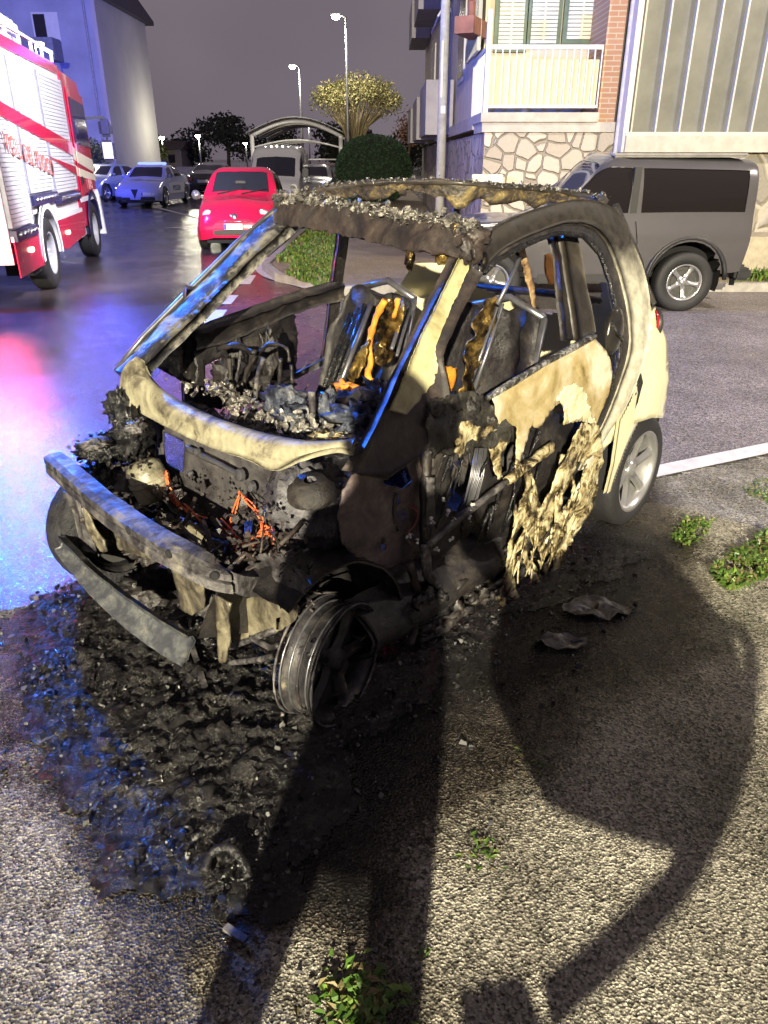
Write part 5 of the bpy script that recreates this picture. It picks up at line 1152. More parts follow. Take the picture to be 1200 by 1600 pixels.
# the sagging curtain of melted panel
cur = [(906,660),(932,664),(938,700),(938,740),(930,775),(921,800),(905,820),(897,826),(892,845),(884,852),(868,905),(858,912),(862,890),(872,850),(866,872),(852,895),(846,893),(836,860),(828,835),(822,845),(824,870),(840,905),(850,914),(842,916),(828,902),(818,880),(812,850),(800,870),(800,900),(808,938),(814,955),(806,950),(796,930),(785,905),(778,925),(792,945),(812,968),(806,968),(786,952),(778,936),(786,900),(796,850),(806,800),(818,752),(812,730),(800,724),(804,718),(818,726),(828,748),(832,772),(846,790),(858,770),(872,730),(888,700),(900,676)]
rnd = random.Random(77)
cur = cur
slits = []
for k in range(40):
    u0 = rnd.uniform(795, 925); v0 = rnd.uniform(700, 880); L_ = rnd.uniform(26, 64); w_ = rnd.uniform(1.6, 3.6)
    q = [(u0, v0), (u0+w_, v0+L_*.3), (u0-L_*.12+w_*.6, v0+L_*.75), (u0-L_*.25, v0+L_), (u0-L_*.2-w_*.5, v0+L_*.6), (u0-w_*.6, v0+L_*.25)]
    if all(inpoly(a, b, cur) for a, b in q) and all(abs(u0-z[0][0])+abs(v0-z[0][1])*.6 >  17 for z in slits): slits.append(q)
ch = slits+[[(866,792),(870,800),(864,830),(858,852),(852,850),(858,820)], [(880,770),(886,776),(884,800),(878,812),(876,790)], [(902,720),(912,724),(906,760),(898,770),(898,740)], [(836,850),(842,862),(846,880),(838,872),(832,858)]]
panel('melted_door_curtain', cur, M_melt, 'S', .022, holes=ch, step=.008, amp=.005, thick=.006, nz=.016, ns=8, spacing=.018, seed=31)
m = MB()
for P, r0 in (([(888,845),(898,870),(908,895),(917,914)], .008), ([(884,850),(876,876),(866,902),(862,912)], .011), ([(806,850),(800,880),(802,915),(810,940)], .013), ([(782,930),(798,948),(814,968)], .010), ([(828,740),(836,770),(842,810),(836,850)], .011), ([(912,670),(916,720),(908,780),(900,820)], .014), ([(880,710),(872,750),(866,790)], .010), ([(830,880),(844,902),(852,912)], .010)):
    m.tube(crom([C(u, v, 'S', .0) for u, v in P], 5), [r0*(1-.035*k) if k < 20 else r0*.3 for k in range((len(P)-1)*5+1)], 7, nz=.8, ns=28)
m.build('melted_strand', M_melt, car, True)
panel('brown_inner_strip', [(908,664),(928,668),(934,700),(932,745),(922,760),(916,720)], burnt('tan_backing', [(.35, (.10, .07, .035)), (.5, (.30, .22, .12)), (.7, (.42, .33, .2))], 6, (.4, .7), .4, 50), 'S', -.028, step=.01, amp=.005, nz=.004, seed=33)
# ---- sill and floor -----------------------------------------------------------
m = MB(); G = []
for i in range(60):
    x = .02-i*.0255; row = []
    for k in range(10):
        t = k/9; y = .60+.13*sin(pi*t); z = .34-.22*t; p = Vector((x, y, z)); row.append(p+Vector((0, 1, .2))*.018*noise.fractal(p*11, .8, 2, 5))
    G.append(row)
m.grid(G, thick=.02); m.build('sill', M_soot, car, True)
m = MB(); G = [[(x, y, .20+.02*noise.fractal(Vector((x*6, y*6, 0)), .8, 2, 4)) for y in np.linspace(-.66, .66, 24)] for x in np.linspace(.0, -1.45, 30)]; m.grid(G, thick=.02)
G = [[(x, y, .52+.015*noise.fractal(Vector((x*8, y*8, 3)), .8, 2, 4)) for y in np.linspace(-.62, .62, 20)] for x in np.linspace(-1.42, -2.1, 14)]; m.grid(G, thick=.02)
m.build('floor_pan', M_soot, car, True)
m = MB(); m.grid([[(-1.42, y, z) for y in np.linspace(-.62, .62, 6)] for z in (.2, .52)], thick=.01); m.build('rear_bulkhead', M_soot, car)
# ---- far door: bare frame ------------------------------------------------------
def barp(name, P, w_, h_, mtl, k='F', val=.03, parent=car, nz=.25):
    m = MB(); m.tube(crom([C(u, v, k, val) for u, v in P], 5), w_, 6, nz=nz, ns=24, flat=h_); return m.build(name, mtl, parent, True)
bt = [(296,512),(350,494),(410,472),(470,452),(530,436)]; bb2 = [(300,545),(352,528),(412,504),(470,482),(530,466)]
m = ribbon([(C(*a, 'F', .02), C(*b, 'F', .02)) for a, b in zip(bt, bb2)], .05, .012, 5, 6, .006); fd = m.build('far_door_beam', M_soot, car, True)
m = ribbon([(C(u-12, v, 'F', .03), C(u+13, v, 'F', .03)) for u, v in ((303,452),(303,490),(302,530),(300,570),(300,610),(302,650))], .04, .008, 3, 4, .004); m.build('far_door_front_post', M_soot, fd, True)
m = ribbon([(C(u-8, v, 'F', .03), C(u+8, v, 'F', .03)) for u, v in ((540,352),(535,390),(529,430),(524,470),(519,510),(512,560))], .03, .006, 3, 4, .003); m.build('far_door_rear_post', M_soot, fd, True)
panel('mirror_sail_panel', [(224,552),(262,512),(286,492),(292,540),(290,600),(262,584),(240,570)], burnt('peeled_grey', [(.40, (.02, .02, .022)), (.50, (.10, .10, .09)), (.54, (.26, .25, .20)), (.7, (.34, .33, .27))], 9, (.4, .7), .4, 60), 'F', .012, step=.01, amp=.004, thick=.006, nz=.004, seed=41, parent=fd)
panel('far_inner_door_panel', [(302,545),(352,528),(412,504),(460,486),(463,520),(462,560),(455,590),(400,620),(330,640),(302,630)], M_soot, 'F', .045, holes=[[(318,570),(350,556),(346,600),(320,612)]], step=.015, amp=.010, thick=.01, nz=.02, ns=8, seed=42)
m = ribbon([(C(u, v, 'F', .04), C(u+2, v+9, 'F', .04)) for u, v in ((455,582),(500,560),(540,540))], .03, 0, 3, 3, .004); m.build('far_sill_strip', M_ash, fd, True)
# ---- cowl beam -------------------------------------------------------------------
tp = [(212,560),(226,590),(256,617),(296,640),(346,662),(408,682),(466,694),(528,698),(562,694)]
bt = [(188,618),(214,640),(264,668),(330,700),(384,718),(428,736),(470,722),(522,708),(552,712)]
def cwx(u): t = (u-375)/190; return .12-.10*t*t
m = MB(); G = []
for (a, b) in zip(tp, bt):
    xa = cwx(a[0])-.02; xb = cwx(b[0])+.035; A = C(*a, 'x', xa); B_ = C(*b, 'x', xb); G.append((A, B_))
La = crom([g[0] for g in G], 8); Lb = crom([g[1] for g in G], 8); R5 = []
for a, b in zip(La, Lb):
    a = Vector(a); b = Vector(b); row = []
    for k in range(-2, 11):
        t = k/10
        if k < 0: p = a+Vector((k*.012, 0, k*.012))
        else: p = a.lerp(b, t)+Vector((.6, 0, .8))*.020*sin(pi*min(t*1.25, 1))
        row.append(p+Vector((.5, 0, .6))*.004*noise.fractal(p*9, .8, 2, 4))
    R5.append(row)
m.grid(R5, thick=.015); m.build('cowl_beam', burnt('cowl_scorch', [(.30, (.03, .026, .02)), (.40, (.12, .105, .075)), (.50, (.27, .25, .17)), (.64, (.38, .36, .25)), (.80, (.46, .44, .34))], 5, (.3, .7), .4, 60, dist=.005, warp=1.2), car, True)
m = MB(); m.tube([C(u, v, 'x', cwx(u)-.045) for u, v in ((214,566),(228,596),(258,624),(298,647),(348,669),(408,688),(466,699),(526,702))], .018, 8, nz=.4, ns=20); m.build('windscreen_seal', M_black2, car, True)
m = MB(); m.tube([C(201,596,'F',.05)+Vector((.03, 0, 0)), C(203,580,'F',.05)+Vector((.03, 0, .01)), C(208,568,'F',.05)], .010, 6); m.build('wet_hinge', M_chrome, car, True)
# ---- firewall ----------------------------------------------------------------------
fw_o = [(196,622),(262,665),(330,698),(384,716),(428,730),(455,750),(450,800),(440,850),(400,860),(330,830),(270,800),(240,770),(215,720),(200,670)]
panel('firewall', fw_o, burnt('smoked_firewall', [(.34, (.03, .028, .03)), (.48, (.075, .07, .075)), (.62, (.13, .125, .125)), (.76, (.24, .23, .2))], 5, (.25, .5), .3, 50, metal=.3, dist=.005), 'x', .02, holes=[[(256,674),(286,688),(288,738),(259,722)], [(378,815),(392,812),(392,838),(378,836)]], step=.03, amp=.002, thick=.008, nz=.014, ns=4, seed=51)
barp('firewall_pipe', [(292,700),(315,712),(340,724),(378,744)], .011, 1, M_steel, 'x', .06)
barp('firewall_strip', [(232,655),(238,700),(246,745),(252,775),(262,778)], .010, 1, M_scorch, 'x', .05)
m = MB()
for (u, v, x, r) in ((310,706,.06,.014), (377,742,.06,.022), (300,740,.04,.012), (395,760,.05,.018)): m.lathe([(.001, .02), (r, .015), (r*1.1, 0)], C(u, v, 'x', x), (1, 0, .2), 12)
m.build('bolt', M_steel, car)
# ---- engine bay odds and ends (front well) --------------------------------------------
m = MB(); c0 = C(232, 748, 'x', .16); m.lathe([(.001, .075), (.045, .072), (.068, .055), (.075, .0), (.072, -.08), (.001, -.085)], c0, (.15, -.25, 1), 24); m.lathe([(.075, -.02), (.081, -.015), (.081, .0), (.075, .005)], c0, (.15, -.25, 1), 24); m.build('fluid_reservoir', burnt('smoked_cream_plastic', [(.36, (.03, .025, .02)), (.5, (.18, .17, .12)), (.66, (.34, .32, .24))], 9, (.2, .5), .4, 40), car, True)
m = MB(); c1 = C(198, 752, 'x', .20); m.lathe([(.001, .05), (.03, .05), (.042, .04), (.045, -.02), (.001, -.03)], c1, (.9, .2, .3), 18); m.lathe([(.045, -.02), (.06, -.02), (.06, -.05), (.045, -.06)], c1, (.9, .2, .3), 18); m.build('pump_housing', M_ash, car, True)
def char(name, items, mtl, amp=.5):
    m = MB()
    for i, (u, v, x, r) in enumerate(items): blob(m, C(u, v, 'x', x), r, i+len(name), 34, amp*.55, 16.)
    return m.build(name, mtl, car, True)
char('charred_plastic', [(165,700,.22,(.07,.09,.05)),(205,680,.15,(.08,.07,.09)),(140,705,.28,(.05,.06,.03)),(190,640,.10,(.06,.05,.07)),(215,700,.12,(.05,.05,.10)),(160,740,.25,(.08,.08,.04))], M_black2, .7)
char('scorched_scrap', [(213,668,.2,(.035,.03,.02)),(150,692,.30,(.05,.05,.015)),(186,655,.18,(.03,.03,.015)),(310,560,.2,(.001,.001,.001))][:3], M_ash, .8)
char('shock_tower', [(468,782,.04,(.11,.115,.12)),(500,820,.02,(.10,.10,.12)),(440,790,.06,(.06,.05,.08))], burnt('tower_char', [(.34, (.02, .02, .026)), (.5, (.055, .052, .06)), (.64, (.12, .12, .135)), (.78, (.26, .25, .25))], 7, (.3, .6), .7, 50), .35)
m = MB(); c0 = C(486, 762, 'x', .08); m.lathe([(.02, .03), (.05, .028), (.06, .01), (.075, .0), (.08, -.03)], c0, (.2, .1, 1), 20); tag(m.build('strut_top', M_soot, car, True))
m = MB(); rnd = random.Random(66)
for k in range(46):
    u = rnd.uniform(120, 480); v = 700+(u-120)*.40+rnd.uniform(-20, 90); rubble(m, C(u, v, 'x', rnd.uniform(.08, .3)), (.03, .04, .02), 14, rnd.uniform(.006, .016), k+500, .2)
tag(m.build('bay_debris', M_soot2, car), kind='stuff')
panel('cross_member', [(274,820),(284,816),(336,846),(338,866),(330,870),(276,838)], M_scorch, 'x', .16, step=.02, amp=.003, thick=.03, nz=.002, seed=53)
panel('battery_tray', [(226,822),(240,808),(262,818),(280,850),(276,862),(250,846)], M_scorch, 'x', .2, step=.01, amp=.006, thick=.02, nz=.006, seed=54)
panel('battery_tray', [(196,795),(206,790),(212,812),(222,822),(212,832),(198,815)], M_scorch, 'x', .24, step=.01, amp=.005, thick=.01, nz=.006, seed=55)
char('burnt_hose', [(300,845,.12,(.14,.10,.03)),(360,868,.16,(.12,.10,.04)),(170,800,.18,(.1,.12,.05)),(240,850,.22,(.1,.1,.05)),(420,850,.1,(.08,.06,.05)),(150,845,.22,(.1,.1,.06)),(330,930,.2,(.12,.12,.06)),(230,920,.18,(.12,.12,.06))], M_soot, .7)
m = MB(); rnd = random.Random(12)
for k in range(90):
    u = rnd.uniform(150, 470); v = 800+(u-200)*.33+rnd.uniform(-30, 60); x = rnd.uniform(.08, .3); a = C(u, v, 'x', x); b = a+Vector((rnd.gauss(0, .08), rnd.gauss(0, .10), rnd.gauss(0, .04))); m.tube([a, a.lerp(b, .5)+Vector((0, 0, rnd.uniform(-.03, .03))), b], rnd.uniform(.002, .009), 6, nz=.5)
tag(m.build('charred_cable', M_soot2, car, True), kind='stuff')
# orange wire bunches
def wires(name, P, n, spread, r, x, seed):
    m = MB(); rnd = random.Random(seed)
    for k in range(n):
        pts = [C(u+rnd.gauss(0, spread), v+rnd.gauss(0, spread), 'x', x+rnd.uniform(-.02, .02)) for u, v in P]; m.tube(crom(pts, 5), r, 5)
    return m.build(name, M_wire, car, True)
wires('wire_bundle', [(258,738),(264,756),(272,776),(281,793)], 14, 2.2, .0032, .12, 1)
wires('wire_bundle', [(284,790),(296,800),(318,810)], 6, 2.5, .003, .14, 2)
wires('wire_bundle', [(374,772),(366,800),(358,830),(352,850)], 4, 2, .003, .12, 3)
wires('wire_bundle', [(372,768),(390,790),(404,806),(412,830)], 3, 3, .0028, .12, 4)
wires('wire_bundle', [(354,832),(376,858),(396,846),(420,830),(412,850),(384,868),(400,858),(424,840)], 13, 7, .0032, .16, 5)
# ---- crash beams -----------------------------------------------------------------------
path = [C(84,722,'x',.40), C(118,752,'x',.44), C(170,796,'x',.475), C(230,838,'x',.49), C(290,872,'x',.475), C(338,898,'x',.44), C(372,912,'x',.37), C(405,914,'x',.27)]
P = [Vector(p) for p in crom(path, 5)]; G = []
for i, p in enumerate(P):
    d = (P[min(i+1, len(P)-1)]-P[max(i-1, 0)]).normalized(); f_ = Vector((0, 0, 1)).cross(d).normalized(); f_ = f_ if f_.x > 0 else -f_; u_ = Vector((0, 0, 1)); w_, h_ = .034, .036
    ring = [p-f_*w_+u_*h_, p+f_*w_*.3+u_*h_, p+f_*w_+u_*h_*.75, p+f_*w_+u_*h_*.15, p+f_*w_*.55, p+f_*w_+-u_*h_*.15, p+f_*w_-u_*h_, p+f_*w_*.2-u_*h_, p-f_*w_-u_*h_]
    ring = [q+f_*.003*noise.fractal(q*20, .8, 2, 3) for q in ring]; G.append(ring+[ring[0]])
m = MB(); m.grid(G); m.add(G[0][:9], [tuple(range(9))]); m.add(G[-1][:9], [tuple(range(8, -1, -1))]); bo = m.build('bumper_beam', M_ash, car)
for k in (3, 8, 14, 19, 25, 30):
    p = P[k]; d = (P[k+1]-P[k-1]).normalized(); f_ = Vector((0, 0, 1)).cross(d).normalized(); f_ = f_ if f_.x > 0 else -f_
    h = MB(); h.lathe([(.001, .001), (.010, .001), (.013, .004), (.015, .0)], p+f_*.034+Vector((0, 0, .016)), f_, 12); h.build('bolt_hole', M_well, bo)
for px5, x in (([(336,930),(360,944),(356,965),(358,1000),(352,1034),(342,1034),(338,990),(338,955)], .42), ([(262,880),(290,888),(318,912),(318,950),(300,962),(282,950),(276,920)], .43), ([(98,768),(118,778),(134,806),(146,842),(150,866),(118,856),(108,820)], .36), ([(128,790),(140,806),(148,828),(162,846),(166,862),(156,862),(146,846),(134,826)], .42), ([(180,800),(214,834),(262,866),(262,876),(230,872),(184,858),(176,830)], .40)):
    panel('beam_bracket', px5, M_ash if x < .4 else M_scorch, 'x', x, step=.015, amp=.003, thick=.008, nz=.003, seed=int(px5[0][0]))
m = MB(); c0 = C(308, 932, 'x', .40); m.lathe([(.001, .02), (.012, .02), (.02, .005), (.05, .0), (.055, -.02), (.03, -.03)], c0, (1, 0, .1), 22); m.build('horn_disc', M_ash, car, True)
lo = [(100,845),(124,872),(155,905),(206,948),(254,982),(300,1010)]
m = MB(); P = [Vector(p) for p in crom([C(u, v, 'x', .42+.03*sin(pi*i/5)) for i, (u, v) in enumerate(lo)], 6)]; G = []
for i, p in enumerate(P):
    d = (P[min(i+1, len(P)-1)]-P[max(i-1, 0)]).normalized(); f_ = Vector((0, 0, 1)).cross(d).normalized(); f_ = f_ if f_.x > 0 else -f_; u_ = (Vector((0, 0, 1))+f_*-.35).normalized(); s = .7+.5*min(1, i/len(P)*1.6)
    G.append([q+u_*.002*noise.fractal(q*25, .8, 2, 3) for q in (p+u_*.044*s+f_*.030, p+u_*.040*s+f_*.032, p+u_*.034*s+f_*.004, p+u_*.014*s-f_*.012, p+u_*.004*s-f_*.012, p-u_*.010*s+f_*.004, p-u_*.034*s+f_*.008, p-u_*.040*s+f_*.03, p-u_*.050*s+f_*.026)])
m.grid(G, thick=.004); m.build('lower_beam', burnt('streaked_grey_beam', [(.34, (.06, .065, .075)), (.48, (.08, .085, .10)), (.6, (.17, .18, .18)), (.75, (.36, .35, .28))], 8, (.22, .5), .3, 60, metal=.45, dist=.004), car, True)
# near front corner: crumpled plates
panel('crumpled_plate', [(378,880),(420,862),(448,862),(462,880),(492,896),(482,925),(455,942),(440,930),(425,935),(400,918),(378,912)], M_ash, 'x', .27, step=.01, amp=.008, thick=.008, nz=.045, ns=6, seed=61, holes=[[(408,888),(424,882),(430,900),(412,904)]])
panel('pierced_plate', [(358,956),(376,940),(410,928),(455,935),(466,950),(458,972),(430,990),(400,1000),(370,1006),(354,1000)], M_scorch, 'x', .30, holes=[[(436,944),(444,944),(444,952),(436,952)],[(432,966),(438,964),(436,984),(431,984)]], step=.012, amp=.004, thick=.006, nz=.012, ns=6, seed=62)
for P_, x in (([(360,1035),(392,1032),(426,1026)], .33), ([(356,1012),(390,1000),(430,984)], .30), ([(392,996),(420,1010),(436,1008)], .3)): barp('steering_rod', P_, .011, 1, M_ash, 'x', x)
# hinge pillar / inner wing plate near the front wheel
panel('inner_wing_plate', [(548,742),(585,726),(622,712),(655,705),(668,740),(668,800),(662,850),(640,880),(600,890),(560,876),(532,850),(526,800),(532,765)], burnt('rusty_purple_metal', [(.34, (.02, .016, .02)), (.46, (.06, .045, .05)), (.60, (.13, .10, .095)), (.75, (.24, .21, .19))], 6, (.35, .65), .4, 50), 'S', -.09, holes=[[(596,726),(632,722),(640,750),(628,762),(598,756)],[(612,772),(622,768),(624,786),(614,792)],[(612,800),(630,792),(634,808),(616,818)],[(592,850),(600,848),(600,858),(592,858)]], step=.012, amp=.003, thick=.006, nz=.010, ns=6, seed=71)
arch = [(x_, z_) for x_, z_ in [(.15+.33*cos(t), .24+.33*sin(t)) for t in np.linspace(.95, pi+.2, 24)]]
m = MB(); G = [[Vector((x, .70-.25*k/5, z))+Vector((0, 0, 1))*.008*noise.noise(Vector((x*9, z*9, k))) for k in range(6)] for x, z in arch]; m.grid(G, thick=.01); ac = [(.15+.36*cos(t), .24+.36*sin(t)) for t in np.linspace(.35, pi+.4, 24)]; m.add([Vector((x, .44, z)) for x, z in ac], [tuple(range(len(ac)))]); m.build('front_wheel_arch', M_soot, car, True)
m = MB(); G = [[(.15+(.33+.028*k)*cos(t)+.006*noise.noise(Vector((t*5, k, 0))), .715-.006*k, .24+(.33+.028*k)*sin(t)) for k in range(4)] for t in np.linspace(1.0, pi-.15, 22)]; m.grid(G, thick=.006)
# side skeleton behind the wheel: loops and posts
for P_, r0, mt in (([(640,880),(652,930),(648,980),(640,1005)], .016, M_soot2), ([(668,700),(664,760),(664,840),(668,900),(690,940),(720,920)], .018, M_soot), ([(655,1000),(690,985),(716,960),(760,925),(800,890)], .020, M_soot), ([(620,770),(616,800),(622,828)], .008, M_soot2), ([(640,790),(652,800),(648,820),(636,832)], .004, mat('dark_red_hose', (.16, .03, .03), .4))):
    barp('side_frame_member', P_, r0, 1, mt, 'S', -.05, nz=.5)
m = MB(); rnd = random.Random(31)
for k in range(60):
    u = rnd.uniform(640, 860); v = 985-(u-640)*.55+rnd.uniform(-45, 25); blob(m, C(u, v, 'S', rnd.uniform(-.06, .0)), (rnd.uniform(.01, .035), .02, rnd.uniform(.01, .03)), k, 10, .7)
tag(m.build('charred_sill_lumps', M_soot, car, True), kind='stuff')
m = MB()
for (u, v) in ((738,788),(700,800),(708,812),(694,780),(706,842),(652,842),(642,836),(735,806),(682,860),(676,812)): rubble(m, C(u, v, 'S', .0), (.006, .004, .006), 5, .006, u)
tag(m.build('ash_flakes', mat('white_ash', (.6, .6, .58), .5, var=.05), car), kind='stuff')
# ---- dashboard remains and interior ------------------------------------------------------
m = MB(); G = []
for i in range(44):
    y = -.62+i*.0275; row = []
    for k in range(16):
        x = -.06-k*.022; z = .66+.10*sin(pi*k/15)-.06*(k/15)+.07*noise.fractal(Vector((x*9, y*9, 2.2)), .8, 2, 5); row.append((x, y, z))
    G.append(row)
m.grid(G, thick=.01); m.build('dashboard_remains', M_black2, car, True)
m = MB(); rubble(m, C(345, 612, 'x', -.14), (.03, .09, .02), 60, .016, 5); rubble(m, C(395, 640, 'x', -.14), (.03, .08, .02), 70, .015, 6); rubble(m, C(462, 660, 'x', -.12), (.03, .05, .02), 40, .014, 8); rubble(m, C(520, 672, 'x', -.12), (.04, .06, .02), 60, .016, 7)
tag(m.build('ash_flakes', M_crust, car), kind='stuff')
m = MB(); blob(m, C(446, 628, 'x', -.22), (.07, .10, .055), 5, 24, .25); blob(m, C(460, 655, 'x', -.16), (.05, .06, .05), 6, 22, .5); blob(m, C(505, 645, 'x', -.2), (.04, .04, .07), 7, 20, .5); blob(m, C(560, 655, 'x', -.16), (.07, .09, .05), 9, 24, .6); blob(m, C(600, 620, 'x', -.26), (.06, .07, .05), 10, 24, .6); m.build('instrument_lump', M_bluec, car, True)
m = MB(); blob(m, C(512, 686, 'x', -.06), (.03, .07, .018), 11, 20, .8); blob(m, C(560, 690, 'x', -.06), (.03, .05, .018), 12, 20, .8); m.build('ashy_edge', M_melt, car, True)
barp('steering_column', [(487,612),(488,640),(491,672)], .012, 1, M_ash, 'x', -.12); barp('steering_column', [(412,560),(402,590),(398,640)], .010, 1, M_ash, 'x', -.35)
for P_, x, r0 in (([(384,622),(383,592),(392,568),(414,542),(434,538),(450,548),(452,566)], -.45, .012), ([(358,560),(360,590),(362,612)], -.45, .015), ([(438,560),(437,590),(436,615)], -.5, .012), ([(455,570),(457,598)], -.5, .012), ([(340,545),(370,540),(400,552)], -.42, .02), ([(376,548),(372,580),(366,612)], -.46, .01)):
    barp('seat_frame_tube', P_, r0*.7, 1, M_soot if r0 > .011 else M_ash, 'x', x, nz=.8)
char('charred_seat_base', [(400,600,-.6,(.16,.16,.07)),(560,640,-.5,(.18,.16,.06)),(360,590,-.55,(.08,.08,.1)),(420,560,-.62,(.04,.05,.12)),(370,560,-.6,(.04,.04,.10))], M_soot, .6)
m = MB(); rnd = random.Random(88)
for k in range(120):
    y = rnd.uniform(-.6, .55); x = rnd.uniform(-.75, -.12); a = Vector((x, y, .62+rnd.uniform(-.1, .12))); b = a+Vector((rnd.gauss(0, .07), rnd.gauss(0, .09), rnd.gauss(.02, .06)))
    m.tube(crom([a, a.lerp(b, .4)+Vector((rnd.uniform(-.03, .03), 0, rnd.uniform(-.02, .06))), b], 4), rnd.uniform(.0015, .004), 5)
for k in range(10):   # bare seat springs
    c = Vector((-.52-.05*(k % 5), -.42+.1*(k//5)+.62*(k % 2), .56)); m.tube([c+Vector((.022*cos(t), .022*sin(t), .012*t/3)) for t in np.linspace(0, 18, 70)], .0025, 5)
tag(m.build('bare_wires', burnt('bare_wire_metal', [(.4, (.02, .018, .016)), (.55, (.09, .07, .05)), (.7, (.25, .22, .18))], 14, (.3, .6), .2, 60, metal=.4), car, True), kind='stuff')
m = MB()
for k in range(34):
    y = rnd.uniform(-.6, .6); x = rnd.uniform(-.8, -.1); rubble(m, (x, y, .68), (.05, .05, .02), 16, rnd.uniform(.006, .018), k+900, .2)
tag(m.build('cabin_debris', M_soot, car), kind='stuff')
# seat backs: two dark upright shells
for (ys, lb) in ((.34, 0), (-.36, 1)):
    m = MB(); G = []
    for i in range(22):
        t = i/21; z = .38+.72*t; x = -.98-.30*t; row = []
        hw = .23*(1-.35*max(0, t-.75)*4*.6)
        for k in range(12):
            a = k/11*2-1; p = Vector((x+.05*(1-abs(a))-.05*abs(a)**3*-1, ys+a*hw, z)); row.append(p+Vector((1, 0, 0))*.02*noise.fractal(p*8, .8, 2, 4))
        G.append(row)
    m.grid(G, thick=.09); sb = m.build('seat_back', M_soot, car, True)
    m = MB()
    for s in (-1, 1): m.tube([(-.93, ys+s*.245, .36), (-1.10, ys+s*.235, .80), (-1.24, ys+s*.20, 1.10)], .016, 8, nz=.3)
    m.tube([(-1.24, ys-.20, 1.10), (-1.28, ys, 1.16), (-1.24, ys+.20, 1.10)], .016, 8, nz=.3)
    m.build('seat_frame', M_steel, sb, True)
# glossy rails and gold foil of the far seat and tunnel
for k, (a, b) in enumerate((((548,490),(506,606)), ((560,482),(514,610)), ((570,476),(522,612)), ((580,474),(532,600)), ((636,474),(612,545)), ((642,478),(620,556)))):
    m = MB(); m.tube([C(*a, 'x', -1.0), C((a[0]+b[0])/2, (a[1]+b[1])/2, 'x', -.85), C(*b, 'x', -.68)], .011 if k < 4 else .008, 7, nz=.4, ns=30); m.build('seat_rail', M_black2 if k < 3 else M_steel, car, True)
panel('gold_foil', [(600,468),(628,466),(634,482),(624,520),(618,548),(608,566),(594,572),(584,566),(579,545),(582,508)], M_foil, 'x', -.80, step=.01, amp=.004, thick=.005, nz=.03, ns=12, seed=81, spacing=.02)
m = MB(); m.tube(crom([C(u, v, 'x', -.77) for u, v in ((601,470),(588,496),(579,522),(577,548),(579,566),(575,582),(580,594),(589,597))], 4), .014, 8, nz=.6, ns=30); m.tube(crom([C(u, v, 'x', -.78) for u, v in ((622,466),(620,480),(615,496))], 4), .010, 8, nz=.6, ns=30); m.build('burnt_orange_edge', M_orange, car, True)
panel('gold_foil', [(566,540),(576,530),(574,560),(560,590),(545,602),(540,592),(552,566)], M_foil, 'x', -.72, step=.01, amp=.006, thick=.005, nz=.02, ns=14, seed=82, spacing=.02)
m = MB(); blob(m, C(540, 604, 'x', -.6), (.03, .05, .02), 4, 18, .8); blob(m, C(534, 616, 'x', -.55), (.03, .03, .015), 6, 18, .8); m.build('orange_foam_lump', M_orange, car, True)
panel('orange_panel', [(692,572),(712,574),(712,596),(706,612),(694,600)], M_orange, 'y', .40, step=.01, amp=.004, nz=.01, seed=83)
panel('gold_foil', [(756,472),(772,464),(780,470),(772,505),(756,545),(740,590),(732,616),(712,616),(720,570),(736,520)], M_foil, 'y', .45, step=.01, amp=.004, nz=.03, ns=12, seed=84, spacing=.02)
for a, b, r0 in (((784,474),(738,616),.010), ((776,480),(728,616),.008), ((812,402),(777,476),.009)):
    m = MB(); m.tube([C(*a, 'y', .46), C((a[0]+b[0])/2+2, (a[1]+b[1])/2, 'y', .46), C(*b, 'y', .46)], r0, 7, nz=.3, ns=30); m.build('belt_guide_rail', M_steel, car, True)
panel('hanging_seat_belt', [(812,386),(820,386),(826,420),(834,460),(840,500),(842,512),(836,506),(826,460),(818,425)], burnt('singed_webbing', [(.35, (.05, .03, .02)), (.5, (.28, .17, .08)), (.7, (.45, .34, .18))], 20, (.4, .7), .6, 80), 'y', .40, step=.008, amp=.003, nz=.01, seed=85, spacing=.015)
panel('hanging_foam_strip', [(850,398),(864,394),(870,412),(866,444),(856,444),(850,420)], M_orange, 'y', .25, step=.01, amp=.003, nz=.004, seed=86, spacing=.02)
# inner B-post on the near side
m = ribbon([(C(u, v, 'S', -.07), C(u+w_, v, 'S', -.07)) for u, v, w_ in ((880,366,22),(886,400,24),(892,440,24),(899,480,26),(905,530,28))], .03, 0, 4, 4, .003); m.build('inner_post', M_rail, car, True)
m = ribbon([(C(u, v, 'S', -.10), C(u+w_, v, 'S', -.10)) for u, v, w_ in ((864,368,14),(872,400,16),(876,440,20),(880,480,22),(886,530,24))], .03, 0, 4, 4, .006, ns=20); m.build('charred_inner_trim', M_soot, car, True)
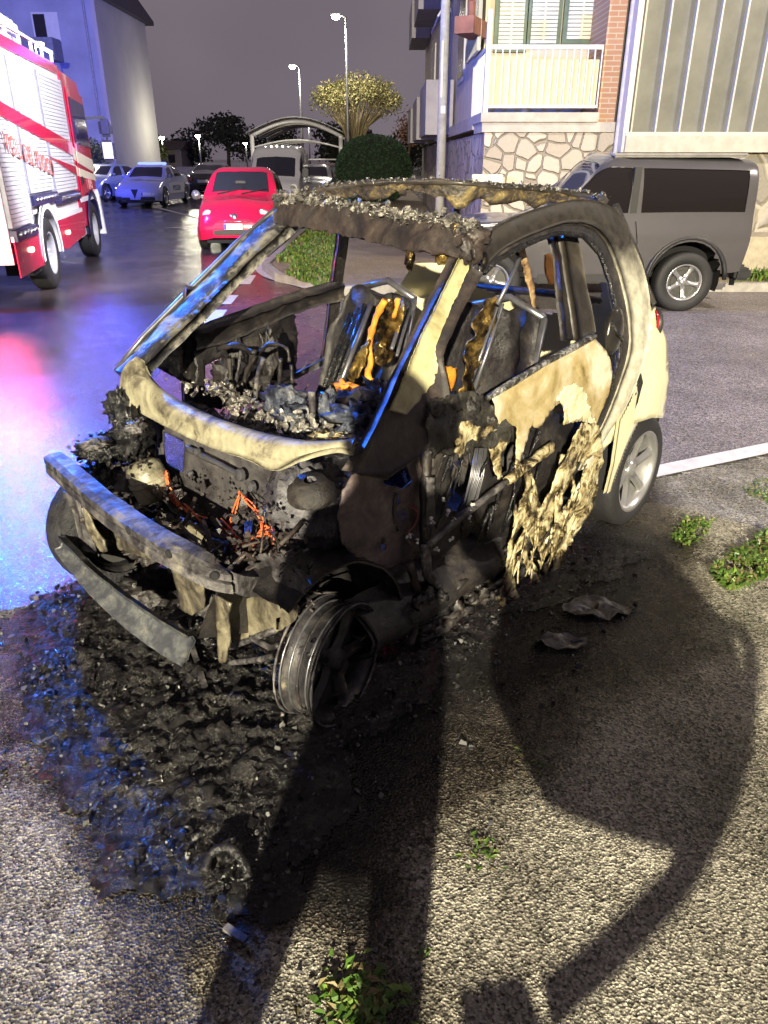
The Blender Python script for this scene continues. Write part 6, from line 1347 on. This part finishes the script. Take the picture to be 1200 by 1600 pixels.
# ---- wheels ----------------------------------------------------------------------------------
M_sootrim = burnt('scorched_rim', [(.36, (.008, .008, .010)), (.52, (.028, .026, .032)), (.64, (.07, .065, .06)), (.76, (.30, .27, .18))], 8, (.3, .65), .7, 50, metal=.3, dist=.006)
wheel(car, (-1.885, .685, .285), .285, .19, 1, 6, rimr=.72)
wheel(car, (-1.885, -.70, .285), .285, .19, -1, 6, rimr=.72)
wheel(car, (.14, .655, .205), .205, .118, 1, 5, rimr=.99, rim=M_sootrim, steer=.22, tyre=False, name='bare_wheel')
bw_ = [o for o in car.children if o.name.startswith('bare_wheel')][0]; axw = Vector((sin(-.22), cos(.22), 0))
for k, (rr, hh, tr, mt) in enumerate(((.207, -.074, .004, M_ash), (.203, -.055, .004, M_steel), (.190, -.03, .004, M_steel), (.186, .0, .005, M_soot), (.192, .035, .004, M_steel), (.206, .066, .004, M_ash))):
    a_ = axw.orthogonal().normalized(); b_ = axw.cross(a_); m = MB(); m.tube([axw*hh+(a_*cos(t)+b_*sin(t))*(rr+.002*noise.noise(Vector((t*3, k, 0)))) for t in np.linspace(0, 2*pi, 60)], tr, 6, nz=.8, ns=60, cap=False); m.build('bead_wire', mt, bw_, True)
wheel(car, (.15, -.66, .27), .28, .17, -1, 5, rimr=.72, rim=M_sootrim, tm=burnt('burnt_tyre', [(.4, (.008, .008, .012)), (.7, (.03, .03, .035))], 12, (.5, .8), 1., 30, dist=.02), name='burnt_wheel')
# ================================================================= BURNT GROUND, RESIDUE, GRASS
def g2(px): return [tuple(gp(u, v))[:2] for u, v in px]
M_oil = road_mat('oily_soot', (.012, .011, .012), (.030, .026, .024), (.10, .45), 1.0, 90., dist=.010)
M_brownst = road_mat('sooty_asphalt', (.040, .031, .026), (.070, .056, .046), (.14, .4), 1.0, 115., dist=.011)
SOOT_AND_SHADE = g2([(-40,1010),(10,940),(120,905),(300,760),(480,660),(780,620),(1010,730),(1080,800),(1105,860),(1120,930),(1110,1000),(1050,1060),(960,1110),(900,1150),(850,1210),(800,1270),(720,1340),(640,1430),(560,1470),(470,1450),(390,1500),(330,1560),(250,1640),(180,1640),(120,1480),(150,1380),(90,1290),(30,1230),(-40,1190)])  # burnt stain, widened to paint in the shade below the umbrella
OIL_AND_SHADE = g2([(40,960),(200,900),(450,800),(800,780),(960,810),(1045,850),(1000,880),(1000,910),(960,960),(900,1010),(840,1060),(770,1090),(740,1130),(700,1190),(620,1240),(560,1330),(640,1420),(700,1560),(690,1660),(560,1660),(530,1480),(480,1440),(400,1440),(300,1430),(200,1380),(130,1300),(70,1200),(30,1080)])  # oil stain; its lower tongue paints the leg shadow, cut at the lit gap
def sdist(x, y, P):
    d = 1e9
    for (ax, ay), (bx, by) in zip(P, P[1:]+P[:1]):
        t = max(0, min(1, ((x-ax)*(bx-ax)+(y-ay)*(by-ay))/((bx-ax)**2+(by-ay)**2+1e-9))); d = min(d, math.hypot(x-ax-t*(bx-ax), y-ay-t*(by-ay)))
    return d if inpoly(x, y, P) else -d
def soot_shade_at(x, y):
    n = .10*noise.fractal(Vector((x*3, y*3, 1)), .8, 2, 4); a = sdist(x, y, SOOT_AND_SHADE)+n; b = sdist(x, y, OIL_AND_SHADE)+n
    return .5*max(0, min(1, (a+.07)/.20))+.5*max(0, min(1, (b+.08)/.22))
# verge round the car: one sheet that carries soot plus shade painted under the cast shadows
ms = bpy.data.materials.new('sooty_shaded_verge'); ms.use_nodes = True; nt = ms.node_tree; b = nt.nodes['Principled BSDF']; L = nt.links.new
tc = nt.nodes.new('ShaderNodeTexCoord'); at = nt.nodes.new('ShaderNodeAttribute'); at.attribute_name = 'soot_shade'
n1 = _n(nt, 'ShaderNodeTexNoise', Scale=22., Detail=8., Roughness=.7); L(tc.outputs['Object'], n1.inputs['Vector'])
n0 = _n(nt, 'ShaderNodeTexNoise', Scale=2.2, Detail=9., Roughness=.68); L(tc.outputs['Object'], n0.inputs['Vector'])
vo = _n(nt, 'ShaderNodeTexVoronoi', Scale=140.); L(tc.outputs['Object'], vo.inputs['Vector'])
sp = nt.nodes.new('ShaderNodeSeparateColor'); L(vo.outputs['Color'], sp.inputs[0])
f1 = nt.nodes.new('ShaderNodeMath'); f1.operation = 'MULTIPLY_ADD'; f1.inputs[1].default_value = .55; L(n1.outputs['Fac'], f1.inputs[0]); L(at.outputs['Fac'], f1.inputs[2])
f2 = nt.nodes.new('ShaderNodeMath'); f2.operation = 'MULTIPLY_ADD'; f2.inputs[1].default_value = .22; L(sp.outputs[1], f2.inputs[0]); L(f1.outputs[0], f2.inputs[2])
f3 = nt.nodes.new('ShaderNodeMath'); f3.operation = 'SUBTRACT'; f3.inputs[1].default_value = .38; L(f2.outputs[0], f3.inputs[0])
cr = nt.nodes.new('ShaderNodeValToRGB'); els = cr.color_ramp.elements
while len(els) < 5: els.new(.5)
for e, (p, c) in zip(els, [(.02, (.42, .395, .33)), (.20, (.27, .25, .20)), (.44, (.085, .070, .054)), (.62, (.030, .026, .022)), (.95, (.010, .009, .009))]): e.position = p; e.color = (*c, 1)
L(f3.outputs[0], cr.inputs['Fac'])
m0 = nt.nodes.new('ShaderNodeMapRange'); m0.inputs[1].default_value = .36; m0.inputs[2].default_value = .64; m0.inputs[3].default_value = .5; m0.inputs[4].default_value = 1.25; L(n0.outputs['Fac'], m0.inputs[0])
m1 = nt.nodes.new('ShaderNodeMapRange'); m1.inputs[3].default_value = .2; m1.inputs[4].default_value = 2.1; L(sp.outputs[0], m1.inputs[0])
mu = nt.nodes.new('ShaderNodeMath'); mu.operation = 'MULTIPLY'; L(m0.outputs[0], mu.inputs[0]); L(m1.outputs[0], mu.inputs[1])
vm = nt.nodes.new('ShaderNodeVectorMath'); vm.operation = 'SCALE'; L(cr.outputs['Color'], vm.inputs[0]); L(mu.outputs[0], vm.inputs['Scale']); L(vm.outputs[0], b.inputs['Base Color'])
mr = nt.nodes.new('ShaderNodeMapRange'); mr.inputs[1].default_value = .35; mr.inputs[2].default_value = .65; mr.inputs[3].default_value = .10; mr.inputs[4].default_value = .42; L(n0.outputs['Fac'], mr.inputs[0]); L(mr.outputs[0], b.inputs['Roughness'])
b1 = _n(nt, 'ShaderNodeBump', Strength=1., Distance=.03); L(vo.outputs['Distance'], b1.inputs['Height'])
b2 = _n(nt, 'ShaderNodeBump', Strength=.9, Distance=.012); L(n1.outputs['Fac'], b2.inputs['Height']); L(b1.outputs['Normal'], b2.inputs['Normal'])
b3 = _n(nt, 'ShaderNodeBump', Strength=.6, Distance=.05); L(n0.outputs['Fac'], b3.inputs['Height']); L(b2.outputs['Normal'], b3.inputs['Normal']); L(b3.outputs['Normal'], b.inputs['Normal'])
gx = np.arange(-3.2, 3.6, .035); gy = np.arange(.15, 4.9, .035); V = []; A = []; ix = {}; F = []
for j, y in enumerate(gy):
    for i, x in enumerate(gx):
        s_ = soot_shade_at(x, y); rd = y-edge(x)+.04*noise.fractal(Vector((x*6, y*6, 3)), .8, 2, 4)
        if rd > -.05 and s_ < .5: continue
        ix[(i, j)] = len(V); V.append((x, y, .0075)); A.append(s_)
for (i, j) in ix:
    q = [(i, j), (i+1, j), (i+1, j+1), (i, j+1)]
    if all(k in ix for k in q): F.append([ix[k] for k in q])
vg = mesh('verge', V, F, ms); at_ = vg.data.attributes.new('soot_shade', 'FLOAT', 'POINT'); at_.data.foreach_set('value', np.array(A, dtype=np.float32)); vg['kind'] = 'structure'
# the heap of burnt residue in front of and under the car
zone = g2([(55,935),(160,900),(330,930),(520,1010),(700,960),(860,880),(960,850),(1010,870),(930,915),(850,945),(770,1000),(700,1060),(640,1120),(560,1180),(530,1260),(490,1350),(440,1420),(330,1440),(230,1400),(150,1340),(95,1250),(50,1160),(25,1060)])
xs = [p[0] for p in zone]; ys = [p[1] for p in zone]
def edged(x, y):
    d = 1e9
    for (ax, ay), (bx, by) in zip(zone, zone[1:]+zone[:1]):
        t = max(0, min(1, ((x-ax)*(bx-ax)+(y-ay)*(by-ay))/((bx-ax)**2+(by-ay)**2+1e-9))); d = min(d, math.hypot(x-ax-t*(bx-ax), y-ay-t*(by-ay)))
    return d if inpoly(x, y, zone) else -d
st_ = .0105; nx_ = int((max(xs)-min(xs)+.3)/st_); ny_ = int((max(ys)-min(ys)+.3)/st_); H = {}; m = MB(); idx = {}
for j in range(ny_):
    for i in range(nx_):
        x = min(xs)-.15+i*st_; y = min(ys)-.15+j*st_; e = edged(x, y)+.10*noise.fractal(Vector((x*5, y*5, 0)), .8, 2, 4)
        if e > 0:
            n1 = noise.fractal(Vector((x*9, y*9, 4)), .7, 2, 6); n2 = abs(noise.fractal(Vector((x*22, y*22, 7)), .8, 2, 4))
            h = min(e*2.2, 1)*(.010+.052*max(0, n1+.1)+.030*n2)*(1 if e > .05 else .5); idx[(i, j)] = len(m.v); m.v.append((x+.006*noise.noise(Vector((x*60, y*60, 0))), y+.006*noise.noise(Vector((x*60, y*60, 9))), .011+h))
for (i, j) in idx:
    q = [(i, j), (i+1, j), (i+1, j+1), (i, j+1)]
    if all(k in idx for k in q): m.f.append(tuple(idx[k] for k in q)); m.mi.append(0)
M_resid = burnt('burnt_residue', [(.30, (.004, .004, .005)), (.52, (.011, .010, .011)), (.62, (.030, .028, .027)), (.70, (.085, .080, .070)), (.80, (.26, .24, .19))], 8, (.05, .40), 1., 55, dist=.02, fine=60.)
rs_ = tag(m.build('burnt_residue', M_resid, None, True), kind='stuff')
def chips(name, n, size, seed, cols, poly, smin=.3, zup=.03, dens=None):
    m = MB(); rnd = random.Random(seed); px = [p[0] for p in poly]; py = [p[1] for p in poly]; k = 0
    while k < n:
        x = rnd.uniform(min(px), max(px)); y = rnd.uniform(min(py), max(py))
        if not inpoly(x, y, poly): continue
        if noise.noise(Vector((x*4, y*4, seed)))+rnd.uniform(-.5, .5) < -.05: continue
        k += 1; rubble(m, (x, y, .010+rnd.uniform(0, zup)), (0, 0, 0), 1, size*rnd.choice((.4, .6, .8, 1, 1.6)), rnd.random(), rnd.choice((.06, .12, .3)))
        m.mi[-1:] = m.mi[-1:]
        c = rnd.randrange(len(cols)); t = len(m.f)
        for q in range(2, 9):
            if t-q >= 0: pass
        m.mc = getattr(m, 'mc', []); m.mc += [c]*(t-len(m.mc))
    m.mi = m.mc; return tag(m.build(name, cols), kind='stuff')
M_c1 = mat('chip_black', (.012, .012, .013), .2, var=.2, bump=.5); M_c2 = mat('chip_grey', (.10, .10, .10), .45, var=.2, vscale=30, bump=.5); M_c3 = mat('chip_pale', (.17, .16, .12), .5, var=.25, vscale=40, bump=.4); M_c4 = mat('chip_brown', (.12, .085, .045), .5, var=.2)
chips('burnt_debris', 5200, .0062, 3, [M_c1, M_c1, M_c1, M_c1, M_c1, M_c2, M_c2], zone)
wide = g2([(-40,1000),(60,920),(1100,830),(1090,900),(960,1010),(860,1130),(860,1260),(700,1400),(560,1520),(330,1640),(100,1500),(60,1260),(-40,1180)])
chips('small_debris', 1500, .007, 8, [M_c1, M_c1, M_c2], wide, zup=.001)
heap = g2([(60,960),(200,930),(330,1000),(430,1080),(470,1180),(440,1300),(330,1360),(220,1300),(120,1200),(60,1080)])
chips('burnt_flakes', 330, .017, 11, [M_c1, M_resid, M_resid], heap, zup=.02)
# larger pieces lying in the residue
def thing1(name, label, cat, m, mtl, smooth=True, group=None): return tag(m.build(name, mtl, None, smooth), label, cat, group)
a = gp(330, 1345, .03); m = MB(); m.tube(crom([gp(318,1362,.03), gp(330,1334,.05), gp(356,1325,.06), (gp(380,1345,.05)), gp(388,1372,.03)], 6), .014, 8, nz=.3); thing1('burnt_hose', 'curved black burnt rubber hose lying in the residue', 'hose', m, M_black2)
m = MB(); m.beam(gp(352,1448,.02), gp(384,1470,.02), .018, .010); thing1('metal_strip', 'small pale bent metal strip in front of the residue', 'scrap', m, M_ash, False)
m = MB(); m.beam(gp(300,1012,.05), gp(322,1080,.03), .02, .02); m2 = m; thing1('metal_bar', 'short charred bar leaning below the lower front beam', 'scrap', m2, M_ash, False)
for i, (u, v, r, lb) in enumerate(((932, 948, .10, 'flat grey ash-covered plate beside the sill'), (878, 1000, .07, 'thin pale flake of panel beside the grey plate'))):
    m = MB(); c = gp(u, v, .03); G = []
    for a_ in range(8):
        rr = r*(a_+.5)/8; G.append([c+Vector((cos(t)*rr*1.5, sin(t)*rr*.8, .03*noise.fractal(Vector((cos(t)*rr*20, sin(t)*rr*20, i)), .8, 2, 4))) + Vector((.2*rr*noise.noise(Vector((t*1.3, i, 0))), 0, 0)) for t in np.linspace(0, 2*pi, 25)])
    m.grid(G, thick=.006); thing1('panel_scrap', lb, 'scrap', m, M_ash)

# grass and weeds
GM = [mat('grass_green', (.07, .15, .02), .45, var=.2), mat('grass_light', (.15, .24, .04), .45, var=.2), mat('grass_dry', (.18, .15, .06), .6, var=.2)]
def grass(name, poly, n, h, seed, z=0., wd=.006, flat_=.5, label=None):
    m = MB(); rnd = random.Random(seed); px = [p[0] for p in poly]; py = [p[1] for p in poly]; k = 0
    while k < n:
        x = rnd.uniform(min(px), max(px)); y = rnd.uniform(min(py), max(py))
        if not inpoly(x, y, poly) or noise.noise(Vector((x*6, y*6, seed)))+rnd.uniform(-.4, .4) < -.1: continue
        k += 1; a = rnd.uniform(0, 2*pi); L = h*rnd.uniform(.4, 1.2); lean = rnd.uniform(.1, 1)*flat_; d = Vector((cos(a), sin(a), 0)); s = Vector((-sin(a), cos(a), 0))*wd*rnd.uniform(.6, 1.5)
        p0 = Vector((x, y, z)); p1 = p0+d*L*lean*.5+Vector((0, 0, L*.6)); p2 = p0+d*L*lean*1.2+Vector((0, 0, L*.8*(1.1-lean*.6)))
        m.add([p0-s*.6, p0+s*.6, p1+s, p1-s, p2], [(0,1,2,3), (3,2,4)], rnd.choice((0, 0, 1, 1, 2)))
    return tag(m.build(name, GM), kind='stuff')
grass('grass', g2([(1112,905),(1125,880),(1160,862),(1200,838),(1260,840),(1260,900),(1200,905),(1140,925)]), 3400, .07, 1, wd=.007, flat_=.9)
grass('grass', [tuple(p)[:2] for p in (gp(446,432,.1), gp(470,405,.1), gp(492,372,.1), gp(532,372,.1), gp(520,410,.1), gp(528,452,.1), gp(490,446,.1))], 5200, .14, 2, z=.1, wd=.012)
grass('grass', [(-1.85, 13), (-1.35, 13), (-1.3, 40), (-1.8, 40)], 3500, .13, 3, z=.1, wd=.02)
grass('grass', g2([(1050,845),(1075,815),(1115,815),(1100,840),(1070,855)]), 260, .05, 4, flat_=1.)
grass('grass', g2([(1150,765),(1200,745),(1240,750),(1200,790)]), 200, .03, 5, flat_=1.)
grass('grass', [(5.0, 10.95), (7.2, 10.95), (7.2, 11.7), (5.0, 11.6)], 900, .16, 6, z=.1, wd=.015)
def weed(u, v, r, n, seed, label):
    c = gp(u, v); m = MB(); rnd = random.Random(seed)
    for k in range(n):
        a = rnd.uniform(0, 2*pi); L = r*rnd.uniform(.2, .55); e = rnd.uniform(.1, .9); d = Vector((cos(a), sin(a), 0)); s = Vector((-sin(a), cos(a), 0))*L*.22; b = c+Vector((rnd.gauss(0, .5)*r, rnd.gauss(0, .5)*r, rnd.uniform(0, .3)*r))
        m.add([b, b+d*L*.45+s+Vector((0, 0, L*e*.5)), b+d*L+Vector((0, 0, L*e*.45)), b+d*L*.45-s+Vector((0, 0, L*e*.5))], [(0,1,2,3)], rnd.choice((0, 0, 1, 2)))
    return tag(m.build('weed', GM), label, 'weed', 'weeds growing through the asphalt')
weed(752, 1335, .050, 60, 1, 'small weed growing between burnt patch and lit asphalt')
weed(560, 1572, .075, 420, 2, 'leafy weed clump nearest to the camera, in shadow')
weed(826, 1195, .045, 40, 3, 'tiny mossy weed at the edge of the oily ground')
weed(655, 1490, .03, 30, 4, 'tiny sprout between the two dark leg shadows')
weed(640, 1560, .03, 26, 5, 'tiny sprout beside the leafy weed clump')

# ================================================================= the photographer, standing behind the camera; throws the long shadow
def skinfig(name, joints, links, mtl, parent, sub=2):
    me = bpy.data.meshes.new(name); ks = list(joints); me.from_pydata([joints[k][0] for k in ks], [(ks.index(a), ks.index(b)) for a, b in links], []); me.update()
    o = bpy.data.objects.new(name, me); COL.objects.link(o); md = o.modifiers.new('skin', 'SKIN'); 
    for i, k in enumerate(ks): v = me.skin_vertices[0].data[i]; r = joints[k][1]; v.radius = (r, r) if not isinstance(r, tuple) else r; v.use_root = (i == 0)
    s = o.modifiers.new('sub', 'SUBSURF'); s.levels = sub; s.render_levels = sub
    dg = bpy.context.evaluated_depsgraph_get(); m2 = bpy.data.meshes.new_from_object(o.evaluated_get(dg)); o.modifiers.clear(); o.data = m2
    m2.materials.clear(); m2.materials.append(mtl); m2.polygons.foreach_set('use_smooth', np.ones(len(m2.polygons), dtype=bool)); o.parent = parent; return o
pp = tag(empty('person', (-.22, -.45, 0)), 'person in dark hooded work clothes holding up a phone behind the camera', 'person')
J = {'pelvis': ((0, 0, .98), .15), 'waist': ((0, 0, 1.14), .14), 'chest': ((0, .02, 1.36), .17), 'neck': ((0, .03, 1.54), .07), 'head': ((0, .06, 1.66), .10), 'crown': ((0, .05, 1.78), .095),
 'shL': ((-.18, .02, 1.44), .075), 'elL': ((-.24, .10, 1.22), .05), 'wrL': ((.02, .32, 1.50), .032), 'shR': ((.18, .02, 1.44), .075), 'elR': ((.33, .04, 1.20), .05), 'wrR': ((.42, .10, 1.00), .034),
 'hipL': ((-.10, 0, .90), .10), 'knL': ((-.24, .02, .50), .062), 'anL': ((-.40, 0, .09), .045), 'toeL': ((-.42, .16, .04), .04), 'hipR': ((.10, 0, .90), .10), 'knR': ((.09, .02, .50), .066), 'anR': ((.10, 0, .09), .045), 'toeR': ((.11, .16, .04), .04)}
skinfig('body', J, [('pelvis','waist'),('waist','chest'),('chest','neck'),('neck','head'),('head','crown'),('chest','shL'),('shL','elL'),('elL','wrL'),('chest','shR'),('shR','elR'),('elR','wrR'),('pelvis','hipL'),('hipL','knL'),('knL','anL'),('anL','toeL'),('pelvis','hipR'),('hipR','knR'),('knR','anR'),('anR','toeR')], mat('dark_work_clothes', (.02, .022, .04), .8, var=.2), pp)
M_skin = mat('skin', (.45, .28, .20), .5, var=.05)
for nm, w_, dirs in (('hand', Vector((.02, .32, 1.50)), Vector((.1, .3, .9))), ('hand', Vector((.42, .10, 1.00)), Vector((.2, .5, -.6)))):
    d = dirs.normalized(); s = d.cross(Vector((0, 1, 0))).normalized(); JJ = {'w': (tuple(w_), .026), 'p': (tuple(w_+d*.07), .030)}; LL = [('w', 'p')]
    for k in range(4):
        b = w_+d*.08+s*(k-1.5)*.02; c = b+d*(.045-.005*abs(k-1.5)); e = c+d*.02+Vector((0, -.02, 0)); JJ['a%d' % k] = (tuple(b), .010); JJ['b%d' % k] = (tuple(c), .009); JJ['c%d' % k] = (tuple(e), .008); LL += [('p', 'a%d' % k), ('a%d' % k, 'b%d' % k), ('b%d' % k, 'c%d' % k)]
    JJ['t0'] = (tuple(w_+d*.03+s*.035), .012); JJ['t1'] = (tuple(w_+d*.06+s*.055), .010); LL += [('w', 't0'), ('t0', 't1')]
    skinfig(nm, JJ, LL, M_skin, pp, 1)
m = MB(); m.lathe([(.165, .72), (.18, .76), (.185, .85), (.17, 1.05), (.155, 1.15)], (-.01, 0, 0), (0, 0, 1), 20); m.build('coat', MATS['dark_work_clothes'], pp, True)
m = MB(); blob(m, (0, .05, 1.73), (.115, .13, .155), 2, 20, .04); m.build('hood', mat('hood_cloth', (.02, .022, .035), .85, var=.1), pp, True)
ph = tag(empty('phone', (-.04, -.085, 1.62)), 'black phone held up in the hand of the person', 'phone'); m = MB(); m.box((-.037, -.005, -.075), (.037, .004, .075), bev=.004); m.build('case', M_black, ph)
um = tag(empty('umbrella', (.28, -.38, .88)), 'unseen dark umbrella shaped and placed for its shadow beside the person', 'umbrella')  # out of view; tilt and outline shaped to cast the right shadow lobe
ax = Vector((.25, -.90, .32)).normalized(); a_ = ax.cross(Vector((0, 0, 1))).normalized(); b_ = a_.cross(ax); m = MB(); G = []; uc = Vector((.23, -.10, .10))
for i in range(9):
    t = i/8; row = []
    for k in range(33):
        q = 2*pi*k/32; sc = 1-.07*(1-cos(4*q))*t*.0-.06*abs(sin(4*q))*t; rr = .44*sin(t*1.35)/sin(1.35)*sc; row.append(uc+ax*(-.16*(1-cos(t*1.35))/(1-cos(1.35))+.1)+a_*cos(q)*rr+b_*sin(q)*rr*.60)
    G.append(row)
m.grid(G, thick=.002); cn_ = m.build('canopy', mat('umbrella_cloth', (.015, .015, .03), .6, var=.1), um, True)
for k in range(8):
    q = 2*pi*(k+.5-.5)/8; m = MB(); m.tube([uc+ax*.09, uc+ax*.03+a_*cos(q)*.24+b_*sin(q)*.15, uc-ax*.07+a_*cos(q)*.44+b_*sin(q)*.26], .003, 5); m.build('rib', M_steel, cn_)
m = MB(); m.tube([uc+ax*.10, uc-ax*.35, Vector((-.10, .06, .14))], .007, 6); m.build('handle', M_black, um)

m = MB(); m.tube(crom([(.20, -.35, .52), (.36, -.36, .57), (.58, -.38, .66), (.79, -.40, .80), (.94, -.42, .98), (.80, -.46, 1.02), (.42, -.30, .99)], 6), .020, 10)  # tube loop added behind the camera only for its curved shadow
tag(m.build('shadow_band_tube', mat('shadow_tube_canvas', (.25, .08, .05), .8, var=.1), None, True), 'unseen loop of tube added to cast a curved band of shadow', 'hose')

m = MB(); m.box((-.02, -.52, .30), (.22, -.30, .50), bev=.04); blob(m, (.10, -.40, .50), (.09, .08, .05), 5, 18, .3)  # bag shape added out of view to thicken the shadow at the leg
tag(m.build('leg_shadow_blocker', mat('blocker_cloth', (.03, .03, .035), .8), None, True), 'unseen dark bag shape added to fill out the leg shadow', 'bag')
